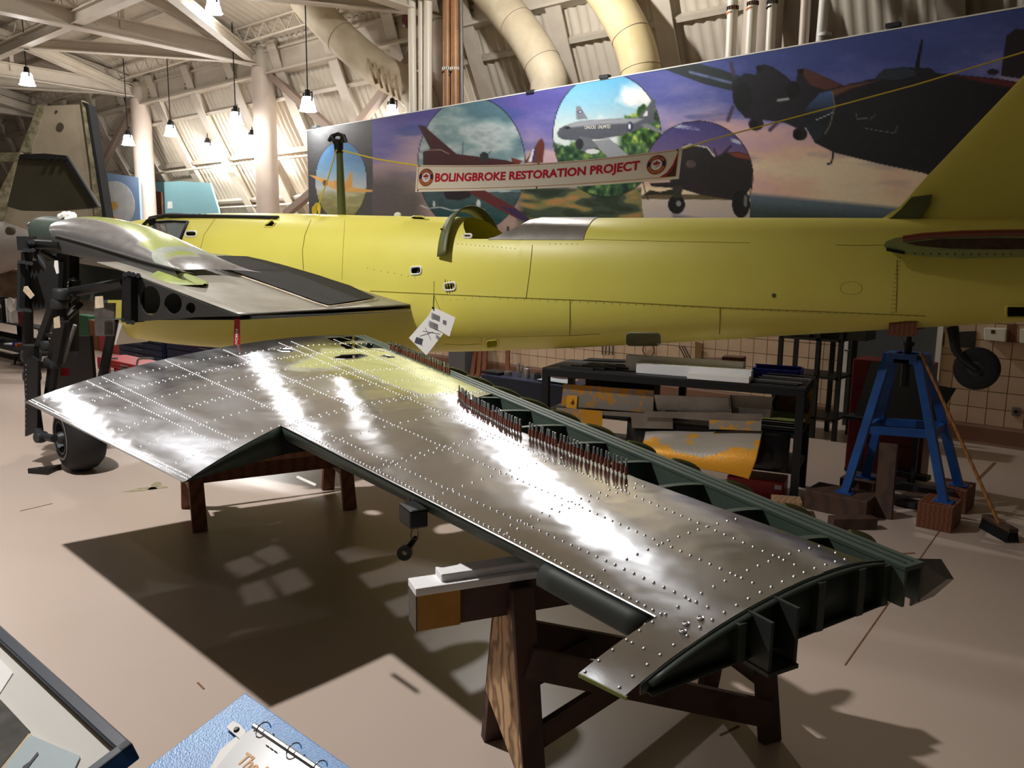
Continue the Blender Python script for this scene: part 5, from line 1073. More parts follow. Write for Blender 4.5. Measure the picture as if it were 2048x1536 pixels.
# short ribs between the skin and the spar, nose ribs ahead of it
sr = [WH(x, y)[0] for x, y in [(1030, 822), (1090, 850), (1140, 872), (1190, 895), (1240, 912)]]
for s in [0.35, 0.75, 1.15, 1.55, 1.95, 2.35, 2.72, 3.08, 3.44, 3.8, 4.14, 4.48, 4.8, 5.1]:
    if s > 2.6:
        c0 = cfront(s)-0.04; b = MB(); b.grid([[W(s, c, -0.006) for c in np.linspace(c0, 0.03, 6)], [WL(s, c, 0.01) for c in np.linspace(c0, 0.03, 6)]]); b.grid([[W(s, c, -0.004) for c in np.linspace(c0, 0.03, 6)], [W(s+0.03, c, -0.004) for c in np.linspace(c0, 0.03, 6)]]); o_ = b.build('open_bay_rib', m_greenL, WG); md = o_.modifiers.new('thick', 'SOLIDIFY'); md.thickness = 0.005
    L_ = 0.36-0.032*s; zm = zSP(s)-th(s)*0.5; P = [Wz(s, 0.11 + L_*math.sin(q), zm - 0.03*math.sin(q) + th(s)*0.43*math.cos(q)) for q in np.linspace(0, math.pi, 14)]
    b = MB(); b.prism(P, ES3*0.012); b.build('nose_rib', m_oliveD, WG)
    b = MB(); b.tube([p + ES3*0.006 for p in P[1:-1]], 0.014, 5); b.build('nose_rib_flange', m_oliveD, WG)
# access cut-outs in the skin
def wpatch(poly, off, name, m):
    q = [WH(*p) for p in poly]; b = MB(); b.prism([W(s, c, off) for s, c in q], (0, 0, -0.003)); return b.build(name, m, WG)
for _h in BAYS[4:]:
    b = MB(); b.tube([W(*WH(*p), 0.001) for p in _h + _h[:2]], 0.006, 5); b.build('access_hole_rim', m_steel, WG)
# rivets: chordwise rows on the ribs, spanwise rows on the stringers
rv = MB(); m_rivet = mat('bright_rivet', (222, 222, 224), 0.34, 0.9)
def wriv(s, c):
    p = W(s, c, 0.0); rv.lathe([(0.0062, -0.001), (0.0046, 0.0026), (0.0001, 0.0036)], p, (0, 0, 1), 6)
for s in [0.55, 0.93, 0.97, 1.35, 1.73, 1.77, 2.15, 2.58, 2.62, 3.05, 3.53, 3.57, 4.0, 4.43, 4.47, 4.9, 5.2, 5.31]:
    c0 = (cTE(s) if s < 2.6 or s > 5.19 else cail(s))+0.03
    for c in np.arange(c0, cfront(s)-0.01, 0.044 if s < 5.1 else 0.046): wriv(s, c + 0.003*random.random())
for fr in (0.16, 0.2, 0.38, 0.55, 0.72, 0.76, 0.9):
    for s in np.arange(0.3, 5.3, 0.04):
        c = cTE(s)*(1-fr)
        if s < sroot(c)+0.03 or (s > snotch(c)-0.02 and s < 5.19 and c < cail(s)+0.03) or c > cfront(s)-0.02: continue
        if fr in (0.2, 0.76) and s > 2.6: continue
        wriv(s, c)
for s in np.arange(0.42, 2.84, 0.02): wriv(s, cTE(s)+0.022); wriv(s, cTE(s)+0.04)
for s in np.arange(2.64, 5.19, 0.03): wriv(s, cail(s)+0.02)
stuff(rv.build('rivet_field', m_rivet, WG, smooth=True, ang=180))
# dents near the tip are real dimples: bright ringed fasteners
for (x, y) in [(1372, 1247), (1366, 1262), (1398, 1302), (1388, 1308), (1401, 1236), (1440, 1275), (1455, 1262), (1412, 1290)]:
    s, c = WH(x, y)
    if s > 5.3: continue
    b = MB(); b.lathe([(0.012, 0.0), (0.009, 0.004), (0.006, 0.001), (0.0, 0.003)], W(s, c), (0, 0, 1), 10); b.build('raised_fastener', m_rivet, WG, smooth=True)
# aileron hinge box, rod end on a wire, second hinge curl, data plate
s_, c_ = 3.95, cail(3.95)-0.06; b = MB(); b.box(Wz(s_, c_+0.03, wz(s_, cail(s_))-0.075), (0.13, 0.08, 0.08), ES3); b.build('hinge_box', m_black, WG, bevel=0.01)
rod = thing('rod_end', 'steel rod end fitting hanging by a wire from the aileron hinge', 'rod end', PZ(812, 1112, 0.80)); A_, B_ = PZ(832, 1075, 0.86), PZ(812, 1102, 0.82)
b = MB(); b.tube([A_, B_], [0.012, 0.016], 10); b.lathe([(0.012, -0.014), (0.034, -0.016), (0.034, 0.016), (0.012, 0.014), (0.012, -0.014)], B_ + (B_-A_)*0.12, _fwd, 20); b.build('rod_eye', m_dgrey, rod, smooth=True, ang=35)
b = MB(); b.tube(bez([W(3.86, cail(3.86), -0.04), PZ(838, 1046, 0.95), PZ(828, 1048, 0.93), PZ(822, 1072, 0.88), PZ(832, 1078, 0.86), PZ(836, 1062, 0.9), W(3.88, cail(3.88), -0.05)], 6), 0.003, 5); b.build('rod_wire', m_grey, rod)
b = MB(); s_ = 4.72; P = []
for s in np.linspace(4.72, 5.17, 8): P.append([Wz(s, cail(s) - 0.035*math.sin(q), wz(s, cail(s)) - 0.012 - 0.05*(1-math.cos(q))) for q in np.linspace(0, 1.9, 10)])
b.grid(P); o_ = b.build('hinge_shroud', m_greenD, WG, smooth=True, ang=180); md = o_.modifiers.new('thick', 'SOLIDIFY'); md.thickness = 0.005
b = MB(); b.prism([PZ(*p, 1.0) for p in [(595, 952), (633, 969), (630, 973), (592, 956)]], (0, 0, 0.003)); pl = b.build('data_plate', m_white, WG)
# torn nose bracket at the tip
b = MB(); q = Wz(5.38, 0.12, zSP(5.38)); b.add([q, q+EC3*0.14+V(0, 0, -0.03), q+EC3*0.17+V(0, 0, -0.09)+ES3*0.03, q+EC3*0.12+V(0, 0, -0.15), q+V(0, 0, -0.16), q+EC3*0.1+V(0, 0, -0.07)+ES3*0.05], [(0, 1, 5), (1, 2, 5), (2, 3, 5), (3, 4, 5), (4, 0, 5)]); o_ = b.build('torn_nose_bracket', m_gun, WG); md = o_.modifiers.new('thick', 'SOLIDIFY'); md.thickness = 0.006
# temporary sheet fasteners standing in the skin edge
cb = MB(); cb.lathe([(0.0, 0.012), (0.0078, 0.013), (0.0078, 0.046), (0.006, 0.05), (0.0, 0.05)], V(0, 0, 0), (0, 0, 1), 8)
cl0 = cb.build('sheet_fastener', m_copper, smooth=True, ang=40); tb_ = MB(); tb_.tube([V(0, 0, 0.0), V(0, 0, 0.08)], 0.0044, 8); tip0 = tb_.build('plunger', m_steel, cl0, smooth=True, ang=40); first = True
def cleco(s, c, lab, grp):
    global first
    p = W(s, c, -0.003); o_ = cl0 if first else cl0.copy()
    if not first:
        COL.objects.link(o_); t_ = tip0.copy(); COL.objects.link(t_); t_.parent = o_
    first = False; o_.location = tuple(p); o_.rotation_euler = ((random.random()-0.5)*0.16, (random.random()-0.5)*0.16, 0); tag(o_, lab, 'fastener', grp)
s1, c1 = WH(918, 797); s2, c2 = WH(1290, 948)
for i in range(62):
    if 33 <= i < 35: continue
    s = s1 + (s2-s1)*i/61; cleco(s, cfront(s)-0.03 if s > 2.9 else c1 + (cfront(2.9)-0.03-c1)*i/8, 'copper sheet fastener standing upright in the row along the open wing bays', 'fasteners along the open bays')
s1, c1 = WH(770, 700); s2, c2 = WH(950, 757)
for i in range(34): s = s1 + (s2-s1)*(i/33)**0.9; cleco(s, 0.035, 'copper sheet fastener in the row above the root leading edge', 'fasteners at the wing root')

# ---- trestles
def trestle(name, label, cen, ax, L_, ztop, bh, bw, m, spread=0.17, ends=(0.0, 0.0), rails=True, legw=(0.09, 0.045)):
    ax = V(*ax, 0)/np.linalg.norm(ax); sd = V(-ax[1], ax[0], 0); cen = np.asarray(cen, float); t = thing(name, label, 'trestle', V(cen[0], cen[1], 0))
    b = MB(); b.bar(cen - ax*(L_/2+ends[0]) + V(0, 0, ztop-bh/2), cen + ax*(L_/2+ends[1]) + V(0, 0, ztop-bh/2), bw, bh); b.build('top_beam', m, t, bevel=0.004)
    for e in (-1, 1):
        for q in (-1, 1):
            f = cen + ax*e*L_/2 + sd*q*spread; tp = cen + ax*e*L_/2 + sd*q*(bw/2+0.02) + V(0, 0, ztop-0.02); b = MB(); b.bar(f, tp, legw[0], legw[1], sd); b.build('trestle_leg', m, t, bevel=0.003)
        b = MB(); zz = 0.3*ztop; w = spread*0.78; b.bar(cen + ax*e*L_/2 - sd*w + V(0, 0, zz), cen + ax*e*L_/2 + sd*w + V(0, 0, zz), 0.03, 0.08, ax); b.build('end_rail', m, t)
    for q in ((-1, 1) if rails else ()): b = MB(); b.bar(cen - ax*L_/2 + sd*q*spread*0.62 + V(0, 0, ztop*0.42), cen + ax*L_/2 + sd*q*spread*0.62 + V(0, 0, ztop*0.42), 0.03, 0.12); b.build('side_rail', m, t)
    return t, ax, sd
# near trestle under the wing tip
HA = np.array([0.46, 0.888]); Lh = 1.16; Hc = np.array([-1.985, 2.36]) + HA/np.linalg.norm(HA)*Lh/2
tt, ax, sd = trestle('trestle', 'dark timber trestle with a yellow painted beam end and plywood gusset', V(*Hc, 0), HA, Lh, 0.86, 0.14, 0.10, m_woodD, 0.235, (0.42, 0.1), rails=False, legw=(0.095, 0.05))
be = V(*Hc, 0) - ax*(Lh/2+0.42)
b = MB(); b.bar(be + V(0, 0, 0.79) - ax*0.004, be + ax*0.17 + V(0, 0, 0.79), 0.106, 0.145); b.build('yellow_paint_end', mat('yellow_blue_paint', (188, 140, 40), 0.5, c2=(168, 120, 34), scale=6), tt)
b = MB(); b.box(be + V(0, 0, 0.79) - ax*0.006, (0.006, 0.107, 0.146), ax); b.build('blue_paint_end', mat('scraped_blue_paint', (70, 84, 100), 0.6, c2=(104, 88, 64), scale=14, amt=0.3), tt)
g0 = V(*Hc, 0) - ax*(Lh/2+0.03); b = MB(); b.prism([g0 + sd*0.07 + V(0, 0, 0.80), g0 + sd*0.0 + V(0, 0, 0.80), g0 - sd*0.09 + V(0, 0, 0.72), g0 - sd*0.24 + V(0, 0, 0.06), g0 + sd*0.20 + V(0, 0, 0.26)][::1], -ax*0.018); b.build('plywood_gusset', m_ply, tt)
def legp(e, q, z): return V(*Hc, 0) + ax*e*Lh/2 + sd*q*(0.235 + (0.07-0.235)*z/0.84) + V(0, 0, z)
for q in (-1, 1):
    a_, c_ = legp(-1, q, 0.56) + sd*q*0.03, legp(1, q, 0.13) + sd*q*0.03; b = MB(); b.bar(a_, c_, 0.03, 0.12); b.build('cross_brace', m_woodD, tt)
    b = MB(); b.bar(legp(-1, q, 0.24) + sd*q*0.0, a_*0.62 + c_*0.38 - sd*q*0.03, 0.03, 0.10); b.build('cross_brace', m_woodD, tt)
f = thing('foam_pad', 'two white foam strips laid along the trestle beam under the wing', 'foam', be + V(0, 0, 0.86))
b = MB(); b.bar(be - ax*0.01 + V(0, 0, 0.877), be + ax*0.75 + V(0, 0, 0.877), 0.115, 0.032); b.build('foam_strip', m_foam, f, bevel=0.004)
b = MB(); b.bar(be + ax*0.1 + sd*0.012 + V(0, 0, 0.909), be + ax*0.62 + sd*0.012 + V(0, 0, 0.909), 0.085, 0.032); b.build('foam_strip', m_foam, f, bevel=0.004)
# far trestle under the wing root
fc = np.array([-6.0, 3.05]) + EC*0.62
tf_, ax2, sd2 = trestle('trestle', 'reddish timber trestle under the wing root with splayed legs', V(*fc, 0), EC, 1.2, 0.98, 0.14, 0.10, m_woodR, 0.33, (0.1, 0.1), legw=(0.11, 0.05))

# ================================================================== tail stand, rack and workshop clutter behind the wing
def obox_px(name, m, label, cat, x0, x1, y0, y1, Y, dep, group=None, parent=None, bevel=0.0, floor_z=None):
    A = PY(x0, y1, Y); B = PY(x1, y1, Y); T = PY((x0+x1)/2, y0, Y); z0 = min(A[2], B[2]) if floor_z is None else floor_z
    b = MB(); b.box(V((A[0]+B[0])/2, Y+dep/2, (z0+T[2])/2), (abs(B[0]-A[0]), dep, T[2]-z0)); o_ = b.build(name, m, parent, bevel=bevel)
    return tag(o_, label, cat, group) if parent is None else o_
# blue tail stand
JS = thing('tail_stand', 'blue painted steel A-frame stand holding up the tail', 'stand', F(0, 0, 0.25)); js_c = F(0.02, 0.05, 0)
ftop = {}; zt_ = 1.27
feet = [PZ(1690, 985, 0.17), PZ(1888, 1003, 0.21)]; feet += [feet[0] + V(-0.02, 0.62, 0), feet[1] + V(-0.02, 0.62, 0)]
tops = [PY(1775, 716, 7.18), PY(1836, 718, 7.18)]; zt_ = (tops[0][2]+tops[1][2])/2; tops[0][2] = tops[1][2] = zt_; tops += [tops[0] + V(0, 0.26, 0), tops[1] + V(0, 0.26, 0)]
for f_, t_ in zip(feet, tops): b = MB(); b.bar(f_, t_, 0.065, 0.065, (0, 1, 0)); b.build('stand_leg', m_blue, JS)
for f_ in feet: b = MB(); b.box(f_ + V(0, 0, 0.004), (0.14, 0.12, 0.012)); b.build('foot_plate', m_blue, JS)
b = MB()
for i, j in ((0, 1), (1, 3), (3, 2), (2, 0)): b.bar(tops[i], tops[j], 0.08, 0.07)
b.build('top_frame', m_blue, JS)
mid = [f_*0.47 + t_*0.53 for f_, t_ in zip(feet, tops)]
for i, j in ((0, 1), (2, 3), (0, 2), (1, 3)): b = MB(); b.bar(feet[i]*0.53 + tops[i]*0.47, feet[j]*0.53 + tops[j]*0.47, 0.04, 0.065); b.build('cross_bar', m_blue, JS)
jc = sum(tops)/4; b = MB(); b.lathe([(0.035, -0.25), (0.035, 0.1), (0.05, 0.1), (0.05, 0.13), (0.025, 0.13), (0.025, 0.24)], jc, (0, 0, 1), 14, cap=True); b.box(jc + V(0, 0, -0.02), (0.12, 0.34, 0.03)); b.build('screw_jack', m_black, JS)
jz = jc[2] + 0.24; b = MB(); b.box(V(jc[0], jc[1], (jz + 1.60)/2), (0.17, 0.26, 1.60-jz)); tag(b.build('cradle_block', m_woodR, bevel=0.006), 'oxide red timber block between the tail and the blue stand', 'block')
# timber blocks under the feet
for f_, zz, lab, w in ((feet[0], 0.17, 'dark timber block under the stand foot beside the rack', 0.52), (feet[1], 0.21, 'weathered timber block under the stand foot beside the broom', 0.26), (feet[2], 0.17, 'timber block under the rear stand foot beside the rack', 0.3), (feet[3], 0.21, 'timber block under the rear stand foot beside the red board', 0.26)):
    b = MB(); b.box(V(f_[0]-0.03, f_[1]+0.02, zz/2), (w, 0.34, zz)); tag(b.build('timber_block', m_woodR if zz > 0.2 else m_woodD, bevel=0.006), lab, 'block')
p = PZ(1652, 1055); b = MB(); b.bar(p + V(0.03, 0, 0.05), PZ(1748, 1056) + V(0, 0, 0.05), 0.1, 0.09); tag(b.build('timber_offcut', m_woodD, bevel=0.005), 'short dark timber offcut lying in front of the block beside the rack', 'block')
p = PZ(1560, 1035); b = MB(); b.box(p + V(0, 0.12, 0.07), (0.24, 0.18, 0.14), ax=(1, 0.5, 0)); tag(b.build('pale_block', m_woodL, bevel=0.005), 'pale timber block beside the wing leading edge under the rack', 'block')
# upright dark plank by the stand
b = MB(); A_ = PZ(1766, 1035); b.bar(A_ + V(0, 0, 0), A_ + V(-0.03, 0.1, 0.62), 0.14, 0.05, (0, 1, 0)); tag(b.build('plank', m_woodD), 'short upright dark plank standing under the blue stand', 'plank')
for k, (x, y) in enumerate([(1770, 1020), (1800, 1005), (1790, 985), (1830, 1030)]):
    A_ = PZ(x, y) + V(0, 0.25, 0.04 + 0.045*k); b = MB(); b.box(A_, (0.45, 0.12, 0.045), ax=(1, 0.3*(k % 2)-0.1, 0)); tag(b.build('scrap_bar', [m_dgrey, m_woodD, m_black, m_dgrey][k]), ['grey scrap bar at the bottom of the pile under the blue stand', 'timber scrap piece in the pile under the blue stand', 'black scrap bar in the pile under the blue stand', 'grey scrap bar on top of the pile under the blue stand'][k], 'scrap', 'scrap under the stand')
# red board and dark sheets behind the stand
YR = 8.15
rbx = [PY(1690, 740, YR), PY(1845, 740, YR)]
b = MB(); b.box(V((rbx[0][0]+rbx[1][0])/2+0.06, YR+0.18, 0.62), (rbx[1][0]-rbx[0][0], 0.3, 1.12)); red_c = thing('tool_cabinet', 'dark red tool cabinet behind the blue stand', 'cabinet', V((rbx[0][0]+rbx[1][0])/2, YR+0.18, 0.06)); 
b.build('cabinet_body', m_redD, red_c, bevel=0.01)
for k in range(4): b = MB(); b.box(V((rbx[0][0]+rbx[1][0])/2+0.06, YR+0.025, 0.25+k*0.26), (rbx[1][0]-rbx[0][0]-0.06, 0.02, 0.23)); b.build('drawer', m_redD, red_c)
b = MB()
for sx in (-0.3, 0.3): b.lathe([(0.03, -0.02), (0.035, 0.0), (0.03, 0.02), (0, 0.02)], V((rbx[0][0]+rbx[1][0])/2+sx, YR+0.15, 0.032), (1, 0, 0), 12)
b.build('castor', m_blackM, red_c)
A_, B_ = PY(1738, 725, 7.98), PY(1848, 730, 7.98); b = MB(); b.add([V(A_[0], 8.06, A_[2]), V(B_[0], 8.06, B_[2]-0.02), V(B_[0]+0.12, 7.94, 0.66), V(A_[0]-0.08, 7.94, 0.66)], [(0, 1, 2, 3)]); o_ = b.build('dark_sheet', mat('dark_rubber_sheet', (52, 52, 52), 0.6)); md = o_.modifiers.new('thick', 'SOLIDIFY'); md.thickness = 0.01; tag(o_, 'large dark grey sheet leaning behind the blue stand', 'sheet')
b = MB(); b.box(V((A_[0]+B_[0])/2, 7.97, 0.64), (B_[0]-A_[0]+0.3, 0.22, 0.03)); b.bar(V(A_[0], 7.97, 0), V(A_[0], 7.97, 0.64), 0.04, 0.04, (0, 1, 0)); b.bar(V(B_[0], 7.97, 0), V(B_[0], 7.97, 0.64), 0.04, 0.04, (0, 1, 0)); tag(b.build('low_bench', m_dgrey), 'low dark bench that carries the leaning grey sheet', 'bench')
b = MB(); b.prism([PY(*p, 7.85) for p in [(1862, 768), (1912, 778), (1880, 828), (1884, 852), (1866, 852)]], (0, 0.02, 0)); tag(b.build('dark_offcut', m_greenD), 'pointed dark sheet offcut sticking out beside the blue stand', 'sheet')
# broom leaning on the stand
br = thing('broom', 'push broom with a wooden handle leaning on the blue stand', 'broom', PZ(2000, 1070)); hd = PZ(2000, 1050, 0.12); hd = PZ(1997, 1045, 0.13)
b = MB(); b.tube([PY(1842, 706, 7.14), hd], 0.0135, 10); b.build('broom_handle', m_handle, br, smooth=True)
w1, w2 = PZ(1972, 1032, 0.10), PZ(2028, 1062, 0.10); b = MB(); b.bar(w1, w2, 0.075, 0.035); b.build('broom_block', m_woodD, br, bevel=0.006)
b = MB(); d_ = (w2-w1)/np.linalg.norm(w2-w1); sd_ = V(-d_[1], d_[0], 0)
for i in range(15):
    for k in range(4):
        q = w1 + (w2-w1)*(i+0.5)/15 + sd_*(k-1.5)*0.02; b.tube([q - V(0, 0, 0.012), V(q[0], q[1], 0.004) + sd_*(k-1.5)*0.012], 0.009, 5)
stuff(b.build('bristles', m_brush, br))

# ---- rack of sheet-metal panels
R_a = PZ(1085, 735, 1.06); R_b = PZ(1612, 776, 1.06); rd = (R_b-R_a); Lr = np.linalg.norm(rd); rd /= Lr; rn = V(-rd[1], rd[0], 0); Dp = 0.75
def RK(u, v, z): return V(*(R_a[:2] + rd[:2]*u + rn[:2]*v), z)
RKt = thing('steel_rack', 'black steel shelf rack with panels laid on its shelves under the fuselage', 'rack', RK(Lr/2, Dp/2, 0)); zt_ = 1.06
b = MB(); b.box(RK(Lr/2, Dp/2, zt_-0.012), (Lr, Dp, 0.024), rd); b.build('rack_top', m_dgrey, RKt)
b = MB()
for v in (0.02, Dp-0.02): b.bar(RK(0, v, zt_-0.05), RK(Lr, v, zt_-0.05), 0.04, 0.06)
for u in (0.02, Lr-0.02): b.bar(RK(u, 0, zt_-0.05), RK(u, Dp, zt_-0.05), 0.04, 0.06)
b.build('rack_frame', m_black, RKt)
for u in (0.03, Lr*0.14, Lr*0.5, Lr-0.04):
    for v in (0.03, Dp-0.03):
        if u == Lr*0.14 and v < 0.1 or u == Lr*0.5 and v < 0.1: continue
        b = MB(); b.bar(RK(u, v, 0), RK(u, v, zt_-0.03), 0.065, 0.065, rd); b.build('rack_post', m_black, RKt)
for z in (0.30, 0.62): b = MB(); b.box(RK(Lr/2, Dp/2, z), (Lr-0.05, Dp-0.05, 0.03), rd); b.build('rack_shelf', m_black, RKt)
# on top: foam planks, bars, folded black sheet, tray
for k, (x0, y0, x1, y1, h_) in enumerate([(1264, 722, 1500, 742, 0.045), (1270, 733, 1503, 757, 0.05), (1358, 752, 1489, 768, 0.055)]):
    v = [0.26, 0.15, 0.04][k]; ua = [(Py_ - R_a) @ rd for Py_ in (PZ(x0, y0+8, 1.09), PZ(x1, y1, 1.09))]; zb_ = zt_ + [0.052, 0.002, 0.002][k]
    if k == 0: zb_ = zt_+0.002; h_ = 0.15
    if k == 1: h_ = 0.10
    b = MB(); b.box(RK((ua[0]+ua[1])/2, v, zb_ + h_/2), (ua[1]-ua[0], 0.105, h_), rd); tag(b.build('foam_plank', m_foam, bevel=0.004), ['white foam plank at the back of the stack on the rack', 'white foam plank in the middle of the stack on the rack', 'short white foam plank at the front edge of the rack'][k], 'foam')
for k in range(6):
    u0 = 0.15 + 0.1*k; b = MB(); b.bar(RK(u0, 0.1+0.05*k, zt_+0.012+0.004*k), RK(u0+0.36, 0.06+0.045*k, zt_+0.012+0.004*k), 0.03, 0.02); tag(b.build('metal_bar', [m_dgrey, m_black][k % 2]), 'dark metal bar lying along the left end of the rack top', 'bar', 'bars on the rack')
P = [[RK(0.25 + 1.05*u, 0.45 + 0.22*v, zt_ + 0.02 + 0.05*u*u + 0.03*math.sin(3*v)*u + 0.02) for v in np.linspace(0, 1, 6)] for u in np.linspace(0, 1, 12)]; b = MB(); b.grid(P); o_ = b.build('black_sheet', m_blackM, smooth=True, ang=180); md = o_.modifiers.new('thick', 'SOLIDIFY'); md.thickness = 0.006; tag(o_, 'curled black sheet lying at the back of the rack top', 'sheet')
uT = (PZ(1570, 735, 1.09)-R_a) @ rd; bt = thing('tray', 'bright blue plastic tray on the rack top', 'tray', RK(uT, 0.5, zt_)); b = MB(); c = RK(uT, 0.52, zt_); 
for (dx, dy, sx, sy) in [(0, 0.14, 0.42, 0.02), (0, -0.14, 0.42, 0.02), (0.2, 0, 0.02, 0.3), (-0.2, 0, 0.02, 0.3)]: b.box(c + rd*dx + rn*dy + V(0, 0, 0.045), (sx, sy, 0.09), rd)
b.box(c + V(0, 0, 0.012), (0.42, 0.3, 0.02), rd); b.build('tray_body', m_bluetray, bt)
b = MB(); b.box(c + V(0, 0, 0.095) + rn*0.05, (0.4, 0.22, 0.012), rd, az=V(*(rn[:2]*0.2), 1)); b.build('tray_lid', m_bluetray, bt)
for k in range(5): b = MB(); q = RK(uT-0.19+0.03*k, 0.12+0.05*k, zt_+0.01+0.012*k); b.bar(q, q + rd*0.42 - rn*0.04, 0.05, 0.01); tag(b.build('steel_strip', m_steel if k % 2 else m_dgrey), ['dark steel strip at the bottom beside the blue tray', 'bright steel strip second from the bottom beside the blue tray', 'dark steel strip in the middle of the pile beside the blue tray', 'bright steel strip near the top of the pile beside the blue tray', 'dark steel strip topmost of the pile beside the blue tray'][k], 'strip', 'strips on the rack')
bx = RK(uT-0.42, 0.6, zt_); b = MB(); b.box(bx + V(0, 0, 0.08), (0.2, 0.16, 0.16), rd); tag(b.build('wood_box', m_woodR, bevel=0.006), 'red-brown wooden block behind the foam on the rack', 'block'); b = MB(); b.box(bx - rd*0.2 + V(0, 0.05, 0.06), (0.14, 0.2, 0.12), V(1, 0.4, 0)); tag(b.build('wood_box', m_woodR, bevel=0.006), 'smaller red-brown wooden block leaning at the rack back', 'block')
# panels on the shelves (outlines from the photograph, put on the rack's front, middle and back)
def RP(px, py, v):                                # pixel on the vertical plane v behind the rack's front edge
    n_ = rn; r = ray(px, py); k = (n_ @ (R_a + rn*v - C0))/(n_ @ r); return C0 + k*r
def panel(poly, v, name, m, label, th=0.004, v2=None):
    n_ = len(poly); P = [RP(x, y, v if v2 is None else v + (v2-v)*(y-poly[0][1])/(max(q[1] for q in poly)-poly[0][1]+1e-6)) for x, y in poly]; b = MB(); b.prism(P, rn*th); return tag(b.build(name, m), label, 'sheet metal')
panel([(1127, 768), (1308, 781), (1306, 826), (1122, 812)], 0.10, 'salvaged_sheet', m_oldG, 'worn panel with flaked yellow paint and a square hole plate, standing at the rack back')
b = MB(); b.prism([RP(*p, 0.085) for p in [(1134, 791), (1155, 792), (1153, 818), (1132, 815)]], rn*0.01); b.lathe([(0.0, 0.012), (0.02, 0.012), (0.02, 0.0)], RP(1142, 800, 0.075), -rn, 12); tag(b.build('hinge_plate', mat('orange_yellow_plate', (206, 146, 40), 0.5)), 'square yellow plate with a round hole fixed on the worn panel', 'plate')
panel([(1308, 790), (1457, 796), (1460, 826), (1314, 820)], 0.04, 'salvaged_sheet', m_bare, 'folded bare metal panel lit along its top edge', 0.03)
panel([(1460, 790), (1545, 794), (1540, 836), (1462, 828)], 0.12, 'salvaged_sheet', m_bare, 'brownish bare panel leaning behind the folded one')
panel([(1113, 815), (1205, 822), (1204, 856), (1180, 850), (1112, 830)], 0.0, 'salvaged_sheet', m_oldG, 'curved worn yellow panel end at the left of the rack')
panel([(1205, 822), (1290, 826), (1345, 830), (1346, 858), (1264, 856), (1262, 834), (1206, 830)], -0.02, 'salvaged_sheet', m_bare, 'brown notched panel strip across the middle of the rack')
panel([(1290, 822), (1525, 828), (1524, 842), (1420, 842), (1345, 836), (1288, 834)], -0.05, 'salvaged_sheet', m_bare, 'long narrow bare strip on the rack front')
panel([(1418, 840), (1523, 842), (1522, 862), (1418, 858)], -0.06, 'salvaged_sheet', m_oldY, 'short strip with worn orange paint on the rack front')
# big curved panel hanging over the front
rows = []
L0, L1 = [(1291, 864), (1288, 878), (1284, 892), (1280, 905)], [(1525, 862), (1520, 888), (1513, 920), (1498, 959)]
for q in np.linspace(0, 1, 90):
    row = []
    for k in range(50):
        u = k/49; i = u*3; a = int(min(2, i)); f_ = i-a; A_ = np.array(L0[a])*(1-f_) + np.array(L0[a+1])*f_; B_ = np.array(L1[a])*(1-f_) + np.array(L1[a+1])*f_; px, py = A_*(1-q) + B_*q; row.append(RP(px, py - 1.2*math.sin(q*9), 0.0 - 0.30*math.sin(u*1.5)))
    rows.append(row)
b = MB(); b.grid(rows); m_cp = mat('peeling_yellow_panel', (150, 142, 132), 0.36, 0.5, c2=(214, 152, 40), scale=4, amt=0.1, bump=0.15, bscale=5); nt = m_cp.node_tree
o_ = b.build('curved_panel', attrmat('peeling_yellow_paint', 0.42, 0.25, 0.1), smooth=True, ang=180); vx = np.array(b.v); nu = vnoise(np.tile(np.arange(50), 90)*3.0, np.repeat(np.arange(90), 50)*2.5, 45, 45, 41, 5); uu = np.tile(np.arange(50)/49, 90); msk = np.clip(((nu-0.5)*1.9 + (uu-0.42)*0.8)*9, 0, 1)[:, None]
set_paint(o_, np.array([[162, 154, 144]])*(1-msk) + np.array([[218, 152, 36]])*msk); md = o_.modifiers.new('thick', 'SOLIDIFY'); md.thickness = 0.004; tag(o_, 'curved aluminium panel with peeling yellow paint draped over the rack front', 'sheet metal')
# black film rolls and dark sheets under it
P = [[RK(Lr*0.36 + Lr*0.6*u, 0.018 - 0.03*math.sin(v*1.6), 0.64 - 0.34*v) for v in np.linspace(0, 1, 8)] for u in np.linspace(0, 1, 10)]; b = MB(); b.grid(P); o_ = b.build('black_film', mat('shiny_black_film', (16, 16, 18), 0.15), smooth=True, ang=180); md = o_.modifiers.new('thick', 'SOLIDIFY'); md.thickness = 0.004; tag(o_, 'shiny black plastic film hanging over the lower rack shelf', 'film')
for k in range(5): b = MB(); q = RK(Lr*0.885, 0.27, 0.66 + 0.022*k); b.box(q + rd*0.02*k, (0.4, 0.34, 0.008), rd, az=V(0.02*k, 0, 1)); tag(b.build('sheet_stack', [m_dgrey, m_gun, m_black, m_gun, m_olive][k]), ['dark grey sheet at the bottom of the stack on the rack shelf', 'dull bare sheet second from the bottom of the rack stack', 'black sheet in the middle of the rack stack', 'dull bare sheet just under the olive sheet on the rack', 'olive green sheet topmost of the stack on the rack shelf'][k], 'sheet', 'sheets on the rack shelf')
b = MB(); b.lathe([(0.16, -0.02), (0.17, 0.0), (0.16, 0.02), (0.13, 0.02), (0.13, -0.02), (0.16, -0.02)], RK(Lr*0.93, 0.52, 0.64+0.17), -rn, 28); tag(b.build('cowl_ring', m_dgrey, smooth=True, ang=40), 'dark metal ring standing on the rack shelf', 'ring'); b = MB(); b.box(RK(Lr*0.93, 0.60, 0.80), (0.36, 0.02, 0.32), rd); tag(b.build('ochre_panel', mat('ochre_paint', (150, 102, 30), 0.5)), 'ochre painted panel behind the metal ring on the rack', 'sheet metal')
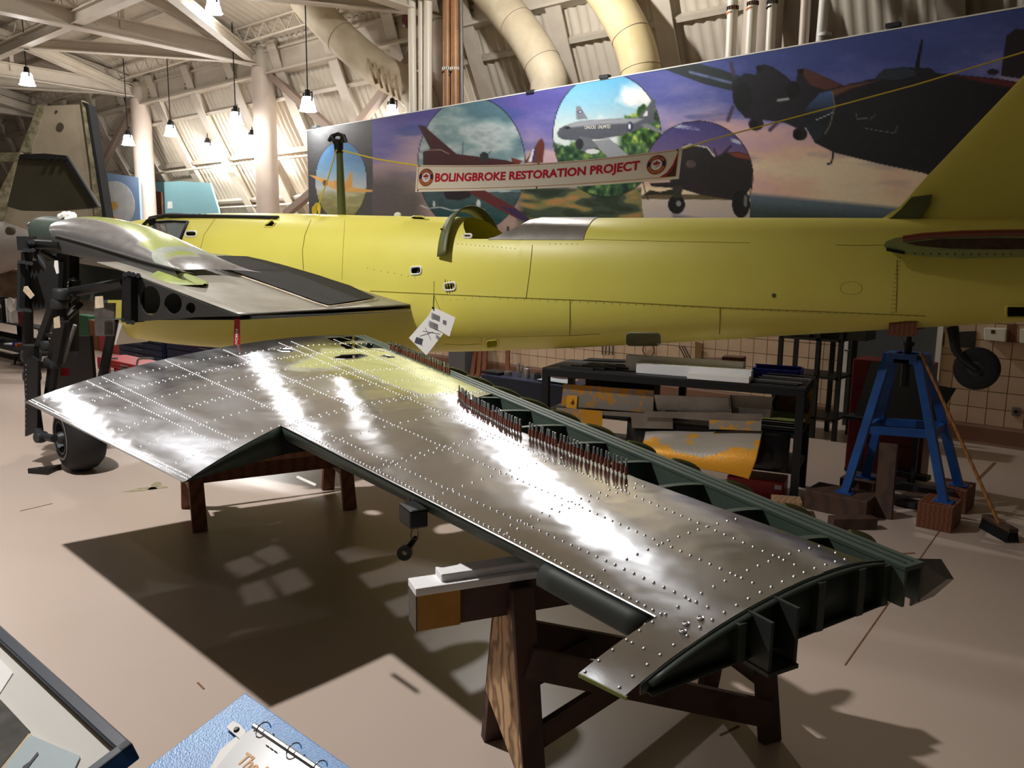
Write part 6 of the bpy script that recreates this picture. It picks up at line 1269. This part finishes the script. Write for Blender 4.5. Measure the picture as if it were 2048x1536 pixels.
for (u, v, r_, h_, m, lab) in [(Lr*0.49, 0.40, 0.06, 0.1, m_grey, 'grey tin can in the middle of the rack shelf'), (Lr*0.40, 0.5, 0.04, 0.15, m_paper, 'pale labelled tin beside the grey can on the rack'), (Lr*0.77, 0.5, 0.022, 0.16, m_red, 'small red spray bottle near the rack end')]:
    b = MB(); b.lathe([(r_, 0), (r_, h_*0.9), (r_*0.9, h_*0.93), (r_*0.9, h_), (0, h_)], RK(u, v, 0.636), (0, 0, 1), 16, cap=True); tag(b.build('tin', m, smooth=True, ang=40), lab, 'tin')
for k in range(4): b = MB(); b.box(RK(Lr*(0.16+0.075*k), 0.5, 0.80), (0.16, 0.24, 0.3 + 0.03*(k % 2)), rd); tag(b.build('storage_box', [m_woodD, m_dgrey, m_blackM, m_woodD][k]), 'dark storage box at the back of the rack shelf', 'box', 'boxes on the rack shelf')
b = MB(); q = PZ(1490, 1000, 0.0) + V(0.0, 0.25, 0); b.box(q + V(0, 0, 0.09), (0.5, 0.3, 0.18), rd); q2 = b.build('crate', m_red, bevel=0.01); tag(q2, 'red plastic crate with a white label under the rack', 'crate'); b = MB(); b.box(q + V(0, 0, 0.13) + rd*0.2 - rn*0.152, (0.06, 0.004, 0.04), rd); b.build('crate_label', m_paper, q2)
# blue workbench with clutter, left of the rack
YBn = 8.6; xa, xb = PY(962, 780, YBn)[0], PY(1140, 780, YBn)[0]; bn = thing('work_bench', 'dark blue workbench under the fuselage beside the rack', 'bench', V((xa+xb)/2, YBn+0.3, 0)); zb1 = PY(1050, 762, YBn)[2]
b = MB(); b.box(V((xa+xb)/2, YBn+0.3, zb1-0.02), (xb-xa, 0.6, 0.04)); b.build('bench_top', m_navy, bn); b = MB(); b.box(V((xa+xb)/2, YBn+0.02, zb1-0.2), (xb-xa, 0.03, 0.34)); b.build('front_apron', m_navy, bn)
for x in (xa+0.04, xb-0.04):
    for y in (YBn+0.04, YBn+0.56): b = MB(); b.bar(V(x, y, 0), V(x, y, zb1-0.03), 0.06, 0.06, (0, 1, 0)); b.build('bench_leg', m_black, bn)
def bench_item(px, py, h_, r_, name, m, label, cat):
    c = PY(px, py, YBn+0.25); c[2] = zb1; b = MB(); b.lathe([(r_, 0), (r_, h_*0.8), (r_*0.75, h_*0.85), (r_*0.75, h_), (0, h_)], c, (0, 0, 1), 16, cap=True); return tag(b.build(name, m, smooth=True, ang=40), label, cat)
bench_item(1054, 755, 0.17, 0.055, 'jar', m_steel, 'shiny metal jar on the blue bench', 'jar'); bench_item(1038, 752, 0.2, 0.035, 'bottle', m_glassd, 'clear bottle beside the shiny jar on the blue bench', 'bottle'); bench_item(1075, 752, 0.1, 0.05, 'tin', m_dgrey, 'dark tin beside the shiny jar on the blue bench', 'tin'); bench_item(1016, 752, 0.06, 0.06, 'flat_tin', m_grey, 'flat grey tin on the blue bench', 'tin')
c = PY(992, 748, YBn+0.25); c[2] = zb1; b = MB(); b.box(c + V(0, 0, 0.02), (0.35, 0.28, 0.04)); tag(b.build('parts_tray', m_black), 'flat black tray on the blue bench', 'tray'); c = PY(1110, 752, YBn+0.25); c[2] = zb1; P = [[c + V(-0.2+0.5*u, -0.15+0.3*v, 0.012+0.02*math.sin(5*u)*math.sin(4*v)+0.02) for v in np.linspace(0, 1, 6)] for u in np.linspace(0, 1, 9)]; b = MB(); b.grid(P); o_ = b.build('plastic_sheet', mat('pale_plastic_sheet', (196, 210, 220), 0.3), smooth=True, ang=180); md = o_.modifiers.new('thick', 'SOLIDIFY'); md.thickness = 0.01; tag(o_, 'pale crumpled plastic sheet on the blue bench', 'sheet')
# planks, grey cabinet and hanging tools on the tiled wall
for (x, y0, y1, lean) in [(950, 700, 800, 6), (960, 700, 800, 4), (970, 700, 800, 3), (1015, 700, 770, 0)]:
    A_, B_ = PY(x+lean, 690, YW-0.08), PY(x-lean, 800, YW-0.35); B_[2] = 0.0; b = MB(); b.bar(B_, A_ + V(0, 0, 0.25), 0.09, 0.03, (0, 1, 0)); tag(b.build('plank', m_woodR), 'tall red-brown plank leaning on the tiled wall', 'plank', 'planks on the tiled wall')
q0, q1 = PY(895, 720, YW-0.4)[0], PY(928, 720, YW-0.4)[0]; b = MB(); b.box(V((q0+q1)/2, YW-0.2, 0.7), (q1-q0, 0.36, 1.4)); tag(b.build('grey_cabinet', m_door, bevel=0.01), 'plain grey steel cabinet against the tiled wall', 'cabinet')
b = MB(); c = PY(1297, 700, YW-0.03); b.lathe([(0.1, -0.01), (0.11, 0.0), (0.1, 0.01), (0.09, 0.0), (0.1, -0.01)], c, (0, -1, 0), 24); b.bar(c + V(0, 0, 0.1), c + V(0.01, 0, 0.16), 0.01, 0.01); tag(b.build('hose_ring', m_redD, smooth=True), 'red hose ring hung on the tiled wall', 'ring')
b = MB(); c = PY(1398, 700, YW-0.03); b.prism([c + V(-0.05, 0, -0.13), c + V(0.05, 0, -0.13), c + V(0.06, 0, 0.1), c + V(-0.06, 0, 0.12)], (0, -0.02, 0)); tag(b.build('leather_pouch', mat('tan_leather', (122, 92, 52), 0.7)), 'tan leather pouch hung on the tiled wall', 'pouch')
for k in range(3): b = MB(); A_ = PY(1358+k*5, 692, YW-0.03); b.tube([A_, A_ + V(0.16, -0.02, -0.22)], 0.008, 6); tag(b.build('tool_rod', m_black), 'thin black rod hung slanting on the tiled wall', 'tool', 'rods on the tiled wall')
for k in range(4): b = MB(); A_ = PY(1205+k*7, 690, YW-0.03); b.tube([A_, A_ + V(0, 0, -0.16)], 0.01, 6); tag(b.build('hanging_tool', m_dgrey), 'dark hand tool hung in the row on the tiled wall', 'tool', 'hand tools on the tiled wall')
b = MB(); c = PY(1432, 724, YW+0.01)
for k in range(7): b.tube([c + V(0.05*k-0.15, 0, -0.06), c + V(0.05*k-0.15, -0.1, -0.06), c + V(0.05*k-0.15, -0.1, 0.05)], 0.005, 5)
b.tube([c + V(-0.16, -0.1, 0.05), c + V(0.16, -0.1, 0.05)], 0.005, 5); b.tube([c + V(-0.16, 0, -0.06), c + V(0.16, 0, -0.06)], 0.005, 5); tag(b.build('wire_basket', m_black), 'small black wire basket on the tiled wall', 'basket')
# papers, box and socket on the tiled wall by the tail wheel
for (poly, m, lab) in [([(1852, 667), (1878, 664), (1876, 684), (1854, 683)], m_paper, 'white notice sheet on the tiled wall beside the door'), ([(1868, 673), (1890, 666), (1888, 690), (1880, 698)], mat('dark_photo_print', (72, 50, 46), 0.4, c2=(120, 60, 50), scale=10), 'tilted dark photograph pinned on the tiled wall'), ([(1890, 667), (1902, 665), (1900, 694), (1889, 694)], m_tagm, 'narrow cream leaflet on the tiled wall'), ([(1912, 664), (1953, 662), (1950, 696), (1906, 694)], mat('dark_poster', (52, 52, 56), 0.4, c2=(30, 30, 34), scale=6), 'dark poster on the tiled wall behind the tail wheel')]:
    b = MB(); b.prism([PY(*p, YW-0.004) for p in poly], (0, 0.01, 0)); tag(b.build('wall_paper_sheet', m), lab, 'paper')
b = MB(); b.prism([PY(*p, YW-0.1) for p in [(1968, 656), (2012, 658), (2010, 684), (1968, 680)]], (0, 0.11, 0)); o_ = b.build('wall_box', m_white, bevel=0.006); tag(o_, 'cream wall box with a small sticker on the tiled wall', 'box'); b = MB(); b.prism([PY(*p, YW-0.104) for p in [(1982, 660), (1990, 660), (1990, 667), (1982, 667)]], (0, 0.004, 0)); b.build('sticker', m_brown, o_)
b = MB(); b.prism([PY(*p, YW-0.07) for p in [(2040, 658), (2075, 660), (2075, 688), (2039, 686)]], (0, 0.08, 0)); tag(b.build('wall_box', m_white, bevel=0.006), 'plain cream wall box on the tiled wall beyond the brown strip', 'box'); b = MB(); b.prism([PY(*p, YW-0.012) for p in [(2014, 650), (2034, 650), (2032, 686), (2012, 684)]], (0, 0.02, 0)); tag(b.build('brown_strip', m_woodR), 'brown timber strip between the cream wall boxes', 'strip')
b = MB(); c = PY(2032, 823, YW-0.005); b.box(c, (0.085, 0.02, 0.1)); o_ = b.build('wall_socket', m_grey, bevel=0.004); tag(o_, 'grey metal wall socket low on the tiled wall', 'socket'); b = MB(); b.lathe([(0.0, 0.014), (0.02, 0.014), (0.02, 0.0)], c + V(0, -0.005, 0), (0, -1, 0), 14); b.build('socket_face', m_blackM, o_)
# dark shelving between rack and door
q0, q1 = PY(1560, 720, 9.6)[0], PY(1680, 720, 9.6)[0]; t = thing('shelf_unit', 'dark steel shelf unit with bins in front of the grey door', 'shelf', V((q0+q1)/2, 9.85, 0))
for x in (q0, (q0+q1)/2+0.1, q1):
    for y in (9.6, 10.1): b = MB(); b.bar(V(x, y, 0), V(x, y, 1.5), 0.05, 0.05, (0, 1, 0)); b.build('shelf_post', m_black, t)
for z in (0.25, 0.75, 1.2): b = MB(); b.box(V((q0+q1)/2, 9.85, z), (q1-q0, 0.55, 0.03)); b.build('shelf_board', m_black, t)
for k, (m, w) in enumerate([(m_greenD, 0.28), (m_blackM, 0.3), (m_dgrey, 0.26)]): b = MB(); b.box(V(q0+0.2+0.33*k, 9.8, 1.355), (w, 0.35, 0.28)); tag(b.build('storage_bin', m, bevel=0.01), ['dark green bin on the shelf unit behind the rack', 'black bin on the shelf unit behind the rack', 'dark grey bin on the shelf unit by the door'][k], 'bin')

# ================================================================== far left: parked aircraft, boards, bench
GA = thing('parked_aircraft', 'stored grey aircraft tail with peeling camouflage fin and olive tailplane', 'aircraft', PD(60, 640, 13.5)); fw_ = V(_fwd[0], _fwd[1], 0)/np.hypot(_fwd[0], _fwd[1])
m_worn = mat('worn_grey_paint', (168, 158, 138), 0.6, 0.1, c2=(146, 132, 108), scale=1.6, amt=0.7); m_camo = mat('peeling_camouflage', (104, 100, 72), 0.7, c2=(150, 142, 116), scale=9, amt=0.3)
def dprism(poly, d, th, name, m, par, **k): b = MB(); b.prism([PD(*p, d) for p in poly], fw_*th); return b.build(name, m, par, **k)
dprism([(88, 212), (174, 208), (212, 437), (150, 450), (0, 520), (0, 420), (40, 315), (60, 260)], 13.2, 0.2, 'fin', m_worn, GA); dprism([(76, 210), (90, 211), (62, 305), (38, 305)], 13.18, 0.22, 'fin_leading_edge', m_camo, GA); dprism([(165, 203), (176, 208), (213, 437), (207, 437), (172, 215)], 13.15, 0.25, 'rudder_post', m_blackM, GA); dprism([(162, 200), (170, 208), (190, 330), (206, 437), (190, 437), (180, 330)], 13.16, 0.2, 'rudder_hinge_strip', m_camo, GA)
dprism([(38, 305), (0, 380), (0, 440), (12, 412), (34, 330)], 13.1, 0.1, 'fin_fillet', m_camo, GA)
for (x, y, r_) in [(120, 253, 7), (112, 223, 2), (17, 462, 7)]: dprism(ov(x, y, r_, r_*1.15, 16), 13.185 if r_ < 7 or y < 300 else 12.78, 0.1, 'inspection_disc', m_blackM if r_ < 5 else mat('hole_cover_brown', (74, 62, 48), 0.6), GA)  # brown hole covers; the small black disc paints the dark of an open hole
dprism([(14, 413), (36, 322), (40, 308), (132, 311), (195, 412), (188, 416), (100, 422), (42, 421)], 12.4, 0.12, 'tailplane', mat('olive_drab_fabric', (62, 60, 40), 0.6, c2=(54, 52, 34), scale=4), GA)
dprism([(36, 314), (44, 308), (90, 307), (132, 311), (196, 414), (188, 412), (126, 318), (60, 318)], 12.38, 0.06, 'tailplane_edge', m_blackM, GA); dprism([(0, 305), (40, 305), (40, 322), (0, 322)], 12.5, 0.1, 'tailplane_spar', m_camo, GA)
for x in (96, 111, 128): dprism(ov(x, 317, 5, 4, 12), 12.36, 0.06, 'hole_shade_disc', m_blackM, GA)  # black discs painted for the shade inside the holes, nothing is cut
rows = []
for f_, r_ in ((0, 0.75), (0.4, 0.62), (0.75, 0.45), (1, 0.25)):
    c = PD(-180 + 250*f_, 500 - 10*f_, 13.3); rows.append([c + V(0, 0, r_*0.95*math.cos(q)) + fw_*r_*0.7*math.sin(q) for q in np.linspace(0, 2*math.pi, 25)])
b = MB(); b.grid(rows); b.build('rear_fuselage', mat('worn_grey_underside', (150, 142, 134), 0.5, 0.1, c2=(120, 114, 106), scale=1.5), GA, smooth=True, ang=180)
b = MB(); q = PD(-60, 600, 13.3); b.box(V(q[0], q[1], q[2]/2), (0.5, 0.5, q[2]+0.5)); b.build('support_stand', m_woodD, GA)
# blue picture board with biplane roundel and teal booth
YBb = 13.2
bd = thing('display_board', 'pale blue display board with a white round biplane picture beyond the parked tail', 'display board', PY(245, 450, 11.6)); A_ = [PY(*p, 11.6) for p in [(196, 343), (277, 355), (280, 470), (196, 470)]]; A_[2][2] = A_[3][2] = 0.0
b = MB(); b.prism(A_, (0, 0.06, 0)); b.build('board_panel', m_skyb, bd); b = MB(); b.prism([PY(228 + 41*math.cos(q), 412 + 50*math.sin(q), 11.59) for q in np.linspace(0, 2*math.pi, 40, endpoint=False)], (0, 0.008, 0)); b.build('round_picture', mat('cloudy_picture', (226, 228, 226), 0.6, c2=(200, 208, 214), scale=3), bd)
b = MB(); b.prism([PY(*p, 11.58) for p in [(212, 404), (232, 403), (236, 412), (228, 420), (212, 417)]], (0, 0.006, 0)); b.prism([PY(*p, 11.58) for p in [(200, 420), (258, 446), (256, 449), (200, 426)]], (0, 0.006, 0)); b.prism([PY(*p, 11.58) for p in [(206, 396), (214, 386), (216, 388), (209, 398)]], (0, 0.006, 0)); b.build('painted_biplane', mat('picture_orange_yellow', (226, 178, 92), 0.6), bd)
bo = thing('exhibit_booth', 'teal exhibit booth with an open dark doorway beside the column', 'booth', PY(370, 450, 12.6))
def bprism(poly, Y, dep, name, m):
    P = [PY(*p, Y) for p in poly]
    for p_, s_ in zip(P, poly):
        if s_[1] > 455: p_[2] = 0.0
    b = MB(); b.prism(P, (0, dep, 0)); return b.build(name, m, bo)
bprism([(361, 362), (420, 366), (437, 420), (437, 470), (361, 470)], 12.45, 0.05, 'booth_face', m_teal); bprism([(328, 364), (361, 362), (361, 470), (328, 470)], 12.5, 0.05, 'booth_return', m_teal); bprism([(300, 363), (328, 364), (328, 470), (300, 470)], 12.9, 0.05, 'booth_back', m_teal); bprism([(296, 356), (304, 358), (306, 470), (298, 470)], 12.3, 0.05, 'booth_post', m_teal); bprism([(309, 382), (322, 384), (324, 470), (310, 470)], 12.7, 0.05, 'exhibit_case', m_woodR); bprism([(335, 403), (343, 403), (344, 417), (335, 417)], 12.48, 0.02, 'notice', m_paper)
# left bench and shelf
BSt = thing('bench_shelf', 'dark workshop bench with an upper shelf of binders behind the undercarriage', 'bench', PZ(20, 850, 0.0)); YS = 5.2
def LP(px, py, Y=YS): return PY(px, py, Y)
zbt = LP(20, 697)[2]; xl, xr = LP(-120, 700)[0], LP(70, 700)[0]; b = MB(); b.box(V((xl+xr)/2, YS+0.35, zbt-0.02), (xr-xl, 0.7, 0.05)); b.build('bench_top', m_black, BSt)
zsh = LP(20, 648, YS+0.3)[2]; b = MB(); b.box(V((xl+xr)/2, YS+0.5, zsh-0.012), (xr-xl, 0.3, 0.024)); b.build('upper_shelf', m_blackM, BSt)
for x in (xl+0.05, xr-0.05):
    for y, z in ((YS+0.04, zbt), (YS+0.64, zsh)): b = MB(); b.bar(V(x, y, 0), V(x, y, z), 0.06, 0.06, (0, 1, 0)); b.build('bench_leg', m_black, BSt)
b = MB(); b.box(V((xl+xr)/2, YS+0.66, zbt/2+0.1), (xr-xl, 0.03, zbt)); b.build('bench_back', m_blackM, BSt)
for k, (x, m, lab, hh) in enumerate([(-6, m_greenD, 'dark green binder on the upper shelf', 45), (7, m_dgrey, 'dark binder with a white label on the upper shelf', 43), (17, m_paper, 'white magazine file on the upper shelf', 47), (24, m_paper, 'second white magazine file leaning on the first', 46), (40, m_redD, 'dark red book at the shelf end', 26)]):
    A_ = LP(x, 648, YS+0.4); h_ = LP(x, 648-hh, YS+0.4)[2]-A_[2]; b = MB(); b.box(V(A_[0], YS+0.5, zsh + h_/2), (0.055, 0.24, h_)); o_ = b.build('binder', m, bevel=0.003); tag(o_, lab, 'binder')
    if k == 1: b = MB(); b.box(V(A_[0], YS+0.378, zsh+h_*0.7), (0.035, 0.004, 0.07)); b.build('spine_label', m_paper, o_)
for k in range(4):
    c = LP(22, 610, YS+0.3); b = MB(); b.tube([c + V((0.17-0.012*k)*math.cos(q), 0.02*k, (0.14-0.012*k)*math.sin(q)) for q in np.linspace(0.2+0.3*k, 5.6, 24)], 0.008, 6)
    tag(b.build('cable_coil', m_white, smooth=True), 'loop of white cable hanging above the binders', 'cable', 'white cable loops')
b = MB(); A_ = LP(0, 540, YS+0.6); B_ = LP(50, 538, YS+0.6); b.box((A_+B_)/2, (B_[0]-A_[0]+1.4, 0.3, 0.04)); b.box((A_+B_)/2 + V(0, 0.1, -0.35), (B_[0]-A_[0]+1.3, 0.02, 0.65)); tag(b.build('wall_cabinet', mat('worn_brown_box', (134, 112, 84), 0.7, c2=(104, 74, 48), scale=2, stretch=(1, 1, 3))), 'worn brown cardboard case with a grey top behind the binders', 'case')
b = MB(); b.bar(V((A_[0]+B_[0])/2, YS+0.7, 0), V((A_[0]+B_[0])/2, YS+0.7, A_[2]-0.6), 0.5, 0.06, (0, 1, 0)); b.build('case_stand', m_blackM, BSt)
for (x, y, w, m, lab) in [(2, 690, 0.12, m_dgrey, 'small dark toolbox on the left bench'), (26, 694, 0.3, m_paper, 'white papers spread on the left bench'), (42, 690, 0.12, m_borg, 'orange tool lying on the left bench'), (36, 692, 0.1, m_bluetray, 'blue tool lying on the left bench')]:
    A_ = LP(x, y, YS+0.25); h_ = 0.02 if m is m_paper else 0.06; b = MB(); b.box(V(A_[0], YS+0.25, zbt+0.005+h_/2), (w, 0.16, h_), ax=(1, 0.3, 0)); tag(b.build('bench_item', m, bevel=0.004), lab, 'tool' if m is not m_paper else 'paper')
g = thing('scoop', 'grey half-round metal scoop with a white tag on the bench front', 'scoop', LP(25, 752)); c = LP(27, 742); b = MB(); b.grid([[c + V(0.13*math.cos(q), -0.02, 0.16*math.sin(q)-0.02) for q in np.linspace(0, math.pi, 16)], [c + V(0.09*math.cos(q), -0.02, 0.11*math.sin(q)-0.02) for q in np.linspace(0, math.pi, 16)], [c + V(0.09*math.cos(q), 0.03, 0.11*math.sin(q)-0.02) for q in np.linspace(0, math.pi, 16)]]); b.box(c + V(0, 0, -0.05), (0.34, 0.06, 0.06)); o_ = b.build('scoop_body', m_grey, g, smooth=True, ang=40); b = MB(); b.box(c + V(0, -0.05, 0.03), (0.05, 0.006, 0.15)); b.build('scoop_tag', m_white, g); b = MB(); b.bar(c + V(0, 0.02, 0.1), c + V(0, 0.06, 0.26), 0.03, 0.03); b.build('scoop_hook', m_black, g)
# under the centre wing: tool chests and cart
YC = 6.6
def chest(x0, x1, y0, y1, Y, dep, m, label, nd, hm=m_grey, name='tool_chest'):
    A_, B_, T_ = PY(x0, y1, Y), PY(x1, y1, Y), PY((x0+x1)/2, y0, Y); t = thing(name, label, 'tool chest', V((A_[0]+B_[0])/2, Y+dep/2, 0)); z1 = T_[2]
    b = MB(); b.box(V((A_[0]+B_[0])/2, Y+dep/2, z1/2+0.03), (B_[0]-A_[0], dep, z1-0.06)); b.build('chest_body', m, t, bevel=0.008)
    for k in range(nd):
        zc = 0.1 + (z1-0.14)*(k+0.5)/nd; b = MB(); b.box(V((A_[0]+B_[0])/2, Y-0.008, zc), (B_[0]-A_[0]-0.06, 0.016, (z1-0.14)/nd-0.02)); d_ = b.build('drawer', m, t); b = MB(); b.bar(V((A_[0]+B_[0])/2-0.15, Y-0.03, zc+0.02), V((A_[0]+B_[0])/2+0.15, Y-0.03, zc+0.02), 0.02, 0.015); b.build('drawer_handle', hm, d_)
    b = MB()
    for sx in (A_[0]+0.06, B_[0]-0.06): b.lathe([(0.03, -0.015), (0.033, 0), (0.03, 0.015), (0, 0.015)], V(sx, Y+dep/2, 0.033), (1, 0, 0), 12)
    b.build('castor', m_blackM, t); return t
chest(243, 330, 668, 760, 6.9, 0.5, m_navy, 'navy blue tool chest under the wing centre section', 4); chest(338, 500, 688, 760, 6.9, 0.5, m_navy, 'long low navy chest under the fuselage shadow', 3)
ct = chest(200, 320, 728, 800, 5.9, 0.5, m_red, 'red tool cart with grey push handles and a white label', 3)
for x in (200, 272): b = MB(); P = [PY(x+2, 745, 5.85), PY(x+3, 722, 5.85), PY(x+12, 717, 5.85), PY(x+34, 717, 5.85)]; b.tube(bez(P, 5), 0.018, 8); b.build('push_handle', m_grey, ct, smooth=True)
b = MB(); A_ = PY(225, 741, 5.86); b.box(A_, (0.1, 0.006, 0.09)); b.build('cart_label', m_paper, ct); tv, tf = text_mesh('RPM', 0.035, 0.001, 'CENTER'); b = MB(); b.add([A_ + V(p[0], -0.005, p[1]-0.01) for p in tv], tf); b.build('cart_lettering', m_ink, ct)
for (x0, x1, y0, y1, m, lab) in [(155, 178, 630, 701, mat('green_case', (20, 90, 56), 0.5), 'green plastic case behind the undercarriage'), (179, 195, 640, 701, mat('brown_carton', (128, 76, 46), 0.7), 'brown carton behind the undercarriage'), (197, 242, 650, 702, m_red, 'red metal box behind the hanging plate')]:
    A_, B_, T_ = PY(x0, y1, 7.2), PY(x1, y1, 7.2), PY(x0, y0, 7.2); b = MB(); b.box(V((A_[0]+B_[0])/2, 7.35, (A_[2]+T_[2])/2), (B_[0]-A_[0], 0.25, T_[2]-A_[2])); tag(b.build('storage_case', m, bevel=0.01), lab, 'box')
A_, B_ = PY(120, 700, 7.2), PY(245, 702, 7.2); b = MB(); b.box(V((A_[0]+B_[0])/2, 7.45, A_[2]-0.03), (B_[0]-A_[0]+0.5, 0.6, 0.05)); sh = thing('side_table', 'plain dark table carrying cases behind the undercarriage', 'table', V((A_[0]+B_[0])/2, 7.45, 0)); b.build('table_top', m_black, sh)
for x in (A_[0]-0.15, B_[0]+0.15): b = MB(); b.bar(V(x, 7.45, 0), V(x, 7.45, A_[2]-0.05), 0.06, 0.4, (0, 1, 0)); b.build('table_leg', m_black, sh)

# ================================================================== foreground reading stands
def slab(poly, zs, th, name, m, par, **k):
    P = [PZ(x, y, z) for (x, y), z in zip(poly, zs)]; b = MB(); b.prism(P, (0, 0, -th)); return b.build(name, m, par, **k)
A_, B_ = PZ(0, 1255, 1.0), PZ(272, 1500, 1.0); ux_ = (B_-A_)/np.linalg.norm(B_-A_); dn_ = V(ux_[1], -ux_[0], 0)*0.95 + V(0, 0, -0.31); nn_ = np.cross(dn_, ux_); nn_ = nn_/np.linalg.norm(nn_); nn_ = nn_ if nn_[2] > 0 else -nn_
PB = B_ + ux_*0.0
def PN(u, v, off=0.0): return PB - ux_*u + dn_*v + nn_*off           # u leftwards, v towards the reader
ph = thing('photo_panel', 'slanted display panel of old photographs in a dark slate frame', 'display panel', V(-2.3, 0.5, 0))
b = MB(); b.prism([PN(0.02, 0.02), PN(1.18, 0.02), PN(1.18, 0.6), PN(0.02, 0.6)], -nn_*0.02); b.build('panel_board', mat('ivory_mount', (226, 224, 218), 0.2, coat=0.5), ph)
for (u0, u1, v0, v1) in [(0, 1.2, 0, 0.03), (0, 1.2, 0.59, 0.62), (0, 0.03, 0, 0.62), (1.17, 1.2, 0, 0.62)]: b = MB(); b.prism([PN(u0, v0, 0.022), PN(u1, v0, 0.022), PN(u1, v1, 0.022), PN(u0, v1, 0.022)], -nn_*0.05); b.build('panel_frame', m_frame, ph, bevel=0.004)
def sheetN(pts, name, m, off): 
    b = MB(); uv = []
    for (x, y) in pts:
        r = ray(x, y); k = (nn_ @ (PB + nn_*off - C0))/(nn_ @ r); uv.append(C0 + k*r)
    b.prism(uv, -nn_*0.003); return b.build(name, m, ph)
def photomat(name, c1, c2, sc): return mat(name, c1, 0.3, c2=c2, scale=sc, amt=0.8, coat=0.3)
sheetN([(-30, 1290), (0, 1318), (26, 1345), (0, 1385), (-30, 1420)], 'text_card', m_paper, 0.004); sheetN([(-60, 1360), (2, 1400), (60, 1462), (0, 1536), (-80, 1560)], 'old_photograph', photomat('old_photo_grey', (92, 90, 86), (46, 46, 46), 14), 0.004)
sheetN([(62, 1470), (160, 1512), (120, 1600), (0, 1600), (12, 1530)], 'postcard_print', photomat('old_photo_blue', (188, 202, 206), (172, 190, 196), 4), 0.006); sheetN([(58, 1466), (64, 1470), (14, 1536), (0, 1550), (-6, 1546)], 'print_margin', m_tagm, 0.005); sheetN([(75, 1503), (77, 1508), (52, 1540), (40, 1545), (46, 1532), (60, 1522)], 'printed_propeller', m_dgrey, 0.008)
q = []
b = MB(); r = ray(206, 1527); k = (nn_ @ (PB - C0))/(nn_ @ r); b.lathe([(0.014, 0.0), (0.014, 0.006), (0.004, 0.008), (0, 0.004)], C0 + k*r, nn_, 14); b.build('panel_screw', m_steel, ph)
for u in (0.25, 0.95): b = MB(); pb = PN(u, 0.3); b.bar(V(pb[0], pb[1], 0), pb - nn_*0.02, 0.06, 0.06, (0, 1, 0)); b.box(V(pb[0], pb[1], 0.015), (0.35, 0.35, 0.03)); b.build('panel_post', m_frame, ph)
# blue board with ring binder
A_ = PZ(490, 1385, 1.0); B_ = PZ(740, 1562, 1.0); e1 = (B_-A_)/np.linalg.norm(B_-A_); e2 = V(e1[1], -e1[0], 0)*0.95 + V(0, 0, -0.3); n2 = np.cross(e2, e1); n2 = n2/np.linalg.norm(n2); n2 = n2 if n2[2] > 0 else -n2; e2 = e2/np.linalg.norm(e2)
def BP(px, py, off=0.0): r = ray(px, py); k = (n2 @ (A_ + n2*off - C0))/(n2 @ r); return C0 + k*r
bd2 = thing('reading_board', 'blue textured reading board on a post in front of the wing', 'reading board', V(*(A_ + e1*0.35 + e2*0.25)[:2], 0))
b = MB(); b.prism([A_, A_ + e1*0.72, A_ + e1*0.72 + e2*0.5, A_ + e2*0.5], -n2*0.022); b.build('board_face', m_board, bd2, bevel=0.003)
pc = A_ + e1*0.36 + e2*0.26; b = MB(); b.bar(V(pc[0], pc[1], 0), pc - n2*0.02, 0.06, 0.06, (0, 1, 0)); b.box(V(pc[0], pc[1], 0.015), (0.36, 0.36, 0.03)); b.build('board_post', m_frame, bd2)
bi = thing('ring_binder', 'open ring binder with clear page sleeves fixed on the blue board', 'binder', BP(560, 1520))
b = MB(); b.prism([BP(*p, 0.006) for p in [(486, 1461), (640, 1560), (560, 1640), (420, 1536), (440, 1500)]], -n2*0.008); b.build('binder_back', m_white, bi)
for k, (dx, dy) in enumerate([(0, 0), (3, 2), (6, 4)]): b = MB(); b.prism([BP(x+dx, y+dy, 0.012+0.004*k) for x, y in [(488, 1466), (520, 1452), (650, 1545), (560, 1640), (425, 1545)]], -n2*0.003); b.build('page_sleeve', m_sleeve, bi)
b = MB(); b.prism([BP(*p, 0.009) for p in [(453, 1455), (466, 1441), (478, 1448), (492, 1462), (480, 1478)]], -n2*0.004); b.build('binder_strap', m_white, bi); b = MB(); b.lathe([(0.0, 0.004), (0.006, 0.004), (0.008, 0.0)], BP(473, 1459, 0.01), n2, 10); b.build('strap_rivet', m_dgrey, bi)
b = MB(); b.tube([BP(508, 1452, 0.02), BP(690, 1575, 0.02)], 0.007, 8); b.build('ring_rail', m_steel, bi, smooth=True)
for (x, y) in [(527, 1462), (588, 1504), (640, 1540)]:
    c = BP(x, y, 0.018); b = MB(); ax_ = (BP(x+10, y+7, 0.018)-c); ax_ = ax_/np.linalg.norm(ax_); sd_ = np.cross(n2, ax_); b.tube([c + sd_*0.02*math.cos(q) + n2*0.022*math.sin(q) for q in np.linspace(-0.3, math.pi+0.3, 16)], 0.0018, 6); b.build('binder_ring', m_chrome, bi, smooth=True)
tv, tf = text_mesh('The Bolingbroke', 1.0, 0.02); o0, o1 = BP(472, 1523, 0.0212), BP(538, 1572, 0.0212); wt = 3.15; tx = (o1-o0)/wt; tu = np.cross(n2, tx); tu = tu if (BP(490, 1500)-o0) @ tu > 0 else -tu
b = MB(); b.add([o0 + tx*p[0] + tu*p[1]*1.05 for p in tv], tf); b.build('page_lettering', m_orange, bi)
b = MB()
for k in range(3): b.bar(BP(532+k*8, 1490+k*5.5, 0.0215), BP(538+k*8, 1494+k*5.5, 0.0215), 0.001, 0.004, n2)
b.build('page_small_print', m_ink, bi)
